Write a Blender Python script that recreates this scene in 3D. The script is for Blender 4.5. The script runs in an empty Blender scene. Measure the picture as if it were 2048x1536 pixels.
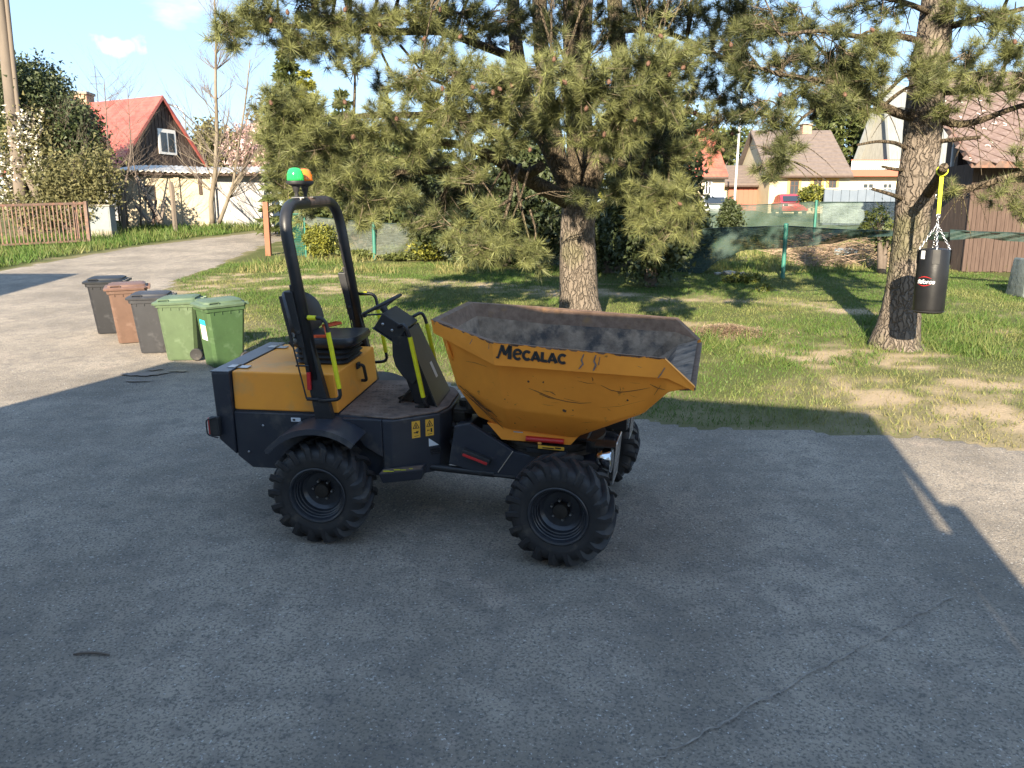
import bpy, bmesh, math, random
import numpy as np
from mathutils import Vector, Matrix

random.seed(7)
rng = np.random.default_rng(11)
scene = bpy.context.scene
col = scene.collection
R = math.radians

# ------------------------------------------------------------------ camera, sky, sun, exposure
FPX = 1538.0                                   # focal length in pixels of the 2048 px wide photograph
PITCH = R(11.5)                                # camera looks down
CAM = Vector((0.0, -0.169, 2.765))
cam_data = bpy.data.cameras.new('camera')
cam_data.sensor_width = 36.0
cam_data.lens = 36.0 * FPX / 2048.0
cam_data.clip_start = 0.05
cam_data.clip_end = 3000.0
cam = bpy.data.objects.new('camera', cam_data)
col.objects.link(cam)
cam.location = CAM
cam.rotation_euler = (math.pi / 2 - PITCH, 0, 0)
scene.camera = cam

SUN_AZ = R(12.6)                               # shadows run this far to the right of straight ahead
SUN_EL = R(23.5)
sun_data = bpy.data.lights.new('sun', 'SUN')
sun_data.energy = 3.35
sun_data.angle = R(0.55)
sun_data.color = (1.0, 0.93, 0.83)
sun = bpy.data.objects.new('sun', sun_data)
col.objects.link(sun)
sun_dir = Vector((math.sin(SUN_AZ) * math.cos(SUN_EL), math.cos(SUN_AZ) * math.cos(SUN_EL), -math.sin(SUN_EL)))
sun.rotation_euler = sun_dir.to_track_quat('-Z', 'Y').to_euler()
sun.location = (-5, -20, 20)

world = bpy.data.worlds.new('World')
scene.world = world
world.use_nodes = True
wn, wl = world.node_tree.nodes, world.node_tree.links
for n in list(wn):
    wn.remove(n)
w_out = wn.new('ShaderNodeOutputWorld')
w_bg = wn.new('ShaderNodeBackground')
w_bg.inputs['Strength'].default_value = 0.15
w_sky = wn.new('ShaderNodeTexSky')
w_sky.sky_type = 'NISHITA'
w_sky.sun_disc = False
w_sky.sun_elevation = SUN_EL
w_sky.sun_rotation = math.pi + SUN_AZ          # the sun stands behind the camera, slightly left
w_sky.air_density = 1.0
w_sky.dust_density = 0.1
w_sky.ozone_density = 1.6
w_tc = wn.new('ShaderNodeTexCoord')
# a few fair weather clouds
w_map = wn.new('ShaderNodeMapping')
w_map.inputs['Scale'].default_value = (1.0, 1.0, 2.6)
w_map.inputs['Location'].default_value = (0.30, 0.0, 0.0)
w_noi = wn.new('ShaderNodeTexNoise')
w_noi.inputs['Scale'].default_value = 5.2
w_noi.inputs['Detail'].default_value = 6.0
w_noi.inputs['Roughness'].default_value = 0.55
w_ramp = wn.new('ShaderNodeValToRGB')
w_ramp.color_ramp.elements[0].position = 0.60
w_ramp.color_ramp.elements[0].color = (0, 0, 0, 1)
w_ramp.color_ramp.elements[1].position = 0.82
w_ramp.color_ramp.elements[1].color = (0.85, 0.85, 0.85, 1)
w_mix = wn.new('ShaderNodeMixRGB')
w_mix.inputs['Color2'].default_value = (2.1, 2.15, 2.3, 1)
wl.new(w_tc.outputs['Generated'], w_map.inputs['Vector'])
wl.new(w_map.outputs['Vector'], w_noi.inputs['Vector'])
wl.new(w_noi.outputs['Fac'], w_ramp.inputs['Fac'])
wl.new(w_ramp.outputs['Color'], w_mix.inputs['Fac'])
w_hs = wn.new('ShaderNodeHueSaturation')
w_hs.inputs['Saturation'].default_value = 1.2
w_hs.inputs['Value'].default_value = 1.0
wl.new(w_sky.outputs['Color'], w_hs.inputs['Color'])
w_even = wn.new('ShaderNodeMixRGB')              # clear spring sky: even blue over the whole dome
w_even.inputs['Fac'].default_value = 0.86
w_even.inputs['Color2'].default_value = (0.63, 1.05, 1.92, 1)
wl.new(w_hs.outputs['Color'], w_even.inputs['Color1'])
wl.new(w_even.outputs['Color'], w_mix.inputs['Color1'])
# the one small cumulus above the red roofed house
w_sub = wn.new('ShaderNodeVectorMath')
w_sub.operation = 'SUBTRACT'
w_sub.inputs[1].default_value = ((280 - 1024) / 1791, 0.868, 0.1925)
w_scl = wn.new('ShaderNodeVectorMath')
w_scl.operation = 'MULTIPLY'
w_scl.inputs[1].default_value = (26.0, 26.0, 88.0)
w_len = wn.new('ShaderNodeVectorMath')
w_len.operation = 'LENGTH'
w_n2 = wn.new('ShaderNodeTexNoise')
w_n2.inputs['Scale'].default_value = 42.0
w_n2.inputs['Detail'].default_value = 5.0
w_ma = wn.new('ShaderNodeMath')
w_ma.operation = 'MULTIPLY_ADD'
w_ma.inputs[1].default_value = 2.2
w_mr = wn.new('ShaderNodeMapRange')
w_mr.inputs['From Min'].default_value = 2.15
w_mr.inputs['From Max'].default_value = 1.55
w_mr.inputs['To Max'].default_value = 0.9
w_mix2 = wn.new('ShaderNodeMixRGB')
w_mix2.inputs['Color2'].default_value = (2.0, 2.05, 2.15, 1)
wl.new(w_tc.outputs['Generated'], w_sub.inputs[0])
wl.new(w_sub.outputs['Vector'], w_scl.inputs[0])
wl.new(w_scl.outputs['Vector'], w_len.inputs[0])
wl.new(w_tc.outputs['Generated'], w_n2.inputs['Vector'])
wl.new(w_n2.outputs['Fac'], w_ma.inputs[0])
wl.new(w_len.outputs['Value'], w_ma.inputs[2])
wl.new(w_ma.outputs['Value'], w_mr.inputs['Value'])
wl.new(w_mr.outputs['Result'], w_mix2.inputs['Fac'])
wl.new(w_mix.outputs['Color'], w_mix2.inputs['Color1'])
wl.new(w_mix2.outputs['Color'], w_bg.inputs['Color'])
wl.new(w_bg.outputs['Background'], w_out.inputs['Surface'])

scene.render.engine = 'CYCLES'
scene.view_settings.view_transform = 'Standard'
scene.view_settings.look = 'None'
scene.view_settings.gamma = 1.0
scene.view_settings.use_curve_mapping = False
scene.view_settings.exposure = 2.33
scene.view_settings.use_white_balance = True      # the phone balanced the picture for the shade
scene.view_settings.white_balance_temperature = 7800
scene.view_settings.white_balance_tint = 8
scene.cycles.use_denoising = True
scene.cycles.max_bounces = 6
scene.cycles.transparent_max_bounces = 12

# ------------------------------------------------------------------ helpers
_F = Vector((0, math.cos(PITCH), -math.sin(PITCH)))
_D = Vector((0, -math.sin(PITCH), -math.cos(PITCH)))
SLOPE = R(3.5)
K1, K2, Y1, Y2 = math.tan(SLOPE), 0.078, 13.0, 60.0

def gz(y):
    """height of the sloping ground at depth y"""
    if y < Y1:
        return K1 * y
    if y < Y2:
        return K1 * Y1 + K2 * (y - Y1)
    return K1 * Y1 + K2 * (Y2 - Y1)

def gz_np(y):
    return np.where(y < Y1, K1 * y, K1 * Y1 + K2 * (np.minimum(y, Y2) - Y1))

def ray(px, py):
    return _F + Vector((1, 0, 0)) * ((px - 1024) / FPX) + _D * ((py - 768) / FPX)

def at(px, py, Y):
    """world point seen at a photograph pixel, at the depth Y"""
    r = ray(px, py)
    return CAM + r * ((Y - CAM.y) / r.y)

def gp(px, py, lim=120):
    """world point on the ground seen at a photograph pixel"""
    r = ray(px, py)
    a, b = 0.5, lim
    for _ in range(60):
        m = (a + b) / 2
        q = CAM + r * m
        if q.z > gz(q.y):
            a = m
        else:
            b = m
    return CAM + r * b

class MB:
    """collects shapes; build() links them as one mesh object"""
    def __init__(self):
        self.v, self.f = [], []
    def add(self, vs, fs):
        o = len(self.v)
        self.v += [tuple(p) for p in vs]
        self.f += [tuple(i + o for i in q) for q in fs]
        return self
    def box(self, x0, x1, y0, y1, z0, z1, m=None):
        vs = [Vector((x, y, z)) for z in (z0, z1) for y in (y0, y1) for x in (x0, x1)]
        if m is not None:
            vs = [m @ p for p in vs]
        return self.add(vs, [(0, 2, 3, 1), (4, 5, 7, 6), (0, 1, 5, 4), (2, 6, 7, 3), (0, 4, 6, 2), (1, 3, 7, 5)])
    def hexa(self, p):
        """eight corners: bottom ring of four, top ring of four"""
        return self.add(p, [(3, 2, 1, 0), (4, 5, 6, 7), (0, 1, 5, 4), (1, 2, 6, 5), (2, 3, 7, 6), (3, 0, 4, 7)])
    def loft(self, rings, cap0=True, cap1=True, closed=True):
        n = len(rings[0])
        o = len(self.v)
        for r in rings:
            self.v += [tuple(p) for p in r]
        for i in range(len(rings) - 1):
            for j in range(n if closed else n - 1):
                k = (j + 1) % n
                self.f.append((o + i * n + j, o + i * n + k, o + (i + 1) * n + k, o + (i + 1) * n + j))
        if cap0:
            self.f.append(tuple(o + j for j in range(n - 1, -1, -1)))
        if cap1:
            self.f.append(tuple(o + (len(rings) - 1) * n + j for j in range(n)))
        return self
    def prism(self, poly, a, b, axis='y'):
        def p3(q, t):
            if axis == 'y':
                return (q[0], t, q[1])
            if axis == 'x':
                return (t, q[0], q[1])
            return (q[0], q[1], t)
        return self.loft([[p3(q, a) for q in poly], [p3(q, b) for q in poly]])
    def tube(self, pts, r, n=8, caps=True):
        pts = [Vector(p) for p in pts]
        rs = r if isinstance(r, (list, tuple)) else [r] * len(pts)
        rings = []
        t = (pts[1] - pts[0]).normalized()
        u = t.orthogonal().normalized()
        for i, p in enumerate(pts):
            if i == 0:
                t2 = pts[1] - pts[0]
            elif i == len(pts) - 1:
                t2 = pts[-1] - pts[-2]
            else:
                t2 = (pts[i + 1] - pts[i]).normalized() + (pts[i] - pts[i - 1]).normalized()
            t2 = t2.normalized() if t2.length > 1e-9 else t
            u = u - t2 * u.dot(t2)
            u = u.normalized() if u.length > 1e-6 else t2.orthogonal().normalized()
            w = t2.cross(u)
            t = t2
            rings.append([p + (u * math.cos(2 * math.pi * k / n) + w * math.sin(2 * math.pi * k / n)) * rs[i] for k in range(n)])
        return self.loft(rings, caps, caps)
    def lathe(self, prof, n=24, m=None, closed=False, caps=True):
        """profile of (radius, height) turned about z, then moved by m"""
        rings = []
        for rr, z in prof:
            ring = [Vector((rr * math.cos(2 * math.pi * k / n), rr * math.sin(2 * math.pi * k / n), z)) for k in range(n)]
            rings.append([m @ p for p in ring] if m is not None else ring)
        if closed:
            rings.append(rings[0])
            return self.loft(rings, False, False)
        return self.loft(rings, caps, caps)
    def move(self, m):
        self.v = [tuple(m @ Vector(p)) for p in self.v]
        return self
    def build(self, name, mat, parent=None, smooth=False, bevel=0.0, seg=2, matrix=None):
        me = bpy.data.meshes.new(name)
        vs = self.v if matrix is None else [tuple(matrix @ Vector(p)) for p in self.v]
        me.from_pydata(vs, [], self.f)
        bm = bmesh.new()
        bm.from_mesh(me)
        bmesh.ops.recalc_face_normals(bm, faces=bm.faces)
        if bevel > 0:
            bmesh.ops.remove_doubles(bm, verts=bm.verts, dist=1e-5)
            es = [e for e in bm.edges if len(e.link_faces) == 2 and e.calc_face_angle(0) > R(24)]
            if es:
                bmesh.ops.bevel(bm, geom=es, offset=bevel, segments=seg, affect='EDGES', clamp_overlap=True, profile=0.5)
        bm.to_mesh(me)
        bm.free()
        if smooth is True:
            me.shade_smooth()
        elif smooth:
            me.shade_smooth()
            me.set_sharp_from_angle(angle=R(smooth))
        return link(name, me, mat, parent)

def link(name, me, mat, parent=None):
    o = bpy.data.objects.new(name, me)
    if mat is not None and len(me.materials) == 0:
        me.materials.append(mat)
    col.objects.link(o)
    if parent is not None:
        o.parent = parent
    return o

def np_mesh(name, V, F, mat, parent=None, attrs=None):
    """a mesh of many triangles from arrays; attrs holds one float per vertex"""
    me = bpy.data.meshes.new(name)
    V = np.ascontiguousarray(V, dtype=np.float32).reshape(-1, 3)
    F = np.ascontiguousarray(F, dtype=np.int32)
    k = F.shape[1]
    me.vertices.add(len(V))
    me.vertices.foreach_set('co', V.ravel())
    me.loops.add(F.size)
    me.loops.foreach_set('vertex_index', F.ravel())
    me.polygons.add(len(F))
    me.polygons.foreach_set('loop_start', np.arange(0, F.size, k, dtype=np.int32))
    me.update(calc_edges=True)
    for an, av in (attrs or {}).items():
        a = me.attributes.new(an, 'FLOAT', 'POINT')
        a.data.foreach_set('value', np.ascontiguousarray(av, dtype=np.float32))
    return link(name, me, mat, parent)

def tag(o, label, cat, group=None, kind=None):
    if label:
        o['label'] = label
    if cat:
        o['category'] = cat
    if group:
        o['group'] = group
    if kind:
        o['kind'] = kind
    return o

def struct(o):
    o['kind'] = 'structure'
    return o

def thing(name, label, cat, loc=(0, 0, 0), group=None):
    o = bpy.data.objects.new(name, None)
    o.empty_display_size = 0.2
    col.objects.link(o)
    o.location = loc
    return tag(o, label, cat, group)

def place(root, M):
    """stand an Empty at the matrix M"""
    root.matrix_world = M
    return root

def bez(p0, p1, p2, n=6):
    p0, p1, p2 = Vector(p0), Vector(p1), Vector(p2)
    return [p0 * (1 - t) ** 2 + p1 * 2 * t * (1 - t) + p2 * t * t for t in [i / (n - 1) for i in range(n)]]

def arcpath(pts, r, n=5):
    """polyline with rounded corners"""
    pts = [Vector(p) for p in pts]
    out = [pts[0]]
    for i in range(1, len(pts) - 1):
        a, b, c = pts[i - 1], pts[i], pts[i + 1]
        ra = min(r, (a - b).length * .49, (c - b).length * .49)
        out += bez(b + (a - b).normalized() * ra, b, b + (c - b).normalized() * ra, n)
    out.append(pts[-1])
    return out

def vnoise(x, y, seed=0):
    """smooth value noise on a lattice, arrays in, 0..1 out"""
    xi, yi = np.floor(x).astype(np.int64), np.floor(y).astype(np.int64)
    fx, fy = x - xi, y - yi
    fx, fy = fx * fx * (3 - 2 * fx), fy * fy * (3 - 2 * fy)
    def h(a, b):
        n = (a * 374761393 + b * 668265263 + seed * 1442695041) & 0xffffffff
        n = ((n ^ (n >> 13)) * 1274126177) & 0xffffffff
        return ((n ^ (n >> 16)) & 0xffff) / 65535.0
    return (h(xi, yi) * (1 - fx) + h(xi + 1, yi) * fx) * (1 - fy) + (h(xi, yi + 1) * (1 - fx) + h(xi + 1, yi + 1) * fx) * fy

def fbm(x, y, seed=0, o=3):
    s, a, t = 0, 0.5, 0
    for i in range(o):
        s = s + a * vnoise(x * 2 ** i, y * 2 ** i, seed + i)
        t += a
        a *= .5
    return s / t

def pip(x, y, poly):
    """points in polygon, arrays"""
    ins = np.zeros(x.shape, bool)
    n = len(poly)
    for i in range(n):
        x0, y0 = poly[i]
        x1, y1 = poly[(i + 1) % n]
        c = ((y0 > y) != (y1 > y))
        if y1 != y0:
            ins ^= c & (x < (x1 - x0) * (y - y0) / (y1 - y0) + x0)
    return ins

# ------------------------------------------------------------------ materials
def M(name, c, rough=.6, metal=0.0, c2=None, scale=6.0, lo=.35, hi=.65, bump=0.0, bscale=60.0, dist=.01, detail=5.0,
      stretch=(1, 1, 1), attr=None, spec=.5, coat=0.0, c3=None, scale3=1.2, lo3=.5, hi3=.62, rough2=None, alpha=1.0, emit=0, trans=0.0, sub=0.0):
    """procedural surface: two colours mixed by noise (or by a mesh attribute), a third in patches, fine relief"""
    m = bpy.data.materials.new(name)
    m.use_nodes = True
    nt = m.node_tree
    N, Lk = nt.nodes, nt.links
    b = N['Principled BSDF']
    b.inputs['Base Color'].default_value = (*c, 1)
    b.inputs['Roughness'].default_value = rough
    b.inputs['Metallic'].default_value = metal
    b.inputs['Specular IOR Level'].default_value = spec
    b.inputs['Coat Weight'].default_value = coat
    b.inputs['Transmission Weight'].default_value = trans
    if emit:
        b.inputs['Emission Color'].default_value = (*c, 1)
        b.inputs['Emission Strength'].default_value = emit
    b.inputs['Alpha'].default_value = alpha
    tc = N.new('ShaderNodeTexCoord')
    mp = N.new('ShaderNodeMapping')
    mp.inputs['Scale'].default_value = stretch
    Lk.new(tc.outputs['Object'], mp.inputs['Vector'])
    last = None
    def noise(s, d):
        n = N.new('ShaderNodeTexNoise')
        n.inputs['Scale'].default_value = s
        n.inputs['Detail'].default_value = d
        n.inputs['Roughness'].default_value = .62
        Lk.new(mp.outputs['Vector'], n.inputs['Vector'])
        return n
    def ramp(src, a, bb):
        r = N.new('ShaderNodeMapRange')
        r.inputs['From Min'].default_value = a
        r.inputs['From Max'].default_value = bb
        r.clamp = True
        Lk.new(src, r.inputs['Value'])
        return r.outputs['Result']
    if c2 is not None:
        if attr:
            at_ = N.new('ShaderNodeAttribute')
            at_.attribute_name = attr
            fac = at_.outputs['Fac']
        else:
            fac = ramp(noise(scale, detail).outputs['Fac'], lo, hi)
        mx = N.new('ShaderNodeMixRGB')
        mx.inputs['Color1'].default_value = (*c, 1)
        mx.inputs['Color2'].default_value = (*c2, 1)
        Lk.new(fac, mx.inputs['Fac'])
        last = mx.outputs['Color']
        if rough2 is not None:
            mr = N.new('ShaderNodeMapRange')
            mr.inputs['To Min'].default_value = rough
            mr.inputs['To Max'].default_value = rough2
            Lk.new(fac, mr.inputs['Value'])
            Lk.new(mr.outputs['Result'], b.inputs['Roughness'])
    if c3 is not None:
        f3 = ramp(noise(scale3, 6).outputs['Fac'], lo3, hi3)
        mx = N.new('ShaderNodeMixRGB')
        mx.inputs['Color1'].default_value = (*c, 1)
        if last is not None:
            Lk.new(last, mx.inputs['Color1'])
        mx.inputs['Color2'].default_value = (*c3, 1)
        Lk.new(f3, mx.inputs['Fac'])
        last = mx.outputs['Color']
    if last is not None:
        Lk.new(last, b.inputs['Base Color'])
    if bump:
        bp = N.new('ShaderNodeBump')
        bp.inputs['Strength'].default_value = bump
        bp.inputs['Distance'].default_value = dist
        Lk.new(noise(bscale, 4).outputs['Fac'], bp.inputs['Height'])
        Lk.new(bp.outputs['Normal'], b.inputs['Normal'])
    if sub:
        out = N['Material Output']
        tr = N.new('ShaderNodeBsdfTranslucent')
        if last is not None:
            Lk.new(last, tr.inputs['Color'])
        else:
            tr.inputs['Color'].default_value = (*c, 1)
        ms = N.new('ShaderNodeMixShader')
        ms.inputs['Fac'].default_value = sub
        Lk.new(b.outputs['BSDF'], ms.inputs[1])
        Lk.new(tr.outputs['BSDF'], ms.inputs[2])
        Lk.new(ms.outputs['Shader'], out.inputs['Surface'])
    return m

def net_material(name, c, opacity, scale):
    """woven shade net: threads with open holes between them"""
    m = bpy.data.materials.new(name)
    m.use_nodes = True
    nt = m.node_tree
    N, Lk = nt.nodes, nt.links
    b = N['Principled BSDF']
    b.inputs['Base Color'].default_value = (*c, 1)
    b.inputs['Roughness'].default_value = .7
    tc = N.new('ShaderNodeTexCoord')
    n1 = N.new('ShaderNodeTexNoise')
    n1.inputs['Scale'].default_value = scale
    n1.inputs['Detail'].default_value = 3
    mp = N.new('ShaderNodeMapping')
    mp.inputs['Scale'].default_value = (1, 1, 5)
    Lk.new(tc.outputs['Object'], mp.inputs['Vector'])
    Lk.new(mp.outputs['Vector'], n1.inputs['Vector'])
    r = N.new('ShaderNodeMapRange')
    r.inputs['From Min'].default_value = .3
    r.inputs['From Max'].default_value = .7
    r.inputs['To Min'].default_value = max(0, opacity - .2)
    r.inputs['To Max'].default_value = min(1, opacity + .2)
    Lk.new(n1.outputs['Fac'], r.inputs['Value'])
    Lk.new(r.outputs['Result'], b.inputs['Alpha'])
    return m

MT = {}
def asphalt_material():
    m = bpy.data.materials.new('asphalt')
    m.use_nodes = True
    nt = m.node_tree
    N, Lk = nt.nodes, nt.links
    b = N['Principled BSDF']
    b.inputs['Roughness'].default_value = .92
    b.inputs['Specular IOR Level'].default_value = .25
    tc = N.new('ShaderNodeTexCoord')
    def noise(s, d=4, r=.6):
        n = N.new('ShaderNodeTexNoise')
        n.inputs['Scale'].default_value = s
        n.inputs['Detail'].default_value = d
        n.inputs['Roughness'].default_value = r
        Lk.new(tc.outputs['Object'], n.inputs['Vector'])
        return n.outputs['Fac']
    def ramp(src, a, bb, lo=0., hi=1.):
        r = N.new('ShaderNodeMapRange')
        r.inputs['From Min'].default_value = a
        r.inputs['From Max'].default_value = bb
        r.inputs['To Min'].default_value = lo
        r.inputs['To Max'].default_value = hi
        Lk.new(src, r.inputs['Value'])
        return r.outputs['Result']
    def mix(fac, c1, c2, mode='MIX'):
        x = N.new('ShaderNodeMixRGB')
        x.blend_type = mode
        for k, c in (('Color1', c1), ('Color2', c2)):
            if isinstance(c, tuple):
                x.inputs[k].default_value = (*c, 1)
            else:
                Lk.new(c, x.inputs[k])
        if isinstance(fac, float):
            x.inputs['Fac'].default_value = fac
        else:
            Lk.new(fac, x.inputs['Fac'])
        return x.outputs['Color']
    c = mix(ramp(noise(.7, 6), .36, .64), (.195, .167, .136), (.345, .295, .24))          # broad worn areas
    c = mix(ramp(noise(4.5, 6), .45, .7, 0, .7), c, (.165, .147, .13))                       # blotches
    c = mix(ramp(noise(2.1, 6), .60, .74, 0, .6), c, (.42, .34, .275))                       # dust
    c = mix(ramp(noise(55, 3), .48, .64, 0, .85), c, (.10, .094, .088))                        # dark aggregate
    c = mix(ramp(noise(48, 2), .63, .72, 0, .8), c, (.5, .48, .45))                          # pale aggregate
    v = N.new('ShaderNodeTexVoronoi')
    v.inputs['Scale'].default_value = 30
    Lk.new(tc.outputs['Object'], v.inputs['Vector'])
    c = mix(ramp(v.outputs['Distance'], .12, .06, 0, .28), c, (.09, .086, .08))
    Lk.new(c, b.inputs['Base Color'])
    bp = N.new('ShaderNodeBump')
    bp.inputs['Strength'].default_value = .8
    bp.inputs['Distance'].default_value = .02
    Lk.new(noise(60, 5, .7), bp.inputs['Height'])
    Lk.new(bp.outputs['Normal'], b.inputs['Normal'])
    return m
MT['asphalt'] = asphalt_material()
MT['yellow'] = M('yellow_paint', (.90, .315, .045), .5, c2=(.80, .27, .04), scale=2.5, c3=(.22, .10, .03), scale3=9, lo3=.66, hi3=.74, spec=.2, bump=.04, bscale=9)
MT['yellow_hood'] = M('yellow_hood_paint', (.90, .335, .048), .45, c2=(.84, .305, .05), scale=3, c3=(.50, .30, .13), scale3=2.2, lo3=.55, hi3=.8, spec=.25)
MT['charcoal'] = M('charcoal_paint', (.020, .023, .033), .42, c2=(.028, .031, .039), scale=4, c3=(.12, .105, .09), scale3=3.5, lo3=.56, hi3=.8, spec=.45, bump=.05, bscale=150, dist=.003)
MT['cwtop'] = M('counterweight_top_lighter', (.05, .056, .07), .38, c2=(.08, .085, .095), scale=4, spec=.5)  # lighter charcoal than the counterweight sides
MT['black'] = M('black_paint', (.012, .012, .014), .42, c2=(.02, .02, .022), scale=8, c3=(.05, .045, .04), scale3=9, lo3=.62, hi3=.75, spec=.45)
MT['blackplastic'] = M('black_plastic', (.016, .016, .018), .6, c2=(.028, .027, .026), scale=9)
MT['vinyl'] = M('black_vinyl', (.014, .015, .019), .36, c2=(.022, .023, .027), scale=8, bump=.06, bscale=200, dist=.002)
MT['rubber'] = M('tyre_rubber', (.011, .011, .013), .62, c2=(.02, .019, .02), scale=7, c3=(.07, .058, .047), scale3=9, lo3=.57, hi3=.76, bump=.12, bscale=60, dist=.004)
MT['rim'] = M('rim_paint', (.022, .025, .033), .30, c2=(.04, .043, .05), scale=8, metal=.3)
MT['darkmetal'] = M('dark_greasy_metal', (.012, .011, .011), .55, metal=.3, c2=(.035, .027, .02), scale=9)
MT['steel'] = M('bare_steel', (.42, .42, .43), .3, metal=.9, c2=(.3, .29, .28), scale=20)
MT['chrome'] = M('lamp_reflector', (.75, .76, .78), .12, metal=1.0)
MT['yellowsleeve'] = M('yellow_grip', (.70, .66, .012), .5, c2=(.60, .56, .02), scale=20)
MT['skipin'] = M('skip_inside_dirty_steel', (.15, .102, .072), .85, c2=(.29, .205, .145), scale=8, lo=.38, hi=.62, c3=(.055, .046, .042), scale3=4.2, lo3=.49, hi3=.62, bump=.5, bscale=34, dist=.014, stretch=(1, 1, 1), detail=9)
MT['rust'] = M('rusty_edge', (.12, .068, .042), .8, c2=(.2, .12, .08), scale=14, c3=(.22, .115, .05), scale3=5, lo3=.55, hi3=.66, bump=.3, bscale=60)
MT['checker'] = M('worn_floor_plate', (.115, .075, .058), .75, c2=(.2, .14, .11), scale=7, c3=(.06, .045, .04), scale3=11, lo3=.5, hi3=.7, bump=.5, bscale=70, dist=.006)
MT['stickery'] = M('warning_sticker_yellow', (.75, .38, .04), .5)
MT['stickerw'] = M('white_sticker', (.6, .62, .64), .5)
MT['ink'] = M('black_ink', (.012, .012, .012), .6)
MT['reda'] = M('red_plastic', (.5, .02, .02), .3, coat=.3)
MT['orangebelt'] = M('orange_belt', (.65, .10, .03), .8)
MT['greenlens'] = M('green_lens', (.0, .62, .12), .12, coat=.5, spec=.6, trans=.25)
MT['orangelens'] = M('orange_lens', (.85, .22, .02), .12, coat=.5, spec=.6, trans=.25)
MT['scratch'] = M('scratch_to_rust', (.05, .028, .016), .8)
MT['logo'] = M('logo_black', (.012, .012, .013), .5, c2=(.03, .028, .025), scale=40)
MT['logo_worn'] = MT['logo']
def binmat(n, c):
    return M(n, c, .5, c2=tuple(x * .82 for x in c), scale=4, c3=tuple(min(1, x * 1.2 + .03) for x in c), scale3=6, lo3=.55, hi3=.75, bump=.04, bscale=160, dist=.003)
MT['bin_green'] = binmat('bin_green_plastic', (.047, .096, .036))
MT['bin_green2'] = binmat('bin_dull_green_plastic', (.074, .114, .057))
MT['bin_brown'] = binmat('bin_brown_plastic', (.13, .076, .056))
MT['bin_grey'] = binmat('bin_grey_plastic', (.032, .033, .038))
MT['bin_black'] = binmat('bin_black_plastic', (.016, .017, .021))
MT['lid_black'] = binmat('lid_black_plastic', (.014, .016, .019))
MT['lid_green'] = binmat('lid_green_plastic', (.08, .122, .072))
MT['lid_brown'] = binmat('lid_brown_plastic', (.135, .076, .058))
MT['cyan'] = M('sticker_cyan', (.0, .38, .62), .5)
MT['stickcream'] = M('sticker_cream', (.75, .66, .38), .5)
MT['stickpink'] = M('sticker_pink', (.62, .42, .52), .5)
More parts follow.
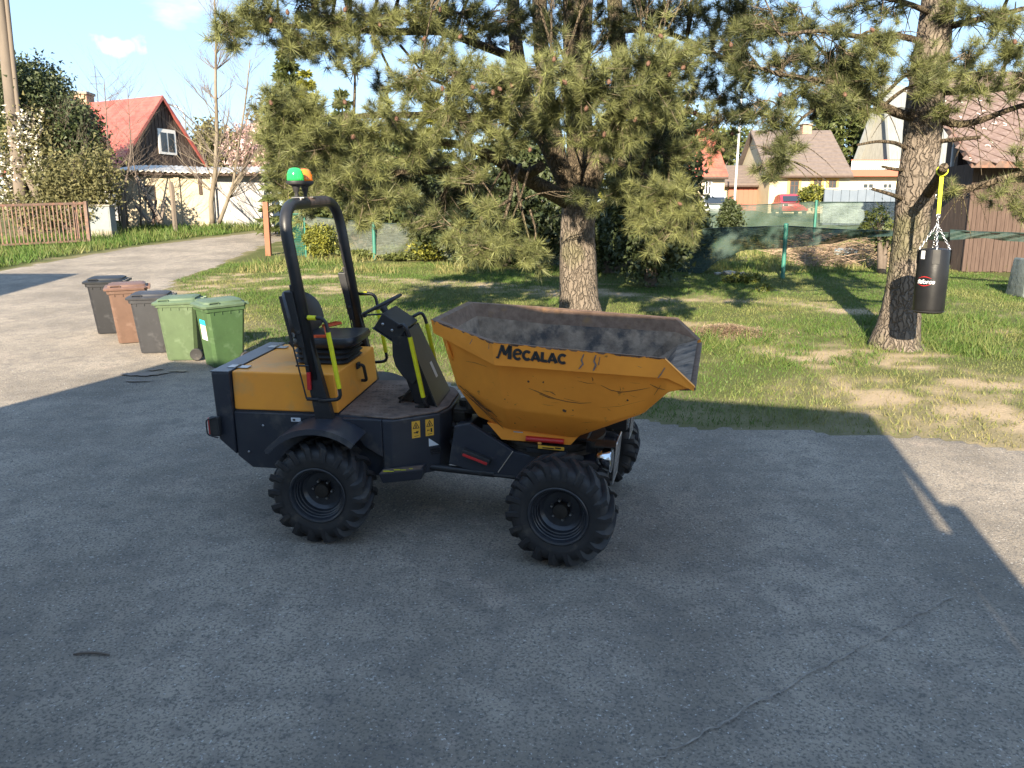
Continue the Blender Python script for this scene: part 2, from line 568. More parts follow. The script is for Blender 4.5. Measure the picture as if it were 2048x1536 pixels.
def bark_material(name, c1, c2, crack, sc):
    m = bpy.data.materials.new(name)
    m.use_nodes = True
    nt = m.node_tree
    N, Lk = nt.nodes, nt.links
    b = N['Principled BSDF']
    b.inputs['Roughness'].default_value = .95
    b.inputs['Specular IOR Level'].default_value = .15
    tc = N.new('ShaderNodeTexCoord')
    nz = N.new('ShaderNodeTexNoise')
    nz.inputs['Scale'].default_value = 5
    nz.inputs['Detail'].default_value = 4
    Lk.new(tc.outputs['Object'], nz.inputs['Vector'])
    add = N.new('ShaderNodeMixRGB')
    add.blend_type = 'ADD'
    add.inputs['Fac'].default_value = .20
    Lk.new(tc.outputs['Object'], add.inputs['Color1'])
    Lk.new(nz.outputs['Color'], add.inputs['Color2'])
    mp = N.new('ShaderNodeMapping')
    mp.inputs['Scale'].default_value = (sc, sc, sc * .26)
    Lk.new(add.outputs['Color'], mp.inputs['Vector'])
    v = N.new('ShaderNodeTexVoronoi')
    v.feature = 'DISTANCE_TO_EDGE'
    v.inputs['Scale'].default_value = 1
    Lk.new(mp.outputs['Vector'], v.inputs['Vector'])
    v2 = N.new('ShaderNodeTexVoronoi')
    v2.inputs['Scale'].default_value = 1
    Lk.new(mp.outputs['Vector'], v2.inputs['Vector'])
    plate = N.new('ShaderNodeMixRGB')
    plate.inputs['Color1'].default_value = (*c1, 1)
    plate.inputs['Color2'].default_value = (*c2, 1)
    sep = N.new('ShaderNodeSeparateColor')
    Lk.new(v2.outputs['Color'], sep.inputs['Color'])
    n3 = N.new('ShaderNodeTexNoise')
    n3.inputs['Scale'].default_value = 16
    n3.inputs['Detail'].default_value = 6
    Lk.new(tc.outputs['Object'], n3.inputs['Vector'])
    av = N.new('ShaderNodeMath')
    av.operation = 'MULTIPLY_ADD'
    av.inputs[1].default_value = .55
    Lk.new(sep.outputs['Red'], av.inputs[0])
    hm = N.new('ShaderNodeMapRange')
    hm.inputs['From Min'].default_value = .3
    hm.inputs['From Max'].default_value = .7
    hm.inputs['To Max'].default_value = .5
    Lk.new(n3.outputs['Fac'], hm.inputs['Value'])
    Lk.new(hm.outputs['Result'], av.inputs[2])
    Lk.new(av.outputs['Value'], plate.inputs['Fac'])
    ck = N.new('ShaderNodeMapRange')
    ck.inputs['From Min'].default_value = .13
    ck.inputs['From Max'].default_value = .02
    ck.inputs['To Max'].default_value = .32
    Lk.new(v.outputs['Distance'], ck.inputs['Value'])
    mx = N.new('ShaderNodeMixRGB')
    mx.inputs['Color2'].default_value = (*crack, 1)
    Lk.new(plate.outputs['Color'], mx.inputs['Color1'])
    Lk.new(ck.outputs['Result'], mx.inputs['Fac'])
    n4 = N.new('ShaderNodeTexNoise')
    n4.inputs['Scale'].default_value = 1.3
    n4.inputs['Detail'].default_value = 5
    Lk.new(tc.outputs['Object'], n4.inputs['Vector'])
    mo = N.new('ShaderNodeMapRange')
    mo.inputs['From Min'].default_value = .54
    mo.inputs['From Max'].default_value = .7
    mo.inputs['To Max'].default_value = .55
    Lk.new(n4.outputs['Fac'], mo.inputs['Value'])
    ms = N.new('ShaderNodeMixRGB')
    ms.inputs['Color2'].default_value = (.10, .105, .045, 1)
    Lk.new(mo.outputs['Result'], ms.inputs['Fac'])
    Lk.new(mx.outputs['Color'], ms.inputs['Color1'])
    Lk.new(ms.outputs['Color'], b.inputs['Base Color'])
    hh = N.new('ShaderNodeMath')
    hh.operation = 'MINIMUM'
    hh.inputs[1].default_value = .16
    Lk.new(v.outputs['Distance'], hh.inputs[0])
    hs_ = N.new('ShaderNodeMath')
    hs_.operation = 'MULTIPLY_ADD'
    hs_.inputs[1].default_value = .12
    Lk.new(n3.outputs['Fac'], hs_.inputs[0])
    Lk.new(hh.outputs['Value'], hs_.inputs[2])
    bp = N.new('ShaderNodeBump')
    bp.inputs['Strength'].default_value = 1.0
    bp.inputs['Distance'].default_value = .22
    Lk.new(hs_.outputs['Value'], bp.inputs['Height'])
    Lk.new(bp.outputs['Normal'], b.inputs['Normal'])
    return m
MT['bark'] = bark_material('pine_bark', (.135, .11, .09), (.18, .15, .124), (.06, .048, .039), 15)
MT['bark_dark'] = bark_material('pine_limb_bark', (.065, .052, .036), (.135, .105, .075), (.03, .024, .018), 20)  # limb colour darkened to stand in for shade from the upper crown
MT['twig'] = M('pine_twig_bark', (.085, .065, .045), .9, c2=(.19, .15, .105), scale=5)
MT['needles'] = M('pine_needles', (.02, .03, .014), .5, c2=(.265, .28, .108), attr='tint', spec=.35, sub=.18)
MT['pinecone'] = M('pine_cone', (.15, .075, .048), .85, c2=(.07, .038, .025), scale=30)
MT['grass'] = M('grass_blades', (.062, .125, .022), .6, c2=(.25, .22, .095), attr='tint', spec=.3, sub=.3)
MT['leafdark'] = M('dark_leaves', (.02, .034, .014), .6, c2=(.07, .09, .03), attr='tint', sub=.2)
MT['leafyellow'] = M('yellow_green_leaves', (.055, .075, .014), .6, c2=(.30, .29, .045), attr='tint', sub=.25)
MT['leafgreen'] = M('green_leaves', (.04, .06, .018), .6, c2=(.13, .15, .04), attr='tint', sub=.25)
MT['leafolive'] = M('young_olive_leaves', (.08, .08, .03), .7, c2=(.22, .20, .085), attr='tint', sub=.25)
MT['blossomw'] = M('white_blossom', (.30, .28, .20), .7, c2=(.78, .74, .68), attr='tint', sub=.2)
MT['blossomp'] = M('pink_blossom', (.32, .19, .17), .7, c2=(.66, .47, .46), attr='tint', sub=.2)
MT['barkgrey'] = M('grey_bark', (.13, .108, .082), .9, c2=(.20, .168, .125), scale=5, stretch=(1, 1, .3), c3=(.1, .075, .05), scale3=4, bump=.4, bscale=20)
MT['barkbrown'] = M('brown_twigs', (.085, .064, .052), .9, c2=(.14, .112, .092), scale=5)

# ------------------------------------------------------------------ ground, yard, road, grass
def g2(px, py):
    q = gp(px, py)
    return (q.x, q.y)

edge_px = [(2300, 915), (2048, 893), (1850, 872), (1700, 862), (1560, 853), (1400, 846), (1290, 833), (1100, 806), (905, 772),
           (790, 742), (640, 716), (505, 703), (480, 668), (430, 625), (385, 592), (345, 572), (362, 556), (420, 535), (480, 512), (532, 488),
           (640, 470), (760, 462), (900, 458), (900, 446), (760, 448), (640, 451), (530, 462), (300, 489), (150, 512), (0, 540), (-160, 570)]
paved = [g2(*p) for p in edge_px] + [(-60, 24), (-60, -14), (30, -14), (30, g2(2300, 915)[1])]

def in_paved(x, y):
    jx = (fbm(x * 1.1, y * 1.1, 3) - .5) * 1.0 + (vnoise(x * 6, y * 6, 5) - .5) * .25
    jy = (fbm(x * 1.1 + 40, y * 1.1, 4) - .5) * .9 + (vnoise(x * 6, y * 6 + 9, 6) - .5) * .2
    return pip(x + jx * .55, y + jy * .55, paved)

def track(px):
    return np.array([g2(*p) for p in px])
tracks = [(track([(320, 590), (480, 561), (620, 552), (760, 556), (960, 572), (1110, 581), (1300, 592), (1500, 602), (1750, 620)]), .42),
          (track([(330, 612), (450, 582), (560, 572), (680, 578), (800, 590)]), .32),
          (track([(360, 575), (430, 552), (520, 541), (640, 543)]), .25),
          (track([(1400, 652), (1450, 655), (1520, 662)]), .45),
          (track([(1560, 700), (1700, 720), (1850, 735), (2100, 790)]), .5),
          (track([(1740, 790), (1850, 800), (2000, 830), (2150, 860)]), .85),
          (track([(1720, 700), (1790, 712), (1850, 712)]), .3)]

def seg_dist(x, y, T):
    d = np.full(x.shape, 1e9)
    for i in range(len(T) - 1):
        a, b = T[i], T[i + 1]
        ab = b - a
        t = np.clip(((x - a[0]) * ab[0] + (y - a[1]) * ab[1]) / (ab @ ab), 0, 1)
        d = np.minimum(d, np.hypot(x - a[0] - t * ab[0], y - a[1] - t * ab[1]))
    return d

def bare(x, y):
    """0 where grass grows thick, 1 on trodden earth"""
    b = np.zeros(x.shape)
    for T, w in tracks:
        b = np.maximum(b, 1.25 - seg_dist(x + (vnoise(x * 1.7, y * 1.7, 61) - .5) * .5, y + (vnoise(x * 1.3, y * 1.3, 62) - .5) * .9, T) / (w * 1.35))
    n = fbm(x * 1.3, y * 2.0, 8, 4)
    jn = (fbm(x * 1.5, y * 1.5, 91) - .5) * 1.4
    e = np.maximum(pip(x, y - .45 + jn * .5, paved) * .95, pip(x, y - 1.5 + jn, paved) * .7)
    pk = np.clip((fbm(x * 2.6, y * 3.6, 77, 4) - .40) * 4.5, 0, 1)
    b = np.clip(b, 0, 1) * (.15 + .95 * pk) + np.clip((n - .62) * 2.2, 0, .6)
    b = np.maximum(b, e * np.clip((x - 3.4) / 2, .35, 1) * (.55 + .6 * pk))
    return np.clip(b, 0, 1)

xs = np.concatenate([np.linspace(-1500, -60, 14), np.linspace(-55, -16.5, 24), np.arange(-16, 18.1, .2), np.linspace(18.5, 55, 24), np.linspace(60, 1500, 14)])
ys = np.concatenate([np.linspace(-400, -12, 8), np.linspace(-10, 6.5, 16), np.arange(7, 34, .2), np.linspace(34.5, 62, 50), np.linspace(66, 1800, 24)])
GX, GY = np.meshgrid(xs, ys)
nz = (fbm(GX * .5, GY * .5, 21) - .5) * .10 * np.clip((GY - 10) / 5, 0, 1) * np.clip((60 - GY) / 20, 0, 1)
pv = pip(GX, GY, paved)
GZ = gz_np(GY) + np.where(pv, 0.0, nz) - .02
V = np.stack([GX, GY, GZ], -1).reshape(-1, 3)
nx, ny = len(xs), len(ys)
idx = np.arange(nx * ny).reshape(ny, nx)
Fq = np.stack([idx[:-1, :-1], idx[:-1, 1:], idx[1:, 1:], idx[1:, :-1]], -1).reshape(-1, 4)
m = M('soil_and_turf', (.075, .085, .030), .95, c2=(.33, .255, .172), attr='bare', bump=.9, bscale=30, dist=.03, spec=.15)
gobj = np_mesh('ground', V, Fq, m, attrs={'bare': bare(GX.ravel(), GY.ravel())})
struct(gobj)

def paved_sheet(name, x0, x1, y0, y1, st):
    ax, ay = np.arange(x0, x1 + st * .5, st), np.arange(y0, y1 + st * .5, st)
    X, Y = np.meshgrid(ax, ay)
    cx, cy = (X[:-1, :-1] + st / 2), (Y[:-1, :-1] + st / 2)
    keep = in_paved(cx, cy)
    Z = gz_np(Y) + .006 + (fbm(X * .6, Y * .6, 31) - .5) * .02
    VV = np.stack([X, Y, Z], -1).reshape(-1, 3)
    ii = np.arange(X.size).reshape(X.shape)
    FF = np.stack([ii[:-1, :-1], ii[:-1, 1:], ii[1:, 1:], ii[1:, :-1]], -1)[keep]
    used, cnt = np.unique(FF, return_counts=True)
    border = used[cnt < 4]
    by = VV[border, 1]
    border = border[(np.abs(by - y0) > st * .4) & (np.abs(by - y1) > st * .4)]
    VV[border, 2] -= .05
    VV[border, :2] += rng.uniform(-.3, .3, (len(border), 2)) * st
    mp = np.full(X.size, -1)
    mp[used] = np.arange(len(used))
    return struct(np_mesh(name, VV[used], mp[FF], MT['asphalt']))
yard = paved_sheet('yard', -12.0, 9.0, -5.0, 15.0, .1)
road = paved_sheet('road', -34.0, 2.0, 15.0, 39.0, .2)

def blades(n, x0, x1, y0, y1, hlo, hhi, wid, keep_fn, tint_fn, name, label, lean=.45):
    x = rng.uniform(x0, x1, n)
    y = rng.uniform(y0, y1, n)
    k = keep_fn(x, y)
    x, y = x[k], y[k]
    n = len(x)
    z = gz_np(y) + (fbm(x * .5, y * .5, 21) - .5) * .10 * np.clip((y - 10) / 5, 0, 1) * np.clip((60 - y) / 20, 0, 1) - .03
    tall = fbm(x * .9, y * .9, 14)
    h = (hlo + (hhi - hlo) * rng.random(n) ** 2) * (.45 + 1.1 * tall)
    a = rng.uniform(0, 2 * np.pi, n)
    la = rng.uniform(0, 2 * np.pi, n)
    ln = rng.uniform(.1, lean * 2, n) * h
    w = wid * rng.uniform(.6, 1.4, n) * (1 + y / 30)
    B = np.stack([x, y, z], -1)
    S = np.stack([np.cos(a), np.sin(a), np.zeros(n)], -1) * w[:, None] * .5
    T = np.stack([np.cos(la) * ln, np.sin(la) * ln, h], -1)
    V = np.stack([B - S, B + S, B + T], 1).reshape(-1, 3)
    F = np.arange(3 * n).reshape(n, 3)
    t = np.clip(tint_fn(x, y) + rng.normal(0, .16, n), 0, 1)
    o = np_mesh(name, V, F, MT['grass'], attrs={'tint': np.repeat(t, 3)})
    return tag(o, label, 'grass', kind='stuff')

def keep_lawn(x, y):
    b = bare(x, y)
    return (rng.random(len(x)) > b * .84) & ~in_paved(x, y)

def tint_lawn(x, y):
    d = fbm(x * .55, y * .8, 17, 3)
    right = np.clip((x - 3.5) / 4, 0, 1) * np.clip((12.5 - y) / 3, 0, 1)
    return np.clip(.03 + (d - .44) * 1.4 + right * .30 + bare(x, y) * .75, 0, 1)
blades(400000, -9.5, 13.5, 7.4, 24.5, .02, .085, .011, keep_lawn, tint_lawn, 'lawn_grass', 'short patchy green lawn behind the dumper and under the pines')

verge_poly = [g2(*p) for p in [(-80, 560), (0, 535), (150, 508), (300, 484), (535, 458), (535, 444), (430, 440), (230, 462), (180, 470), (-80, 480)]]
def keep_verge(x, y):
    return pip(x, y, verge_poly)
blades(50000, -24, -8, 20, 42, .12, .42, .022, keep_verge, lambda x, y: np.clip(.15 + (fbm(x, y, 18) - .45), 0, 1), 'verge_grass', 'long green verge grass between the lane and the cream shed')
def keep_back(x, y):
    return (fbm(x * .7, y * .7, 44) > .40) & ~in_paved(x, y)
blades(70000, -8, 20, 22.0, 36, .06, .3, .02, keep_back, lambda x, y: np.clip(.3 + (fbm(x, y, 19) - .4) * 1.6, 0, 1), 'garden_grass', 'rough grass and weeds in the garden behind the green net')
# longer tussocks round the pine feet and along the edge of the yard
def keep_tuss(x, y):
    f = fbm(x * 1.6, y * 1.6, 51)
    a = gp(1560, 690)
    near = np.minimum(np.hypot(x - a.x, (y - a.y) * 1.2), np.hypot(x - gp(1960, 670).x, y - gp(1960, 670).y))
    return (f > .40) & (near < 2.0) & ~in_paved(x, y) & (rng.random(len(x)) > bare(x, y))
blades(24000, 2, 11, 9.5, 16, .06, .24, .012, keep_tuss, lambda x, y: np.clip(.22 + (fbm(x * 2, y * 2, 29) - .5) * .9, 0, 1), 'tussock_grass', 'longer bluish green tussocks around the foot of the right pine', lean=.7)

# loose stones, twigs and dry bits lying on the yard
def stone_mesh(seed):
    r = random.Random(seed)
    bm = bmesh.new()
    bmesh.ops.create_icosphere(bm, subdivisions=1, radius=1)
    for v in bm.verts:
        v.co *= r.uniform(.7, 1.2)
        v.co.z *= .6
    me = bpy.data.meshes.new('stone')
    bm.to_mesh(me)
    bm.free()
    return me
MT['stone'] = M('pale_stone', (.34, .32, .28), .9, c2=(.2, .19, .17), scale=30)
def put_stone(px, py, s, label):
    q = gp(px, py)
    o = link('stone', stone_mesh(int(px)), MT['stone'])
    o.location = (q.x, q.y, q.z + .006 + s * .45)
    o.scale = (s, s, s)
    o.rotation_euler = (0, 0, px)
    return tag(o, label, 'stone')
# stains, a repaired seam and cracks in the yard
MT['oil'] = M('oil_stain', (.11, .098, .088), .6, c2=(.16, .142, .125), scale=9)
def blob(px, py, rx, ry, seed, label):
    r_ = random.Random(seed)
    q = gp(px, py)
    n_ = 26
    ph = [r_.uniform(0, 6.28) for _ in range(4)]
    vs = []
    for k in range(n_):
        a = 2 * math.pi * k / n_
        f = 1 + .25 * math.sin(2 * a + ph[0]) + .18 * math.sin(3 * a + ph[1]) + .12 * math.sin(7 * a + ph[2]) + .08 * math.sin(11 * a + ph[3])
        x, y = q.x + rx * f * math.cos(a), q.y + ry * f * math.sin(a)
        vs.append((x, y, gz(y) + .0205))
    o = MB().add(vs, [tuple(range(n_))]).build('oil_stain', MT['oil'])
    return tag(o, label, 'stain')
blob(290, 750, .26, .13, 1, 'largest dark damp stain on the yard in front of the green bins')
blob(310, 741, .10, .06, 2, 'small dark stain just behind the largest one near the bins')
blob(356, 744, .12, .07, 3, 'dark stain below the dull green bin')
blob(275, 764, .15, .05, 4, 'narrow dark stain nearest the shade edge by the bins')
def crack(pts, w, label, mat, seed):
    r_ = random.Random(seed)
    P = [gp(*p) for p in pts]
    Q = []
    for i in range(len(P) - 1):
        for k in range(14):
            p = P[i].lerp(P[i + 1], k / 14)
            Q.append((p.x + r_.uniform(-.018, .018), p.y + r_.uniform(-.018, .018)))
    vs, fs = [], []
    for i, (x, y) in enumerate(Q):
        ww = w * r_.uniform(.3, 1.2)
        vs += [(x - ww, y + ww, gz(y) + .0195), (x + ww, y - ww, gz(y) + .0195)]
        if i:
            fs.append((2 * i - 2, 2 * i - 1, 2 * i + 1, 2 * i))
    o = MB().add(vs, fs).build('yard_seam', mat)
    return tag(o, label, 'crack')
MT['tar'] = M('dark_joint', (.16, .142, .124), .9, c2=(.27, .235, .2), scale=14, lo=.4, hi=.6)
crack([(1300, 1530), (1480, 1430), (1660, 1330), (1800, 1255), (1905, 1195)], .005, 'faint diagonal seam across the yard at lower right', MT['tar'], 3)
put_stone(935, 1006, .022, 'largest pale pebble lying on the yard between the dumper wheels')
put_stone(880, 1002, .013, 'small flat pebble just left of the largest pebble under the dumper')
put_stone(985, 1020, .010, 'tiny pebble just behind the front wheel of the dumper')
n = 5200
gx, gy = rng.uniform(-7.5, 6, n), 1.6 + 10.5 * rng.random(n) ** 1.3
k = in_paved(gx, gy)
gx, gy = gx[k], gy[k]
s = rng.uniform(.0018, .0065, len(gx)) * (1 + gy * .07)
tet = np.array([[1, 0, 0], [-.5, .87, 0], [-.5, -.87, 0], [0, 0, .9]])
a = rng.uniform(0, 6.28, len(gx))
rot = np.stack([np.stack([np.cos(a), -np.sin(a)], -1), np.stack([np.sin(a), np.cos(a)], -1)], 1)
V = np.repeat(tet[None], len(gx), 0) * s[:, None, None]
V[:, :, :2] = np.einsum('nij,nkj->nki', rot, V[:, :, :2])
V += np.stack([gx, gy, gz_np(gy) + .006 + (fbm(gx * .6, gy * .6, 31) - .5) * .02], -1)[:, None, :]
base = np.arange(len(gx))[:, None, None] * 4
F = (np.array([[0, 1, 3], [1, 2, 3], [2, 0, 3]])[None] + base).reshape(-1, 3)
MT['grit'] = M('loose_grit', (.07, .07, .07), .9, c2=(.42, .4, .37), attr='tint')
o = np_mesh('grit', V.reshape(-1, 3), F, MT['grit'], attrs={'tint': np.repeat(rng.random(len(gx)) ** 2.5, 4)})
tag(o, 'loose grit strewn over the grey yard surface', 'grit', kind='stuff')
q0, q1, q2 = gp(147, 1313), gp(185, 1309), gp(220, 1314)
up = Vector((0, 0, .014))
o = MB().tube(bez(q0 + up, q1 + up * 1.6 + (q1 - (q0 + q2) / 2) * .3, q2 + up, 7), [.005, .007, .008, .008, .008, .007, .005], 6).build('fallen_twig', MT['barkbrown'], smooth=True)
tag(o, 'short dark twig lying on the yard at lower left', 'twig')
# heap of dry cut straw on the lawn
hq = gp(1452, 664)
def keep_heap(x, y):
    return ((x - hq.x) / .75) ** 2 + ((y - hq.y) / .45) ** 2 < rng.random(len(x)) ** .5
n = 5000
x = hq.x + rng.normal(0, .38, n)
y = hq.y + rng.normal(0, .26, n)
z = gz_np(y) + .16 * np.exp(-((x - hq.x) / .5) ** 2 - ((y - hq.y) / .34) ** 2) * rng.random(n)
a = rng.uniform(0, 6.28, n)
Ls = rng.uniform(.06, .16, n)
D3 = np.stack([np.cos(a) * Ls, np.sin(a) * Ls, rng.normal(0, .02, n)], -1)
S3 = np.stack([-np.sin(a), np.cos(a), np.zeros(n)], -1) * .006
B = np.stack([x, y, z], -1)
V = np.stack([B - S3, B + S3, B + D3], 1).reshape(-1, 3)
MT['straw'] = M('dry_straw', (.22, .135, .085), .9, c2=(.42, .30, .2), attr='tint')
o = np_mesh('straw_heap', V, np.arange(3 * n).reshape(n, 3), MT['straw'], attrs={'tint': np.repeat(rng.random(n), 3)})
tag(o, 'low heap of brownish cut straw on the lawn right of the skip', 'straw', kind='stuff')

# ------------------------------------------------------------------ the site dumper
TILT = Matrix.Rotation(SLOPE, 4, 'X')
REAR = Matrix.Translation((-1.386, 6.381, 0)) @ Matrix.Rotation(R(-7), 4, 'Z')
FRONT = Matrix.Translation((.564, 5.975, 0)) @ Matrix.Rotation(R(-15), 4, 'Z')
FM = REAR.inverted() @ FRONT                   # front half expressed in the rear half's axes
dumper = thing('site_dumper', 'yellow and charcoal swivel-skip site dumper with roll bar parked on the yard', 'dumper')
place(dumper, TILT @ Matrix.Translation((0, 0, .012)) @ REAR)
DP = dict(parent=dumper)

# --- wheels
def tyre_mesh():
    mb = MB()
    Rt, Wt = .385, .15
    prof = [(.20, -.11), (.215, -.135), (.27, -.150), (.31, -.152), (.342, -.142), (.362, -.12), (.374, -.06), (.377, 0), (.374, .06), (.362, .12),
            (.342, .142), (.31, .152), (.27, .152), (.215, .135), (.20, .11), (.195, 0)]
    mb.lathe(prof, 48, closed=True)
    nl = 18
    for side in (1, -1):
        for k in range(nl):
            a0 = 2 * math.pi * (k + (.5 if side < 0 else 0)) / nl
            # slanted tractor lug from the tread centre over the shoulder
            path = [(-.014, .0, .360, .406), (.05, .06, .360, .409), (.105, .13, .350, .407), (.146, .185, .325, .390), (.160, .20, .285, .342)]
            wv = [.026, .030, .034, .034, .026]
            rings = []
            for (yy, da, r0, r1), hw in zip(path, wv):
                aa = a0 - da * 1.55
                dth = hw / .39
                def P(r, t, y):
                    return Vector((r * math.cos(t), r * math.sin(t), y * side))
                yo = yy
                rings.append([P(r0, aa - dth, yo), P(r0, aa + dth, yo), P(r1, aa + dth * .62, yo + (.004 if yy > .1 else 0)), P(r1, aa - dth * .62, yo + (.004 if yy > .1 else 0))])
            mb.loft(rings)
    me_o = mb.build('tyre', MT['rubber'], smooth=38)
    return me_o
def wheel(loc, phase, side, label=None):
    """wheel turned about the machine's y axis; side -1 faces the camera"""
    w = bpy.data.objects.new('wheel', None)
    w.empty_display_size = .1
    col.objects.link(w)
    w.parent = dumper
    m = loc @ Matrix.Rotation(phase, 4, 'Y') @ Matrix.Rotation(math.pi / 2 * (1 if side < 0 else -1), 4, 'X')
    w.matrix_local = m
    t = bpy.data.objects.new('tyre', tyre_me)
    col.objects.link(t)
    t.parent = w
    r = bpy.data.objects.new('rim', rim_me)
    col.objects.link(r)
    r.parent = w
    h = bpy.data.objects.new('hub', hub_me)
    col.objects.link(h)
    h.parent = w
    for k in range(6):
        b = bpy.data.objects.new('wheel_nut', nut_me)
        col.objects.link(b)
        b.parent = w
        b.location = (.075 * math.cos(k * math.pi / 3), .075 * math.sin(k * math.pi / 3), .008)
    return w
tmp = tyre_mesh()
tyre_me = tmp.data
bpy.data.objects.remove(tmp)
rim = MB().lathe([(.222, .139), (.226, .146), (.219, .150), (.207, .144), (.198, .128), (.196, .112), (.190, .108), (.186, .088), (.179, .084), (.174, .062), (.167, .058), (.160, .03), (.135, .008), (.06, .0),
                  (.06, -.02), (.15, -.02), (.19, -.12), (.21, -.13)], 48, caps=False)
tmp = rim.build('rim', MT['rim'], smooth=32)
rim_me = tmp.data
bpy.data.objects.remove(tmp)
tmp = MB().lathe([(.062, -.03), (.062, .04), (.055, .055), (.03, .06), (.0005, .06)], 20).build('hub', MT['darkmetal'], smooth=30)
hub_me = tmp.data
bpy.data.objects.remove(tmp)
tmp = MB().lathe([(.012, -.012), (.012, .018), (.008, .026)], 6).build('nut', MT['steel'])
nut_me = tmp.data
bpy.data.objects.remove(tmp)
WZ = .402
wheel(Matrix.Translation((0, -.765, WZ)), .1, -1)
wheel(Matrix.Translation((0, .765, WZ)), .5, 1)
wheel(FM @ Matrix.Translation((0, -.765, WZ)), .35, -1)
wheel(FM @ Matrix.Translation((0, .765, WZ)), .2, 1)
MB().tube([(0, -.68, WZ), (0, .68, WZ)], .075, 14).box(-.11, .11, -.16, .16, WZ - .13, WZ + .13).build('rear_axle', MT['darkmetal'], smooth=40, **DP)
MB().tube([(0, -.68, WZ), (0, .68, WZ)], .075, 14).box(-.11, .11, -.16, .16, WZ - .13, WZ + .13).build('front_axle', MT['darkmetal'], smooth=40, matrix=FM, **DP)

# --- rear body
YB = .545
cw = MB()
prof = [(-.955, 1.272), (-.80, 1.272), (-.80, .575), (-.945, .70)]
cw.prism([(-.955, 1.262), (-.803, 1.262), (-.803, .575), (-.94, .70)], -YB - .015, YB + .015)
cw.build('counterweight', MT['charcoal'], bevel=.012, **DP)
MB().box(-.958, -.800, -YB - .018, YB + .018, 1.262, 1.275).build('counterweight_top', MT['cwtop'], bevel=.004, **DP)
for yy in (-.40, .36):
    h = MB().box(-.87, -.80, yy - .045, yy + .045, 1.275, 1.281).box(-.79, -.70, yy - .04, yy + .04, 1.273, 1.279)
    h.tube([(-.795, yy - .045, 1.283), (-.795, yy + .045, 1.283)], .007, 8)
    h.build('hood_hinge', MT['steel'], bevel=.002, **DP)
body = MB()
body.prism([(-.80, .938), (.44, .938), (.44, .44), (.30, .44), (-.47, .46), (-.68, .462), (-.80, .56)], -YB, YB)
body.build('chassis_side', MT['charcoal'], bevel=.01, **DP)
# forward part of the chassis tapers in plan towards the articulation
pl_ = [(.442, -.60), (.52, -.60), (.86, -.36), (.92, -.2), (.92, .2), (.86, .36), (.52, .60), (.442, .60)]
ch = MB().loft([[(x * .985 if x > .6 else x, y, .435) for x, y in pl_], [(x, y, .93) for x, y in pl_]])
ch.build('chassis_front', MT['charcoal'], bevel=.012, **DP)
MB().prism([(.075, -.515), (.53, -.585), (.84, -.36), (.9, -.2), (.9, .2), (.84, .36), (.53, .585), (.075, .53)], .934, .946, 'z').build('floor_plate', MT['checker'], bevel=.003, **DP)
rib = MB()
for i in range(14):
    for j in range(12):
        x, y = .11 + i * .035 + (j % 2) * .017, -.46 + j * .075
        if x < .52:
            a = .6 if (i + j) % 2 else -.6
            rib.box(-.011, .011, -.003, .003, .946, .949, Matrix.Translation((x, y, 0)) @ Matrix.Rotation(a, 4, 'Z'))
o = rib.build('floor_tread', MT['checker'], **DP)
o['kind'] = 'stuff'
# hood
hd = MB().loft([[(-.797, -.53, .95), (.075, -.53, .95), (.075, .53, .95), (-.797, .53, .95)], [(-.797, -.525, 1.268), (.055, -.525, 1.268), (.055, .525, 1.268), (-.797, .525, 1.268)]])
hd.build('hood', MT['yellow_hood'], bevel=.014, seg=3, **DP)
MB().box(-.795, .07, -.527, .527, .938, .951).build('hood_seal', MT['blackplastic'], **DP)
hh = arcpath([(.066, .02, 1.215), (.115, .02, 1.215), (.115, .09, 1.06), (.066, .09, 1.06)], .03)
MB().tube(hh, .014, 8).box(.062, .078, -.015, .055, 1.185, 1.235).build('hood_handle', MT['blackplastic'], smooth=40, **DP)
MB().box(.0640, .0668, -.50, -.455, 1.07, 1.19).build('hood_decal', MT['stickerw'], **DP)
MB().box(-.32, -.24, -YB - .003, -YB, .872, .905).build('serial_plate', MT['stickerw'], bevel=.001, **DP)
MB().box(-.305, -.285, -YB - .0045, -YB - .003, .880, .896).build('serial_print', MT['ink'], **DP)
o = MB().box(-.44, -.395, -YB - .003, -YB, .478, .522).build('code_label', MT['stickerw'], **DP)
for (x, z) in ((-.56, .83), (-.55, .60), (-.7, .60)):
    MB().lathe([(.010, 0), (.010, .008), (.006, .012)], 8, Matrix.Translation((x, -YB, z)) @ Matrix.Rotation(math.pi / 2, 4, 'X')).build('bolt', MT['steel'], **DP)
# tail lamp
tl = MB().box(-.985, -.90, -.615, -.565, .742, .905).build('tail_lamp', MT['blackplastic'], bevel=.012, **DP)
MB().box(-.998, -.983, -.607, -.573, .752, .895).build('lens', MT['reda'], bevel=.006, parent=tl)
g = MB()
for yy in (-.635,):
    g.tube(arcpath([(-.905, yy, .74), (-.995, yy, .76), (-.995, yy, .89), (-.905, yy, .91)], .03), .006, 6)
g.build('lamp_guard', MT['black'], smooth=True, parent=tl)
tl2 = MB().box(-.985, -.90, .565, .615, .742, .905).build('tail_lamp', MT['blackplastic'], bevel=.012, **DP)
MB().box(-.998, -.983, .573, .607, .752, .895).build('lens', MT['reda'], bevel=.006, parent=tl2)
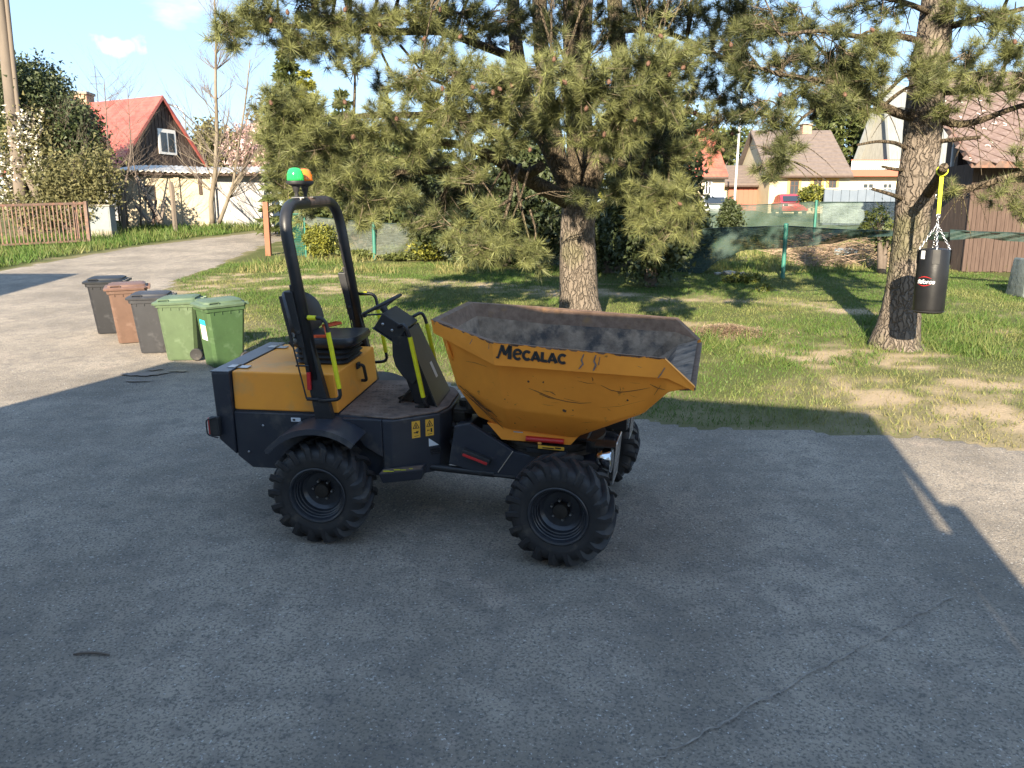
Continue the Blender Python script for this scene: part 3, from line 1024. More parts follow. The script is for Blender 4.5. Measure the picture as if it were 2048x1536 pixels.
# mudguards
for s in (-1, 1):
    rings = []
    for i in range(13):
        a = R(141 - i * 7.4)
        r0, r1 = .50, .515
        x0, z0 = r0 * math.cos(a), WZ + .02 + r0 * math.sin(a)
        x1, z1 = r1 * math.cos(a), WZ + .02 + r1 * math.sin(a)
        lip = .028
        xl, zl = (r0 - lip) * math.cos(a), WZ + .02 + (r0 - lip) * math.sin(a)
        yo, yi = s * .905, s * (YB + .002)
        rings.append([(x1, yi, z1), (x1, yo, z1), (xl, yo + s * .006, zl), (xl, yo, zl), (x0, yo - s * .012, z0), (x0, yi, z0)])
    MB().loft(rings).build('mudguard', MT['charcoal'], smooth=35, **DP)
    # gusset panel between mudguard and floor
    MB().hexa([(.30, s * .57, .70), (.44, s * .57, .62), (.44, s * .60, .62), (.30, s * .60, .70), (.12, s * .55, .93), (.442, s * .55, .93), (.442, s * .604, .93), (.12, s * .60, .93)]).build('gusset', MT['charcoal'], bevel=.006, **DP)
# step with worn yellow paint
st = MB().hexa([(.46, -.70, .44), (.74, -.58, .44), (.74, -.46, .44), (.46, -.58, .44), (.44, -.74, .535), (.76, -.60, .535), (.76, -.46, .535), (.44, -.58, .535)])
st = st.build('step', MT['charcoal'], bevel=.006, **DP)
MB().hexa([(.455, -.725, .536), (.745, -.598, .536), (.745, -.52, .536), (.455, -.65, .536), (.455, -.725, .540), (.745, -.598, .540), (.745, -.52, .540), (.455, -.65, .540)]).build('step_tread', MT['checker'], parent=st)
pnt = MB()
for (x, y, a, b) in ((.47, -.705, .05, .03), (.545, -.665, .05, .03), (.60, -.66, .04, .022), (.52, -.70, .03, .02), (.66, -.625, .025, .02)):
    pnt.add([(x, y, .5415), (x + a, y + .01, .5415), (x + a * .8, y + b, .5415), (x - .01, y + b * .7, .5415)], [(0, 1, 2, 3)])
pnt.build('step_paint', MT['yellowsleeve'], parent=st)
# warning stickers on the slanted panel
def panel_pt(t, z, off=.003):
    """point on the slanted chassis panel, t from the rear corner"""
    a, b = Vector((.52, -.60, 0)), Vector((.86, -.36, 0))
    nrm = Vector((b.y - a.y, -(b.x - a.x), 0)).normalized()
    p = a.lerp(b, t) + nrm * off
    return Vector((p.x, p.y, z))
def panel_quad(mb, t0, t1, z0, z1, off):
    mb.add([panel_pt(t0, z0, off), panel_pt(t1, z0, off), panel_pt(t1, z1, off), panel_pt(t0, z1, off)], [(0, 1, 2, 3)])
for t0 in (.40, .68):
    q = MB()
    panel_quad(q, t0, t0 + .17, .755, .895, .003)
    s_ = q.build('warning_sticker', MT['stickery'], **DP)
    q = MB()
    def ln(a, b, w=.0028):
        d = Vector((b[0] - a[0], b[1] - a[1]))
        nn = Vector((-d.y, d.x)).normalized() * w
        q.add([panel_pt(t0 + (x) / .416, z, .0045) for x, z in ((a[0] + nn.x, a[1] + nn.y), (b[0] + nn.x, b[1] + nn.y), (b[0] - nn.x, b[1] - nn.y), (a[0] - nn.x, a[1] - nn.y))], [(0, 1, 2, 3)])
    ln((.010, .835), (.062, .835)); ln((.010, .835), (.036, .884)); ln((.036, .884), (.062, .835))
    ln((.028, .845), (.044, .845), .004); ln((.036, .845), (.036, .865), .004)
    if t0 < .5:
        ln((.015, .800), (.035, .800), .004); ln((.035, .805), (.052, .797), .009); ln((.05, .806), (.056, .806), .006)
    else:
        ln((.015, .803), (.035, .803), .003); ln((.05, .785), (.05, .818), .007); ln((.012, .795), (.02, .812), .002)
    ln((.02, .770), (.055, .772), .002)
    q.build('pictogram', MT['ink'], parent=s_)
q = MB()
q.add([panel_pt(.74, .665), panel_pt(.95, .665), panel_pt(.74, .735)], [(0, 1, 2)])
q.build('torn_sticker', MT['stickerw'], **DP)
q = MB()
for z in (.60, .62, .64):
    a, b = panel_pt(.78, z, .004), panel_pt(.99, z, .004)
    q.tube([a, b], .007, 6)
q.build('vent_slots', MT['black'], **DP)

# --- roll bar: legs lean back
def rb(y, z):
    return Vector((-.025 - (z - .95) * .138, y, z))
hoop = arcpath([rb(-.60, 1.25), rb(-.60, 2.565), rb(.60, 2.565), rb(.60, 1.25)], .27, 9)
# legs stand straight, only the hoop bends
MB().tube(hoop, .045, 16).build('roll_bar', MT['black'], smooth=True, **DP)
wornq = MB().tube([rb(-.12, 2.567), rb(.33, 2.567)], [.0462, .0462], 16, caps=False)
wornq.build('roll_bar_rust', MT['rust'], smooth=True, **DP)
for s in (-1, 1):
    d = Vector((-.138, 0, 1)).normalized()
    lo, hi = rb(s * .6, .90), rb(s * .6, 1.98)
    def pt(p, dx, dy):
        return p + Vector((dx, dy, 0))
    leg = MB().hexa([pt(lo, -.06, -.036), pt(lo, .085, -.036), pt(lo, .085, .036), pt(lo, -.06, .036), pt(hi, -.052, -.034), pt(hi, .0, -.034), pt(hi, .0, .034), pt(hi, -.052, .034)])
    leg.build('roll_bar_leg', MT['black'], bevel=.006, **DP)
    plt = MB()
    c0, c1 = rb(s * .6, 1.50), rb(s * .6, 1.93)
    plt.hexa([pt(c0, -.07, -.045), pt(c0, -.02, -.045), pt(c0, -.02, .045), pt(c0, -.07, .045), pt(c1, -.10, -.045), pt(c1, -.03, -.045), pt(c1, -.03, .045), pt(c1, -.10, .045)])
    plt.tube([rb(s * .6, 1.62) + Vector((-.04, -.06, 0)), rb(s * .6, 1.62) + Vector((-.04, .06, 0))], .016, 8)
    plt.build('fold_bracket', MT['black'], bevel=.006, **DP)
    # gas strut behind the leg
    a, b = rb(s * .6, 1.9) + Vector((-.12, -.07 if s < 0 else .07, 0)), Vector((-.13, s * .66, 1.10))
    mid = a.lerp(b, .45)
    MB().tube([a, mid], .013, 8).tube([mid, b], .0065, 8).tube([b, Vector((-.02, s * .63, 1.09))], .014, 8).tube([rb(s * .6, 1.36) + Vector((-.12, s * .05, 0)), rb(s * .6, 1.36) + Vector((-.02, s * .04, 0))], .008, 6).build('gas_strut', MT['black'], smooth=40, **DP)
    # hand rail: black bar with yellow sleeves
    yy = s * .645
    pts = arcpath([rb(s * .6, 1.735) + Vector((0, s * .02, 0)), Vector((.055, yy, 1.735)), Vector((.145, yy, 1.10)), Vector((-.04, yy, 1.085))], .06, 5)
    hr = MB().tube(pts, .0145, 10).build('hand_rail', MT['black'], smooth=True, **DP)
    v0, v1 = Vector((.055, yy, 1.735)), Vector((.145, yy, 1.10))
    MB().tube([v0.lerp(v1, .17), v0.lerp(v1, .86)], .0185, 12).build('grip_sleeve', MT['yellowsleeve'], smooth=40, parent=hr)
    MB().tube([Vector((-.085, yy - s * .012, 1.735)), Vector((-.02, yy - s * .004, 1.735))], .0185, 12).build('grip_sleeve', MT['yellowsleeve'], smooth=40, parent=hr)
MB().box(-.165, -.135, -.662, -.638, 1.17, 1.31, Matrix.Translation((.045, 0, 0))).build('red_reflector', MT['reda'], bevel=.004, **DP)
cl = MB().tube([rb(-.6, 1.60) + Vector((-.095, -.05, 0)), rb(-.6, 1.60) + Vector((-.095, -.055, 0))], .02, 12)
cl.build('fold_pin', MT['steel'], smooth=40, **DP)
# beacons on the roll bar
for i, (yy, nm, mt, zz) in enumerate(((-.20, 'green_beacon', 'greenlens', 0), (-.02, 'orange_beacon', 'orangelens', -.005))):
    x0 = rb(0, 2.60).x - .03
    T = Matrix.Translation((x0, yy, 2.60 + zz))
    bs = MB().lathe([(.028, .0), (.030, .01), (.016, .02), (.016, .05), (.024, .06), (.028, .085), (.034, .10), (.068, .112), (.073, .125), (.070, .137), (.064, .140)], 24, T)
    bs = bs.build(nm, MT['blackplastic'], smooth=40, **DP)
    bs['label'] = ('green' if i == 0 else 'orange') + ' beacon lamp on a black stalk'
    MB().lathe([(.063, .138), (.064, .155), (.061, .185), (.055, .210), (.042, .227), (.022, .235), (.0005, .237)], 24, T).build('lens', MT[mt], smooth=True, parent=bs)
    r = MB()
    for k in range(24):
        a = 2 * math.pi * k / 24
        r.tube([T @ Vector((.0635 * math.cos(a), .0635 * math.sin(a), .142)), T @ Vector((.0605 * math.cos(a), .0605 * math.sin(a), .19))], .0022, 4)
    r.build('lens_ribs', MT[mt], parent=bs)
MB().box(rb(0, 2.6).x - .055, rb(0, 2.6).x + .05, -.25, -.17, 2.607, 2.614).box(rb(0, 2.6).x - .055, rb(0, 2.6).x + .05, -.06, .02, 2.607, 2.612).build('beacon_plate', MT['steel'], **DP)

# --- seat
sb = MB()
for i, (z, e) in enumerate(((1.27, -.02), (1.295, .0), (1.315, -.018), (1.335, .004), (1.355, -.015), (1.375, .006), (1.392, -.01))):
    pass
lv = [(1.262, -.03), (1.285, .0), (1.305, -.02), (1.328, .005), (1.348, -.018), (1.372, .006), (1.39, -.012), (1.40, -.04)]
rings = []
for z, e in lv:
    x0, x1, y0, y1 = -.40 - e, .06 + e, -.235 - e, .235 + e
    c = .05
    rings.append([(x0 + c, y0, z), (x1 - c, y0, z), (x1, y0 + c, z), (x1, y1 - c, z), (x1 - c, y1, z), (x0 + c, y1, z), (x0, y1 - c, z), (x0, y0 + c, z)])
seat = bpy.data.objects.new('seat', None)
seat.empty_display_size = .1
col.objects.link(seat)
seat.parent = dumper
MB().loft(rings).build('suspension_bellows', MT['blackplastic'], smooth=50, parent=seat)
rings = []
for z, e in ((1.40, -.02), (1.42, .012), (1.455, .02), (1.485, .008), (1.497, -.03), (1.500, -.09)):
    x0, x1, y0, y1 = -.40 - e * .5, .12 + e, -.245 - e, .245 + e
    c = .075
    def zz(x, y):
        return z + (.012 if z > 1.44 else 0) * (-1 + ((y / .24) ** 2)) + .018 * max(0, (x - 0.0) / .12)
    ring = []
    for x, y in ((x0 + c, y0), (x0 + .25, y0), (x1 - c, y0), (x1 - c * .3, y0 + c * .3), (x1, y0 + c), (x1, 0), (x1, y1 - c), (x1 - c * .3, y1 - c * .3), (x1 - c, y1), (x0 + .25, y1), (x0 + c, y1), (x0 + c * .3, y1 - c * .3), (x0, y1 - c), (x0, 0), (x0, y0 + c), (x0 + c * .3, y0 + c * .3)):
        ring.append((x, y, zz(x, y)))
    rings.append(ring)
MB().loft(rings).build('cushion', MT['vinyl'], smooth=50, parent=seat)
# backrest: rounded shield leaning back
rings = []
for xo, k in ((-.10, .88), (-.085, 1.0), (-.02, 1.0), (.012, .93), (.02, .78)):
    ring = []
    for i in range(24):
        a = 2 * math.pi * i / 24
        y = .25 * k * (abs(math.cos(a)) ** .72) * (1 if math.cos(a) >= 0 else -1)
        h = .19 * k * (abs(math.sin(a)) ** .75) * (1 if math.sin(a) >= 0 else -1)
        zz_ = 1.655 + h
        ring.append((-.365 + xo - (zz_ - 1.5) * .22 + .10 * (y / .25) ** 2 * (1 if xo > -.05 else .6), y * (1 - .18 * h / .19), zz_))
    rings.append(ring)
MB().loft(rings).build('backrest', MT['vinyl'], smooth=50, parent=seat)
bl = MB()
def strap(pts, w):
    for i in range(len(pts) - 1):
        a, b = Vector(pts[i]), Vector(pts[i + 1])
        bl.add([a + Vector((0, 0, w)), b + Vector((0, 0, w)), b - Vector((0, 0, w)), a - Vector((0, 0, w))], [(0, 1, 2, 3)])
        bl.add([a + Vector((.02, 0, 0)), b + Vector((.02, 0, 0)), b - Vector((.02, 0, 0)), a - Vector((.02, 0, 0))], [(0, 1, 2, 3)])
strap([(-.30, -.265, 1.50), (-.18, -.27, 1.515), (-.10, -.20, 1.505), (-.16, -.06, 1.515), (-.22, .08, 1.53)], .013)
strap([(-.22, .08, 1.53), (-.12, .2, 1.54), (-.2, .265, 1.53), (-.32, .25, 1.5)], .013)
bl.build('seat_belt', MT['orangebelt'], parent=seat)
MB().box(-.33, -.29, -.275, -.25, 1.42, 1.54).tube([(-.37, -.27, 1.42), (-.40, -.29, 1.47)], .012, 8).build('belt_anchor', MT['blackplastic'], bevel=.004, parent=seat)

# --- console, steering
con = MB()
# tall sloped panel facing forward with side cheeks
B0, B1 = .63, .80
con.hexa([(.60, -.17, .946), (.80, -.24, .946), (.80, .24, .946), (.60, .17, .946), (.40, -.16, 1.545), (.545, -.19, 1.545), (.545, .19, 1.545), (.40, .16, 1.545)])
con = con.build('console', MT['black'], bevel=.008, **DP)
fp = MB().hexa([(.806, -.27, .95), (.815, -.27, .95), (.815, .27, .95), (.806, .27, .95), (.552, -.205, 1.56), (.561, -.205, 1.56), (.561, .205, 1.56), (.552, .205, 1.56)])
fp.build('front_shield', MT['black'], bevel=.003, **DP)
chk = MB()
for s in (-1, 1):
    chk = MB()
    pts = [(.44, 1.52), (.44, 1.35), (.46, 1.27), (.52, 1.18), (.60, 1.12), (.66, 1.2), (.58, 1.52)]
    chk.prism(pts, s * .195, s * .205)
    chk.build('cheek_plate', MT['black'], **DP)
# a pale label on the shield
def sh(t, y):
    return Vector((.816 - (t - .95) * (.254 / .61), y, t))
MB().add([sh(1.12, .03), sh(1.12, .10), sh(1.25, .10), sh(1.25, .03)], [(0, 1, 2, 3)]).build('shield_label', MT['stickerw'], **DP)
# dashboard box tilted to the driver
TD = Matrix.Translation((.43, .0, 1.60)) @ Matrix.Rotation(R(33), 4, 'Y')
db = MB().box(-.11, .12, -.20, .20, -.09, .055, TD).build('dashboard', MT['black'], bevel=.006, **DP)
MB().box(-.118, .128, -.206, .206, -.102, -.094, TD).build('dash_edge', MT['charcoal'], bevel=.002, **DP)
for (dx, dy) in ((-.06, -.203), (.03, -.203)):
    MB().lathe([(.012, 0), (.012, .006), (.007, .010)], 8, TD @ Matrix.Translation((dx, dy, -.02)) @ Matrix.Rotation(math.pi / 2, 4, 'X')).build('dash_screw', MT['steel'], parent=db)
swc = Vector((.305, 0, 1.742))
tilt = Matrix.Translation(swc) @ Matrix.Rotation(R(-27), 4, 'Y')
sw = MB()
for k in range(1):
    ring = [tilt @ Vector((.175 * math.cos(2 * math.pi * i / 32), .175 * math.sin(2 * math.pi * i / 32), 0)) for i in range(33)]
    sw.tube(ring, .0145, 8, caps=False)
for a in (0.3, 2.4, 4.5):
    sw.tube([tilt @ Vector((0, 0, -.03)), tilt @ Vector((.17 * math.cos(a), .17 * math.sin(a), 0))], .009, 6)
sw.lathe([(.03, -.045), (.035, -.02), (.025, -.005)], 14, tilt)
sw.build('steering_wheel', MT['blackplastic'], smooth=50, **DP)
MB().tube([tilt @ Vector((0, 0, -.02)), tilt @ Vector((.0, 0, -.16))], [.026, .034], 12).build('steering_column', MT['blackplastic'], smooth=50, **DP)
MB().tube(bez(tilt @ Vector((-.15, -.03, -.02)), tilt @ Vector((-.06, 0, -.06)), tilt @ Vector((0, 0, -.09)), 6), .008, 6).lathe([(.005, -.02), (.02, -.01), (.02, .012), (.006, .02)], 10, tilt @ Matrix.Translation((-.165, -.03, -.015))).build('indicator_stalk', MT['blackplastic'], smooth=40, **DP)
# rails either side of the console
for s in (-1, 1):
    yy = s * .295
    pts = arcpath([(.50, s * .21, 1.60), (.575, yy, 1.64), (.61, yy, 1.55), (.715, yy, 1.0), (.74, s * .27, .95)], .05, 5)
    hr = MB().tube(pts, .0145, 10).build('console_rail', MT['black'], smooth=True, **DP)
    a, b = Vector((.61, yy, 1.55)), Vector((.715, yy, 1.0))
    MB().tube([a.lerp(b, .03), a.lerp(b, .93)], .0185, 12).build('grip_sleeve', MT['yellowsleeve'], smooth=40, parent=hr)
# pedal
MB().hexa([(.46, -.12, .955), (.58, -.16, .955), (.60, -.06, .955), (.48, -.03, .955), (.44, -.12, .975), (.60, -.17, 1.06), (.62, -.06, 1.06), (.46, -.03, .975)]).tube([(.47, -.17, .95), (.57, -.18, 1.07)], .011, 6).build('pedal', MT['darkmetal'], bevel=.003, **DP)
MB().tube([(.63, -.28, .95), (.70, -.26, .95), (.72, -.24, 1.04)], .012, 6).box(.66, .72, -.30, -.22, .948, .965).build('rail_foot', MT['darkmetal'], **DP)
hz = MB()
for i, (a, b, c) in enumerate((((.90, -.15, .80), (1.02, -.30, .70), (1.12, -.20, .62)), ((.90, -.05, .75), (1.05, -.22, .60), (1.15, -.1, .58)), ((.90, -.2, .66), (1.0, -.34, .56), (1.1, -.26, .50)), ((.90, .1, .8), (1.0, 0, .75), (1.12, .05, .66)))):
    hz.tube(bez(a, b, c, 8), .019, 8)
hz.build('hydraulic_hoses', MT['blackplastic'], smooth=True, **DP)
jt = MB().box(.90, 1.02, -.14, .14, .50, .60).box(.90, 1.02, -.14, .14, .78, .88).tube([(1.0, 0, .42), (1.0, 0, .95)], .055, 14)
jt.box(.88, 1.15, -.13, .06, .86, .90)
jt.lathe([(.05, .90), (.055, .92), (.05, .97), (.03, .985)], 12, Matrix.Translation((1.08, -.13, 0)))
jt.build('articulation_joint', MT['darkmetal'], bevel=.006, **DP)

# --- front half: frame, turntable, skip
FW = TILT @ Matrix.Translation((0, 0, .012)) @ FRONT
FWI = FW.inverted()
def floc(px, py, plane_y):
    """front-half coordinates of a photograph pixel on the plane y = plane_y(z) of the skip side"""
    c = FWI @ CAM
    d = (FWI.to_3x3()) @ ray(px, py)
    t = 1.0
    y = -.7
    for _ in range(8):
        t = (y - c.y) / d.y
        q = c + d * t
        y = plane_y(q.z)
    return c + d * t
DF = dict(parent=dumper, matrix=FM)
prof = [(-1.0, .53), (-.945, .853), (-.817, .885), (-.45, .683), (-.20, .650), (.22, .640), (.27, .61), (.25, .463), (-.10, .44), (-.618, .455)]
for s in (-1, 1):
    MB().prism(prof, s * .375, s * .42).build('front_frame_plate', MT['charcoal'], bevel=.006, **DF)
MB().box(-.62, .24, -.373, .373, .46, .60).box(-1.0, -.9, -.20, .20, .55, .80).hexa([(-.95, -.30, .50), (-.60, -.373, .48), (-.60, .373, .48), (-.95, .30, .50), (-.95, -.25, .66), (-.60, -.373, .64), (-.60, .373, .64), (-.95, .25, .66)]).build('front_frame', MT['charcoal'], bevel=.008, **DF)
wl_ = MB().tube([(-.462, -.424, .69), (-.585, -.424, .50)], .0045, 6)
wl_.build('bright_edge', MT['steel'], **DF)
MB().hexa([(.22, -.44, .40), (.275, -.44, .40), (.275, -.36, .40), (.22, -.36, .40), (.22, -.44, .62), (.29, -.44, .62), (.29, -.36, .62), (.22, -.36, .62)]).build('frame_end_plate', MT['charcoal'], bevel=.004, **DF)
MB().lathe([(.40, .655), (.43, .66), (.43, .70), (.415, .705), (.415, .735), (.44, .74), (.44, .765), (.30, .77)], 40, Matrix.Translation((-.24, 0, 0))).build('turntable_ring', MT['darkmetal'], smooth=35, **DF)
pv_ = MB().box(-.50, .10, -.30, .30, .77, .80)
pv_.box(.10, .34, -.34, -.28, .70, .80).box(.10, .34, .28, .34, .70, .80)
pv_.build('skip_cradle', MT['black'], bevel=.006, **DF)
MB().box(-.30, .02, -.437, -.425, .70, .735, Matrix.Translation((-.05, 0, 0))).build('cradle_label_backing', MT['black'], **DF)
MB().box(-.255, -.05, -.452, -.447, .742, .768).build('cradle_sticker', MT['stickery'], **DF)
q = MB()
q.box(-.22, -.13, -.4545, -.4525, .748, .756).box(-.12, -.075, -.4545, -.4525, .752, .763)
q.build('cradle_print', MT['ink'], **DF)
# tipping ram pieces under the skip and clutter around the joint
MB().tube([(-.62, -.25, .66), (-.42, -.2, .80)], .045, 12).tube([(-.70, -.1, .70), (-.55, .1, .80)], .035, 10).tube(bez((-.80, -.28, .70), (-.70, -.36, .84), (-.52, -.30, .74), 8), .017, 8).tube(bez((-.82, -.22, .66), (-.66, -.3, .78), (-.50, -.26, .70), 8), .014, 8).build('tipping_rams', MT['darkmetal'], smooth=40, **DF)
MB().tube([(-.36, -.41, .80), (-.06, -.41, .80)], .022, 10).build('red_pivot_shaft', MT['reda'], smooth=40, **DF)
# steering ram between the halves
MB().tube([Vector((.62, -.36, .475)), FM @ Vector((-.62, -.40, .475))], .03, 10).tube([FM @ Vector((-.75, -.41, .47)), FM @ Vector((-.45, -.41, .47))], .018, 8).build('steering_ram', MT['black'], smooth=40, **DP)
# red lock bar on the frame side
d0, d1 = Vector((-.875, -.44, .632)), Vector((-.655, -.44, .565))
ang = math.atan2(d1.z - d0.z, d1.x - d0.x)
TB = Matrix.Translation((d0 + d1) / 2) @ Matrix.Rotation(-ang, 4, 'Y')
lb = MB().box(-.12, .12, -.03, .02, .0, .052, TB).build('side_marker', MT['blackplastic'], bevel=.006, **DF)
MB().box(-.105, .105, -.038, -.029, .002, .024, TB).build('red_strip', MT['reda'], bevel=.003, parent=lb, matrix=FM)

# the skip
def mir(p):
    return (p[0], -p[1], p[2])
a_, b_, c_, d_ = (-1.035, -.425, 1.575), (-.50, -.748, 1.475), (.70, -.765, 1.455), (.893, -.79, 1.392)
e_, f_, g_, h_, k_ = (-.93, -.40, 1.18), (-.485, -.62, 1.095), (.32, -.62, 1.056), (.556, -.63, 1.14), (.725, -.765, 1.345)
i_, j_, l_ = (-.765, -.36, .925), (-.51, -.42, .867), (.02, -.42, .84)
names = 'abcdefghkijl'
near = [a_, b_, c_, d_, e_, f_, g_, h_, k_, i_, j_, l_]
ix = {n: q for q, n in enumerate(names)}
def skip_shell(shrink=None):
    pts = near if shrink is None else [shrink(p) for p in near]
    vs = pts + [mir(p) for p in pts]
    fs = []
    nn = len(names)
    for poly in ('abfe', 'bcgf', 'ckhg', 'cdk', 'efji', 'fglj', 'ghl'):
        fs.append(tuple(ix[q] for q in poly))
        fs.append(tuple(ix[q] + nn for q in reversed(poly)))
    for p, q in ('ae', 'ei', 'ij', 'jl', 'lh', 'hk', 'kd'):
        fs.append((ix[p], ix[q], ix[q] + nn, ix[p] + nn))
    return vs, fs
sk = MB()
sk.add(*skip_shell())
skip = sk.build('skip', MT['yellow'], **DF)
bmx = bmesh.new()
bmx.from_mesh(skip.data)
es = [e for e in bmx.edges if len(e.link_faces) == 2 and e.calc_face_angle(0) > R(8)]
bmesh.ops.bevel(bmx, geom=es, offset=.02, segments=3, affect='EDGES', clamp_overlap=True, profile=.5)
bmx.to_mesh(skip.data)
bmx.free()
skip.data.shade_smooth()
skip.data.set_sharp_from_angle(angle=R(22))
def shr(p):
    return ((p[0] + .10) * .972 - .10, p[1] * .955, p[2] + .022)
inn = MB()
inn.add(*skip_shell(shr))
inn.build('skip_interior', MT['skipin'], parent=skip, matrix=FM)
# lip: yellow band outside, worn steel edge on top
ro = [(-1.105, -.455, 1.712), (-.515, -.805, 1.636), (.686, -.805, 1.592), (.890, -.805, 1.412)]
rl = [(-1.090, -.448, 1.605), (-.50, -.798, 1.468), (.715, -.800, 1.452), (.893, -.800, 1.376)]
rin = [(-1.050, -.425, 1.706), (-.495, -.755, 1.630), (.672, -.757, 1.586), (.868, -.764, 1.410)]
rb_ = [shr(a_), shr(b_), shr(c_), shr(d_)]
band = MB()
n4 = 4
vs = ro + rl + [a_, b_, c_, d_]
vs2 = vs + [mir(p) for p in vs]
fs = []
for o in (0, 12):
    for i in range(3):
        fs.append((o + i, o + i + 1, o + 4 + i + 1, o + 4 + i))
        fs.append((o + 4 + i, o + 5 + i, o + 9 + i, o + 8 + i))
fs.append((0, 4, 16, 12))
fs.append((4, 8, 20, 16))
fs += [(3, 7, 11), (15, 19, 23)]
band.add(vs2, fs)
band.build('skip_lip', MT['yellow'], parent=skip, matrix=FM)
lip = MB()
ro2 = [(p[0], p[1] , p[2] + .0) for p in ro]
vs = ro2 + rin + rb_
vs2 = vs + [mir(p) for p in vs]
fs = []
for o in (0, 12):
    for i in range(3):
        fs.append((o + i, o + i + 1, o + 4 + i + 1, o + 4 + i))
        fs.append((o + 4 + i, o + 5 + i, o + 9 + i, o + 8 + i))
fs.append((0, 4, 16, 12))
fs.append((4, 8, 20, 16))
lip.add(vs2, fs)
lip.build('skip_edge', MT['rust'], parent=skip, matrix=FM)
# ragged rust creeping over the top of the band, bare chips of steel
chips = MB()
rr = random.Random(5)
for i in range(64):
    t = rr.random()
    p0, p1 = (Vector(ro[0]), Vector(ro[1])) if t < .22 else (Vector(ro[1]), Vector(ro[2]))
    u = rr.random()
    p = p0.lerp(p1, u)
    dr = (p1 - p0).normalized()
    nrm = Vector((dr.y, -dr.x, 0)).normalized()
    w, h = rr.uniform(.01, .05), rr.uniform(.004, .016)
    q = [p - dr * w, p + dr * w, p + dr * w * .5 - Vector((0, 0, h)), p - dr * w * .3 - Vector((0, 0, h * .8))]
    chips.add([x + nrm * .002 for x in q], [(0, 1, 2, 3)])
chips.build('edge_chips', MT['rust'], parent=skip, matrix=FM)
MB().hexa([(.690, -.8075, 1.589), (.700, -.8075, 1.575), (.700, -.77, 1.575), (.690, -.77, 1.589), (.893, -.8075, 1.411), (.9, -.8075, 1.40), (.9, -.77, 1.40), (.893, -.77, 1.411)]).build('chute_cheek_edge', MT['yellow_hood'], parent=skip, matrix=FM)
# reinforced front lip seen over the edge
MB().hexa([(.80, -.765, 1.362), (.905, -.765, 1.372), (.905, .765, 1.372), (.80, .765, 1.362), (.80, -.765, 1.378), (.905, -.765, 1.394), (.905, .765, 1.394), (.80, .765, 1.378)]).build('chute_lip', MT['rust'], bevel=.004, parent=skip, matrix=FM)
# bottom flange with hinge lug and lifting eye
MB().hexa([(-.56, -.405, .77), (-.01, -.405, .775), (-.01, -.36, .775), (-.56, -.36, .77), (-.68, -.405, .90), (.06, -.405, .86), (.06, -.36, .86), (-.68, -.36, .90)]).build('bottom_flange', MT['yellow'], bevel=.004, parent=skip, matrix=FM)
MB().hexa([(-.56, .36, .77), (-.01, .36, .775), (-.01, .405, .775), (-.56, .405, .77), (-.68, .36, .90), (.06, .36, .86), (.06, .405, .86), (-.68, .405, .90)]).build('bottom_flange', MT['yellow'], bevel=.004, parent=skip, matrix=FM)
MB().prism([(-.265, .80), (-.235, .80), (-.235, .765), (-.25, .748), (-.265, .765)], -.425, -.407).build('hinge_lug', MT['yellow_hood'], bevel=.003, parent=skip, matrix=FM)
eye = [Vector((-.985, -.43, 1.555)), Vector((-.965, -.475, 1.50)), Vector((-.94, -.475, 1.44)), Vector((-.935, -.43, 1.395))]
MB().tube(bez(eye[0], eye[1] + Vector((0, -.03, 0)), eye[3], 8), .012, 8).build('lifting_eye', MT['yellow'], smooth=True, parent=skip, matrix=FM)
# data plate
def side_y(z):
    return -.745 + .335 * (1.47 - z) if z > 1.08 else -.616 + .88 * (1.08 - z)
from mathutils.bvhtree import BVHTree
DWI = (TILT @ Matrix.Translation((0, 0, .012)) @ REAR).inverted()
skip_bvh = BVHTree.FromPolygons([v.co.copy() for v in skip.data.vertices], [tuple(p.vertices) for p in skip.data.polygons])
def sidep(px, py, off=.003):
    """point on the outside of the skip at a photograph pixel, in the dumper's own axes"""
    o_, d_r = DWI @ CAM, (DWI.to_3x3() @ ray(px, py)).normalized()
    h, n_r, i_r, t_r = skip_bvh.ray_cast(o_, d_r)
    if h is None:
        return FM @ floc(px, py, side_y)
    if n_r.dot(d_r) > 0:
        n_r = -n_r
    return h + n_r * off
MB().add([sidep(1027, 862), sidep(1046, 864), sidep(1045, 871), sidep(1027, 869)], [(0, 1, 2, 3)]).build('data_plate', MT['stickerw'], parent=skip)
# scratches and dents scraped through the paint
def ribbon(mb, pts, w, off=.003):
    P3 = [sidep(x, y, off) for x, y in pts]
    for i in range(len(P3) - 1):
        a, b = P3[i], P3[i + 1]
        t = (b - a).normalized()
        u = Vector((-t.z, 0, t.x))
        w0 = w * (.25 if i == 0 else .62)
        w1 = w * (.2 if i == len(P3) - 2 else .62)
        mb.add([a + u * w0, b + u * w1, b - u * w1, a - u * w0], [(0, 1, 2, 3)])
sc = MB()
ribbon(sc, [(1058, 776), (1075, 783), (1092, 790), (1110, 797), (1135, 803), (1160, 806), (1183, 805)], .0035)
ribbon(sc, [(1078, 787), (1096, 794), (1108, 798)], .0045)
ribbon(sc, [(1202, 770), (1222, 780), (1242, 784), (1268, 781), (1300, 775)], .003)
ribbon(sc, [(1155, 761), (1175, 766), (1192, 766)], .0022)
ribbon(sc, [(1100, 783), (1106, 786), (1112, 790)], .004)
ribbon(sc, [(1128, 796), (1146, 801), (1160, 803)], .002)
ribbon(sc, [(932, 722), (950, 725), (974, 733)], .003)
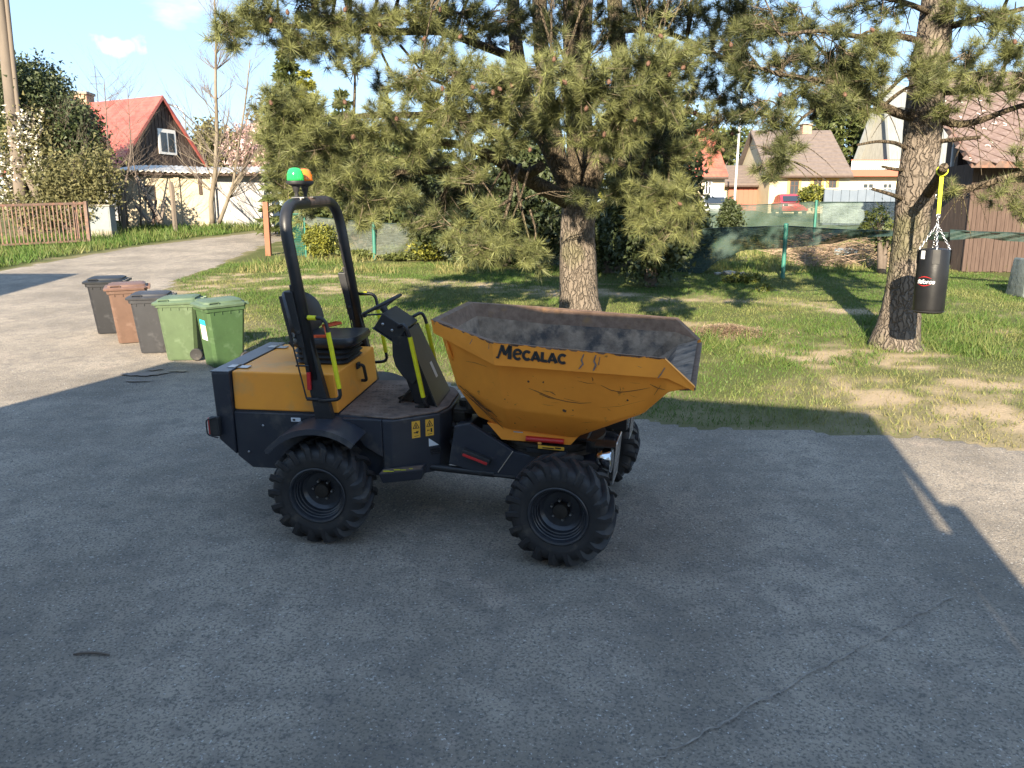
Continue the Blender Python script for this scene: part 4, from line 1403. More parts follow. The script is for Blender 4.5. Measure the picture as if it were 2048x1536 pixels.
for (x, y, w) in ((1129, 821, 7), (1146, 820, 3), (1087, 764, 4), (1057, 763, 5), (1255, 800, 4), (1010, 798, 3), (1030, 846, 3)):
    p = sidep(x, y)
    n_ = 7
    sc.add([p + Vector((math.cos(k * 6.283 / n_), -.0008, math.sin(k * 6.283 / n_))) * w * .0019 * rr.uniform(.6, 1.2) for k in range(n_)], [tuple(range(n_))])
ribbon(sc, [(1240, 772), (1241, 778), (1240, 784)], .002)
ribbon(sc, [(1300, 768), (1316, 776), (1330, 779)], .004)
ribbon(sc, [(1308, 790), (1316, 778), (1322, 770)], .003)
ribbon(sc, [(1200, 815), (1240, 812), (1290, 800)], .0012)
ribbon(sc, [(1184, 754), (1186, 758), (1185, 762)], .004)
for k in range(14):
    x, y = rr.uniform(930, 1290), rr.uniform(750, 850)
    L2, dy = rr.uniform(6, 30), rr.uniform(-3, 7)
    ribbon(sc, [(x, y), (x + L2 * .5, y + dy * .7), (x + L2, y + dy)], rr.uniform(.0008, .002))
for k in range(30):
    x, y = rr.uniform(930, 1290), rr.uniform(745, 865)
    ribbon(sc, [(x, y), (x + rr.uniform(1, 4), y + rr.uniform(.5, 3))], rr.uniform(.0015, .004))
sc.build('scratches', MT['scratch'], parent=skip)['kind'] = 'stuff'
# scrapes on the rear lower facet
sc = MB()
def rear_pt(u, v, off=.004):
    """bilinear point on the rear lower facet e f j i"""
    p = Vector(e_).lerp(Vector(f_), u).lerp(Vector(i_).lerp(Vector(j_), u), v)
    nrm = (Vector(f_) - Vector(e_)).cross(Vector(i_) - Vector(e_)).normalized()
    if nrm.y > 0:
        nrm = -nrm
    return p + nrm * off
for k in range(11):
    u0, v0 = rr.uniform(.05, .45), rr.uniform(-.25, .5)
    pts = [rear_pt(u0 + t * .55, v0 + (t ** .8) * (.55 + .3 * rr.random()), .012) for t in (0, .2, .4, .6, .8, 1)]
    w = rr.uniform(.001, .0035)
    for i in range(5):
        a, b = pts[i], pts[i + 1]
        t = (b - a).normalized()
        u = t.cross(Vector((-.6, -.8, -.2)).normalized()).normalized()
        sc.add([a + u * w, b + u * w, b - u * w, a - u * w], [(0, 1, 2, 3)])
sc.build('scrapes', MT['scratch'], parent=skip, matrix=FM)
# smears on the band
sc = MB()
def band_pt(px, py, off=.004):
    q = floc(px, py, lambda z: -.8035)
    return q + Vector((0, -off, 0))
for pts, w in (([(1168, 708), (1163, 720), (1166, 728), (1158, 738)], .007), ([(1192, 710), (1188, 722), (1192, 730), (1187, 741)], .008), ([(1200, 714), (1197, 730)], .004), ([(978, 687), (978, 698)], .003), ([(945, 678), (940, 688)], .004), ([(1330, 735), (1322, 748), (1316, 756)], .006), ([(1275, 732), (1283, 735)], .004)):
    P3 = [band_pt(x, y) for x, y in pts]
    for i in range(len(P3) - 1):
        a, b = P3[i], P3[i + 1]
        u = Vector((1, 0, 0)) * w
        sc.add([a + u * (.5 if i == 0 else .9), b + u * .7, b - u * .7, a - u * (.5 if i == 0 else .9)], [(0, 1, 2, 3)])
sc.build('smears', M('dark_smear', (.07, .055, .045), .8, c2=(.18, .15, .13), scale=30), parent=skip, matrix=FM)

def text_mesh(body, size, bold=0.0, shear=0.0, space=1.0):
    cu = bpy.data.curves.new('lettering', 'FONT')
    cu.body = body
    cu.size = size
    cu.offset = bold
    cu.shear = shear
    cu.space_character = space
    cu.extrude = .0006
    ob = bpy.data.objects.new('lettering', cu)
    col.objects.link(ob)
    dg = bpy.context.evaluated_depsgraph_get()
    dg.update()
    me = bpy.data.meshes.new_from_object(ob.evaluated_get(dg))
    bpy.data.objects.remove(ob)
    bpy.data.curves.remove(cu)
    return me
# maker's name along the lip: large slanted M, small e, small capitals
TXT = Matrix.Translation((-.474, -.8075, 1.524)) @ Matrix.Rotation(R(2.2), 4, 'Y') @ Matrix.Rotation(math.pi / 2, 4, 'X')
def stroke(mb, pts, w):
    """thick flat stroke with mitred joints in the plane z = 0; w may vary along it"""
    ws = [q * 1.22 for q in (w if isinstance(w, (list, tuple)) else [w] * len(pts))]
    P = [Vector((x, y)) for x, y in pts]
    L_, R_ = [], []
    for i, p in enumerate(P):
        d0 = (P[i] - P[i - 1]).normalized() if i > 0 else (P[1] - P[0]).normalized()
        d1 = (P[i + 1] - P[i]).normalized() if i < len(P) - 1 else d0
        n0, n1 = Vector((-d0.y, d0.x)), Vector((-d1.y, d1.x))
        mm = (n0 + n1)
        mm = mm.normalized() if mm.length > .05 else n1
        k = min(1.6, 1 / max(.3, mm.dot(n1)))
        L_.append(p + mm * ws[i] * .5 * k)
        R_.append(p - mm * ws[i] * .5 * k)
    for i in range(len(P) - 1):
        q = [L_[i], L_[i + 1], R_[i + 1], R_[i]]
        mb.add([(a.x, a.y, .0) for a in q], [(0, 1, 2, 3)])
def arc_pts(cx, cy, rx, ry, a0, a1, n=18):
    return [(cx + rx * math.cos(R(a0 + (a1 - a0) * i / n)), cy + ry * math.sin(R(a0 + (a1 - a0) * i / n))) for i in range(n + 1)]
def letter(ch_):
    mb = MB()
    if ch_ == 'M':
        stroke(mb, [(-.012, .004), (.004, .004), (.034, .098)], [.010, .012, .020])
        stroke(mb, [(.030, .094), (.052, .030)], [.022, .018])
        stroke(mb, [(.052, .026), (.092, .098)], [.016, .026])
        stroke(mb, [(.090, .098), (.088, .0)], [.022, .024])
    elif ch_ == 'e':
        stroke(mb, [(.010, .040), (.058, .048)], .013)
        stroke(mb, arc_pts(.034, .040, .027, .034, 14, 318), .016)
    elif ch_ == 'C':
        stroke(mb, arc_pts(.032, .035, .026, .029, 42, 318), .017)
    elif ch_ == 'A':
        stroke(mb, [(.003, .0), (.030, .070)], [.019, .015])
        stroke(mb, [(.028, .070), (.060, .0)], [.017, .021])
        stroke(mb, [(.014, .019), (.050, .019)], .013)
    elif ch_ == 'L':
        stroke(mb, [(.010, .071), (.010, .0)], .019)
        stroke(mb, [(.010, .008), (.045, .008)], .017)
    return mb
x = 0.0
for ch_, adv in (('M', .112), ('e', .070), ('C', .064), ('A', .068), ('L', .052), ('A', .070), ('C', .064)):
    mb = letter(ch_)
    mb.build('lettering', MT['logo'], skip, matrix=FM @ TXT @ Matrix.Translation((x, .004 if ch_ in 'CAL' else 0, 0)))
    x += adv

# headlamps with wire guards
for s in (-1, 1):
    TH = Matrix.Translation((.32, s * .52, .735)) @ Matrix.Rotation(math.pi / 2, 4, 'Y')
    hl = MB().lathe([(.02, -.115), (.05, -.10), (.082, -.06), (.098, -.02), (.104, .0), (.10, .006)], 24, TH).build('headlamp', MT['chrome'], smooth=40, **DF)
    MB().lathe([(.098, .004), (.07, .014), (.03, .018), (.0005, .019)], 24, TH).build('lens', M('lamp_glass', (.85, .85, .85), .05, trans=.9), smooth=True, parent=hl, matrix=FM)
    gd = MB()
    for k in range(5):
        v = -.10 + k * .05
        gd.tube([(.352, s * .52 + v, .60), (.372, s * .52 + v, .905)], .0035, 5)
        gd.tube([(.352 + .02 * (k * .25), s * .52 - .11, .605 + k * .073), (.352 + .02 * (k * .25), s * .52 + .11, .605 + k * .073)], .0035, 5)
    gd.tube(arcpath([(.350, s * .52 - .125, .59), (.350, s * .52 + .125, .59), (.375, s * .52 + .125, .915), (.375, s * .52 - .125, .915), (.350, s * .52 - .125, .59)], .02), .006, 6)
    gd.build('lamp_guard', MT['steel'], smooth=50, parent=hl, matrix=FM)
    MB().tube(arcpath([(.20, s * .43, .64), (.20, s * .45, .83), (.30, s * .50, .83)], .03), .012, 8).box(.16, .25, s * .46 - .03, s * .46 + .03, .80, .845).tube([(.245, s * .47, .64), (.245, s * .50, .80)], .007, 6).box(.20, .36, s * .52 - .06, s * .52 + .06, .84, .85).build('lamp_bracket', MT['darkmetal'], smooth=40, parent=hl, matrix=FM)

# ------------------------------------------------------------------ wheelie bins
def make_bin(px, py, yaw, mats, label, sticker=None, lidtilt=0, scale=1.0):
    q = gp(px, py)
    b = thing('wheelie_bin', label, 'bin', group='wheelie bins in a row beside the lawn')
    place(b, Matrix.Translation((q.x, q.y, gz(q.y) + .012)) @ TILT @ Matrix.Rotation(yaw, 4, 'Z') @ Matrix.Scale(scale, 4))
    # local: front is -x, width along y
    def ring(x0, x1, hw, z, c):
        return [(x0 + c, -hw, z), (x1 - c, -hw, z), (x1, -hw + c, z), (x1, hw - c, z), (x1 - c, hw, z), (x0 + c, hw, z), (x0, hw - c, z), (x0, -hw + c, z)]
    body = MB().loft([ring(-.25, .23, .205, .0, .05), ring(-.256, .235, .21, .03, .05), ring(-.31, .285, .262, .88, .04), ring(-.335, .30, .275, .885, .03), ring(-.345, .305, .28, .965, .03), ring(-.325, .29, .262, .965, .03)])
    for s in (-1, 1):
        for k in range(4):
            xx = -.22 + k * .13
            body.box(xx - .004, xx + .004, s * .262 - .012, s * .262 + .012, .84, .885)
    body.build('body', mats[0], b, smooth=40)
    lid = bpy.data.objects.new('lid', None)
    lid.empty_display_size = .1
    col.objects.link(lid)
    lid.parent = b
    lid.matrix_local = Matrix.Translation((.33, 0, .98)) @ Matrix.Rotation(lidtilt, 4, 'Y')
    L = MB()
    def lr(e, z, rear=.0):
        x0, x1, hw = -.71 + e, -.02 - e * .4 + rear, .295 - e
        c = .05
        return [(x0 + c, -hw, z), (x1 - c, -hw, z), (x1, -hw + c, z), (x1, hw - c, z), (x1 - c, hw, z), (x0 + c, hw, z), (x0, hw - c, z), (x0, -hw + c, z)]
    L.loft([lr(0, -.035), lr(-.004, -.005), lr(.012, .012), lr(.055, .022), lr(.07, .05), lr(.13, .068), lr(.2, .074)])
    L.build('shell', mats[1], lid, smooth=40)
    for s in (-1, 1):
        gr = MB()
        gr.tube(arcpath([(-.60, s * .255, .01), (-.60, s * .262, .045), (-.45, s * .262, .045), (-.45, s * .255, .01)], .02), .012, 6)
        gr.build('grip', mats[1], lid, smooth=40)
    # hinge bar and handle
    MB().tube([(.345, -.25, .965), (.345, .25, .965)], .017, 10).build('handle_bar', mats[1], b, smooth=40)
    hk = MB()
    for yy in (-.22, -.08, .08, .22):
        hk.box(.28, .36, yy - .018, yy + .018, .945, .995)
    hk.build('hinge_blocks', mats[1], b, bevel=.006)
    for s in (-1, 1):
        TWH = Matrix.Translation((.235, s * .25, .1)) @ Matrix.Rotation(math.pi / 2, 4, 'X')
        w = MB().lathe([(.055, -.022), (.09, -.026), (.1, -.018), (.1, .018), (.09, .026), (.055, .022)], 24, TWH).build('bin_wheel', MT['rubber'], b, smooth=40)
        hub = MB().lathe([(.014, -.024), (.014, .024)], 10, TWH)
        for k in range(6):
            a = k * math.pi / 3
            hub.tube([TWH @ Vector((0, 0, 0)), TWH @ Vector((.058 * math.cos(a), .058 * math.sin(a), 0))], .008, 5)
        hub.build('wheel_spokes', MT['bin_grey'], w)
    MB().tube([(.235, -.26, .1), (.235, .26, .1)], .012, 8).build('axle', MT['darkmetal'], b, smooth=40)
    if sticker:
        # printed collection sticker of stacked coloured bands on the front wall
        y0, y1, z1, z0 = sticker
        def fx(z):
            return -.256 - (z - .03) * (.054 / .85) - .003
        zs = [z1, z1 - (z1 - z0) * .27, z1 - (z1 - z0) * .5, z1 - (z1 - z0) * .74, z1 - (z1 - z0) * .77, z0]
        st = None
        for i, mt in enumerate(('cyan', 'stickcream', 'stickpink', 'ink', 'stickerw')):
            q = MB().add([(fx(zs[i]), y0, zs[i]), (fx(zs[i]), y1, zs[i]), (fx(zs[i + 1]), y1, zs[i + 1]), (fx(zs[i + 1]), y0, zs[i + 1])], [(0, 1, 2, 3)])
            q.build('sticker_band', MT[mt] if mt != 'ink' else MT['stickpink'], b)
    return b
make_bin(230, 664, R(14), (MT['bin_black'], MT['lid_black']), 'farthest black wheelie bin with glossy black lid at the head of the row', scale=.97)
make_bin(270, 682, R(24), (MT['bin_brown'], MT['lid_brown']), 'brown wheelie bin standing between the black and the grey bin', (-.15, .03, .72, .42), scale=.97)
make_bin(318, 702, R(12), (MT['bin_grey'], MT['bin_grey']), 'grey wheelie bin in the middle of the row', scale=.93)
make_bin(374, 716, R(6), (MT['bin_green2'], MT['lid_green']), 'dull green wheelie bin with lid askew and a wheel showing', lidtilt=R(-2), scale=.95)
make_bin(452, 728, R(42), (MT['bin_green'], MT['lid_green']), 'nearest bright green wheelie bin with a blue and white sticker', (-.10, .12, .74, .42), scale=.96)

# ------------------------------------------------------------------ buildings that only cast their shade into the picture
MT['render_pale'] = M('pale_render', (.78, .75, .68), .9, c2=(.72, .69, .62), scale=3, bump=.2, bscale=60)  # kept very pale so unseen walls bounce light onto the dumper
MT['tile_red'] = M('red_roof_tiles', (.33, .085, .06), .75, c2=(.38, .115, .08), scale=5, c3=(.30, .07, .05), scale3=1.5, bump=.3, bscale=12, stretch=(1, 1, 1))
MT['glass'] = M('window_glass', (.03, .035, .04), .08, spec=.8)
MT['white'] = M('white_paint', (.62, .61, .59), .6, c2=(.62, .6, .56), scale=6)
MT['wood_brown'] = M('brown_boards', (.06, .036, .028), .85, c2=(.088, .057, .045), scale=5, stretch=(3, 3, .4), bump=.3, bscale=20)  # colour lowered to carry the dappled shade on the barn wall
MT['wood_dark'] = M('dark_weathered_boards', (.04, .026, .02), .9, c2=(.075, .05, .038), scale=5, stretch=(4, 4, .4), bump=.4, bscale=20, c3=(.16, .13, .11), scale3=3, lo3=.62, hi3=.75)
MT['concrete'] = M('old_concrete', (.27, .24, .205), .92, c2=(.2, .178, .15), scale=3, c3=(.2, .17, .14), scale3=5, lo3=.56, hi3=.7, bump=.3, bscale=60)
MT['zinc'] = M('zinc_sheet', (.3, .3, .3), .5, metal=.4, c2=(.42, .41, .4), scale=4)

E2 = Vector((math.cos(R(-10)), math.sin(R(-10)), 0))
N2 = Vector((math.sin(R(10)), math.cos(R(10)), 0))
W0 = Vector((0, -.62, 0))
def back(px, py):
    q = gp(px, py)
    t = (q - W0).dot(N2) / sun_dir.dot(N2)
    p = q - sun_dir * t
    return (p - W0).dot(E2), p.z               # along the wall, height
ur, zr = back(1742, 824)
us0, zs1 = back(1772, 906)
us1, zs0 = back(1886, 1062)
us1 = us0 + .075
ul, zl_ = back(348, 722)
ux, zx = back(0, 815)
um, zm = back(1290, 797)
zeave = (zr + zm) / 2
hs = thing('house', 'pale rendered house at the photographer\'s back whose shade covers the yard', 'house', (0, 0, 0))
def wp(u, d, z):
    p = W0 + E2 * u - N2 * d
    return (p.x, p.y, z)
zg = -1.2
us0, us1 = 1.985, 2.085
MB().hexa([wp(ul, 0, zg), wp(us0, 0, zg), wp(us0 - .7, 8, zg), wp(ul, 8, zg), wp(ul, 0, zl_), wp(us0, 0, zr), wp(us0 - .7, 8, zr), wp(ul, 8, zl_)]).build('wall', MT['render_pale'], hs)
# open corner: post and blocks added to shape a streak of sun on the yard
for nm, ua, ub, za, zb_ in (('streak_post', us1, ur - .02, 3.62, zr - .003), ('streak_block', us0 + .002, 2.32, zg, 3.33), ('streak_block', us1, 2.32, 3.332, 3.618), ('streak_head', us0 + .002, us1 - .002, 4.26, zr - .003)):
    MB().hexa([wp(ua, .01, za), wp(ub, .01, za), wp(ub, .12, za), wp(ua, .12, za), wp(ua, .01, zb_), wp(ub, .01, zb_), wp(ub, .12, zb_), wp(ua, .12, zb_)]).build(nm, MT['wood_brown'], hs)
MB().add([wp(ul, .02, zl_ + .01), wp(ur - .02, .02, zr + .01), wp(ur - .7, 8, zr + .01), wp(ul, 8, zl_ + .01), wp(ul, 4, zl_ + 1.3), wp(ur - .4, 4, zr + 1.3)], [(0, 1, 5, 4), (2, 3, 4, 5), (1, 2, 5), (3, 0, 4)]).build('roof', MT['tile_red'], hs)
dx, dz = ux - ul, zx - zl_
x2, z2 = ul + dx * 1.9, zl_ + dz * 1.9
MB().hexa([wp(x2, .02, zg), wp(ul - .003, .02, zg), wp(ul - .003, 5, zg), wp(x2, 5, zg), wp(x2, .02, z2), wp(ul - .003, .02, zl_ - .01), wp(ul - .003, 5, zl_ - .01), wp(x2, 5, z2)]).build('shade_wedge', MT['render_pale'], hs)  # unseen wedge added so the shade edge slopes down to the left
# windows in the unseen house front
for u, z in ((-1.6, 1.2), (-3.6, 1.2)):
    f = MB()
    p0 = wp(u, -.02, z)
    f.hexa([wp(u - .5, .03, z), wp(u + .5, .03, z), wp(u + .5, -.02, z), wp(u - .5, -.02, z), wp(u - .5, .03, z + 1.3), wp(u + .5, .03, z + 1.3), wp(u + .5, -.02, z + 1.3), wp(u - .5, -.02, z + 1.3)])
    w = f.build('window', MT['white'], hs)
    MB().hexa([wp(u - .43, -.02, z + .07), wp(u + .43, -.02, z + .07), wp(u + .43, -.03, z + .07), wp(u - .43, -.03, z + .07), wp(u - .43, -.02, z + 1.23), wp(u + .43, -.02, z + 1.23), wp(u + .43, -.03, z + 1.23), wp(u - .43, -.03, z + 1.23)]).build('pane', MT['glass'], w)
q = gp(160, 548)
t = (q.y - 9.2) / sun_dir.y
tp = q - sun_dir * t
hs = thing('house', 'neighbouring flat roofed house left of the lane, outside the view, shading the road', 'house', (0, 0, 0))
MB().box(tp.x - 9, tp.x, 1.2, tp.y, -.5, tp.z - .2).build('wall', MT['render_pale'], hs)
MB().box(tp.x - 9.1, tp.x + .02, 1.1, tp.y + .02, tp.z - .2, tp.z).build('roof', MT['zinc'], hs)
o = MB().box(tp.x - 4, tp.x - 3, tp.y + .002, tp.y + .05, 2.2, 3.4).build('window', MT['white'], hs)
MB().box(tp.x - 3.93, tp.x - 3.07, tp.y + .051, tp.y + .06, 2.27, 3.33).build('pane', MT['glass'], o)

# ------------------------------------------------------------------ left background: shed, red roofed house, fence
def sheet(mb, pts):
    return mb.add(pts, [tuple(range(len(pts)))])
YS = 38.0
sl, sr, sm = at(244, 440, YS), at(545, 440, YS + 1.2), at(427, 440, YS + .7)
zt = at(300, 343, YS).z
shed = thing('garden_shed', 'low cream walled shed with a corrugated white roof beside the lane', 'shed')
zg = gz(YS) - .3
def onwall(a, b, u, d=0.0):
    p = a.lerp(b, u)
    n = Vector((b.y - a.y, -(b.x - a.x), 0)).normalized()
    return Vector((p.x, p.y, 0)) + n * d
def wallbox(mb, a, b, u0, u1, z0, z1, d0, d1):
    c = [onwall(a, b, u0, d0), onwall(a, b, u1, d0), onwall(a, b, u1, d1), onwall(a, b, u0, d1)]
    return mb.hexa([Vector((p.x, p.y, z0)) for p in c] + [Vector((p.x, p.y, z1)) for p in c])
MT['cream'] = M('cream_render', (.42, .355, .26), .9, c2=(.36, .305, .225), scale=2.5, c3=(.46, .38, .28), scale3=1.5, lo3=.56, hi3=.72, bump=.2, bscale=40)
MT['greyrender'] = M('grey_render', (.33, .32, .32), .9, c2=(.26, .25, .25), scale=3, c3=(.42, .4, .39), scale3=2)
wallbox(MB(), sl, sm, 0, 1, zg, zt, -3.5, 0).build('wall', MT['cream'], shed)
wallbox(MB(), sm, sr, .003, 1, zg, zt - .05, -3.5, -.25).build('rear_wall', MT['greyrender'], shed)
wn_ = wallbox(MB(), sl, sm, .27, .39, zt - 1.35, zt - .62, -.02, .03).build('window', MT['wood_dark'], shed)
wallbox(MB(), sl, sm, .28, .38, zt - 1.30, zt - .67, .031, .036).build('pane', MT['glass'], wn_)
wallbox(MB(), sl, sm, .865, .90, zt - 1.05, zt - .1, .004, .06).build('wall_post', MT['wood_dark'], shed)
wallbox(MB(), sl, sm, .60, .66, zg, zt, .004, .10).build('buttress', MT['cream'], shed)
o = MB().tube([onwall(sm, sr, .02, .1) + Vector((0, 0, zg)), onwall(sm, sr, .02, .1) + Vector((0, 0, zt - .1))], .05, 8).build('downpipe', MT['white'], shed)
# corrugated roof: waves run down the slope
rv, rf = [], []
nw = 120
A, B = sl + Vector((-.3, 0, 0)), sr + Vector((.3, 0, 0))
for i in range(nw + 1):
    u = i / nw
    for d, zz in ((.42, zt + .02), (-3.8, zt + .55)):
        p = onwall(A, B, u, d)
        rv.append((p.x, p.y, zz + .035 * math.sin(i * math.pi / 2 + .4) + .03 * math.sin(u * 9)))
        rv.append((p.x, p.y, zz - .05 + .035 * math.sin(i * math.pi / 2 + .4) + .03 * math.sin(u * 9)))
for i in range(nw):
    o_ = i * 4
    rf += [(o_, o_ + 4, o_ + 6, o_ + 2), (o_ + 1, o_ + 3, o_ + 7, o_ + 5), (o_, o_ + 1, o_ + 5, o_ + 4)]
MT['eternit'] = M('pale_corrugated_sheet', (.60, .57, .53), .85, c2=(.45, .42, .38), scale=3, c3=(.3, .28, .25), scale3=2, lo3=.55, hi3=.7)
MB().add(rv, rf).build('roof', MT['eternit'], shed)
wallbox(MB(), A, B, 0.01, .99, zt - .16, zt - .06, .25, .33).build('fascia', MT['wood_dark'], shed)

P1, P2, AP = at(232, 334, 43), at(420, 350, 49), at(320, 195, 46)
house = thing('house', 'red roofed house with a dark boarded gable and brick chimney behind the shed', 'house')
ez = (P1.z + P2.z) / 2
P1.z = P2.z = ez
gd = (P2 - P1).normalized()
rd = Vector((-gd.y, gd.x, 0))
if rd.x > 0:
    rd = -rd
mid = (P1 + P2) / 2
apx = Vector((mid.x, mid.y, AP.z))
LN = 9.5
zg = gz(44) - .5
ing = gd * .35
MB().hexa([Vector((p.x, p.y, zg)) for p in (P1 + ing, P2 - ing, P2 - ing + rd * LN, P1 + ing + rd * LN)] + [Vector((p.x, p.y, ez + .02)) for p in (P1 + ing, P2 - ing, P2 - ing + rd * LN, P1 + ing + rd * LN)]).build('wall', MT['greyrender'], house)
# gable boards, each one a piece
nb = 26
gw = (P2 - P1).length
gable = MB().add([P1 + rd * .12, P2 + rd * .12, apx + rd * .12], [(0, 1, 2)]).build('gable', MT['wood_dark'], house)
for i in range(nb):
    u0, u1 = i / nb + .003, (i + 1) / nb - .003
    def top(u):
        return ez + (apx.z - ez) * (1 - abs(u - .5) * 2)
    lowz = ez - .15 - random.uniform(0, .12)
    a, b = P1.lerp(P2, u0), P1.lerp(P2, u1)
    off = -rd * random.uniform(.0, .03)
    q = [Vector((a.x, a.y, lowz)) + off, Vector((b.x, b.y, lowz)) + off, Vector((b.x, b.y, max(top(u1), lowz + .05))) + off, Vector((a.x, a.y, max(top(u0), lowz + .05))) + off]
    MB().hexa([q[0], q[1], q[1] + rd * .04, q[0] + rd * .04, q[3], q[2], q[2] + rd * .04, q[3] + rd * .04]).build('board', MT['wood_dark'], gable)
MT['redroof'] = M('red_sheet_roof', (.31, .07, .06), .7, c2=(.355, .096, .082), scale=2, c3=(.27, .06, .052), scale3=1.2, bump=.3, bscale=14)
ov = .25
for side, (pb, nm) in enumerate(((P1, 'roof'), (P2, 'roof'))):
    dn = (pb - apx).normalized()
    e0 = pb + dn * ov * 1.4
    f0, f1 = -rd * ov, rd * (LN + ov)
    th = Vector((0, 0, .09))
    rf_ = MB().hexa([e0 + f0, e0 + f1, apx + f1, apx + f0, e0 + f0 + th, e0 + f1 + th, apx + f1 + th, apx + f0 + th]).build(nm, MT['redroof'], house)
    if side == 0:
        # rows of tiles laid over the visible slope
        rows = 24
        rowm = MB()
        for k in range(rows):
            a, b = e0.lerp(apx, k / rows) + th, e0.lerp(apx, (k + 1) / rows) + th
            upn = Vector((0, 0, .04))
            rowm.hexa([a + f0, a + f1, b + f1, b + f0, a + f0 + upn, a + f1 + upn, b + f1 + upn * .2, b + f0 + upn * .2])
        o = rowm.build('tile_courses', MT['redroof'], rf_)
        o['kind'] = 'stuff'
    MB().hexa([e0 + f0 * 1.05 - Vector((0, 0, .12)), e0 + f0 * .9 - Vector((0, 0, .12)), apx + f0 * .9 - Vector((0, 0, .12)), apx + f0 * 1.05 - Vector((0, 0, .12)), e0 + f0 * 1.05 + th, e0 + f0 * .9 + th, apx + f0 * .9 + th * 1.2, apx + f0 * 1.05 + th * 1.2]).build('barge_board', MT['redroof'], house)
wc = P1.lerp(P2, .535)
for nm, hw, z0, z1, d0, d1, mt in (('window', .62, ez + .95, ez + 2.35, -.06, .02, 'white'),):
    a, b = wc - gd * hw, wc + gd * hw
    f = MB().hexa([Vector((a.x, a.y, z0)) + rd * d0, Vector((b.x, b.y, z0)) + rd * d0, Vector((b.x, b.y, z0)) + rd * d1, Vector((a.x, a.y, z0)) + rd * d1, Vector((a.x, a.y, z1)) + rd * d0, Vector((b.x, b.y, z1)) + rd * d0, Vector((b.x, b.y, z1)) + rd * d1, Vector((a.x, a.y, z1)) + rd * d1])
    f = f.build(nm, MT[mt], house)
    for k in (0, 1):
        a2, b2 = a.lerp(b, .12 + k * .42), a.lerp(b, .12 + k * .42 + .34)
        MB().hexa([Vector((a2.x, a2.y, z0 + .15)) - rd * .075, Vector((b2.x, b2.y, z0 + .15)) - rd * .075, Vector((b2.x, b2.y, z0 + .15)) - rd * .061, Vector((a2.x, a2.y, z0 + .15)) - rd * .061, Vector((a2.x, a2.y, z1 - .2)) - rd * .075, Vector((b2.x, b2.y, z1 - .2)) - rd * .075, Vector((b2.x, b2.y, z1 - .2)) - rd * .061, Vector((a2.x, a2.y, z1 - .2)) - rd * .061]).build('pane', MT['glass'], f)
cpos = apx + rd * 6.4
MT['brick'] = M('chimney_brick', (.30, .17, .12), .9, c2=(.4, .27, .2), scale=9)
ch = MB().box(cpos.x - .45, cpos.x + .45, cpos.y - .45, cpos.y + .45, apx.z - 1.6, apx.z + .55).build('chimney', MT['brick'], house)
MB().box(cpos.x - .52, cpos.x + .52, cpos.y - .52, cpos.y + .52, apx.z + .55, apx.z + .7).build('chimney_cap', MT['concrete'], ch)
MB().tube([cpos + Vector((.9, 0, 0)), cpos + Vector((.9, 0, 2.2))], .03, 6).tube([cpos + Vector((.5, 0, 1.2)), cpos + Vector((1.3, 0, 1.2))], .02, 5).tube([cpos + Vector((.6, 0, 1.6)), cpos + Vector((1.2, 0, 1.6))], .02, 5).build('aerial', MT['steel'], house)
# street lamp
lp = at(374, 290, 58)
lamp = thing('street_lamp', 'slim grey street lamp with curved arm behind the red roofed house', 'street lamp', (lp.x, lp.y, gz(58)))
hz_ = at(374, 218, 58).z - gz(58)
MB().tube(arcpath([(0, 0, -.3), (0, 0, hz_), (-1.2, 0, hz_ + .35)], .8, 6), .06, 8).build('pole', MT['steel'], lamp, smooth=True)
MB().hexa([(-1.7, -.12, hz_ + .33), (-1.15, -.12, hz_ + .30), (-1.15, .12, hz_ + .30), (-1.7, .12, hz_ + .33), (-1.65, -.1, hz_ + .42), (-1.15, -.1, hz_ + .42), (-1.15, .1, hz_ + .42), (-1.65, .1, hz_ + .42)]).build('lamp_head', MT['zinc'], lamp, bevel=.03)
# iron fence
fa, fb = gp(-40, 500), gp(180, 488)
fa.z, fb.z = gz(fa.y), gz(fb.y)
fence = thing('iron_fence', 'faded reddish iron bar fence panel beside the grey cabinet', 'fence')
MT['fencepaint'] = M('faded_red_brown_paint', (.095, .054, .042), .75, c2=(.13, .088, .07), scale=6, c3=(.2, .1, .07), scale3=8)
ht = at(176, 404, fb.y).z - fb.z
for z0, z1 in ((ht - .09, ht), (.10, .17)):
    MB().hexa([fa + Vector((0, -.03, z0)), fb + Vector((0, -.03, z0)), fb + Vector((0, .03, z0)), fa + Vector((0, .03, z0)), fa + Vector((0, -.03, z1)), fb + Vector((0, -.03, z1)), fb + Vector((0, .03, z1)), fa + Vector((0, .03, z1))]).build('rail', MT['fencepaint'], fence)
for i in range(27):
    p = fa.lerp(fb, (i + .5) / 27)
    MB().box(p.x - .022, p.x + .022, p.y - .012, p.y + .012, p.z + .12, p.z + ht - .08).build('bar', MT['fencepaint'], fence)
for p, w in ((fb, .11), (fa.lerp(fb, .17), .07), (fb + Vector((-.45, .02, 0)), .05)):
    MB().box(p.x - w / 2, p.x + w / 2, p.y - w / 2 - .005, p.y + w / 2 + .005, p.z - .1, p.z + ht + .03).build('post', MT['fencepaint'], fence)
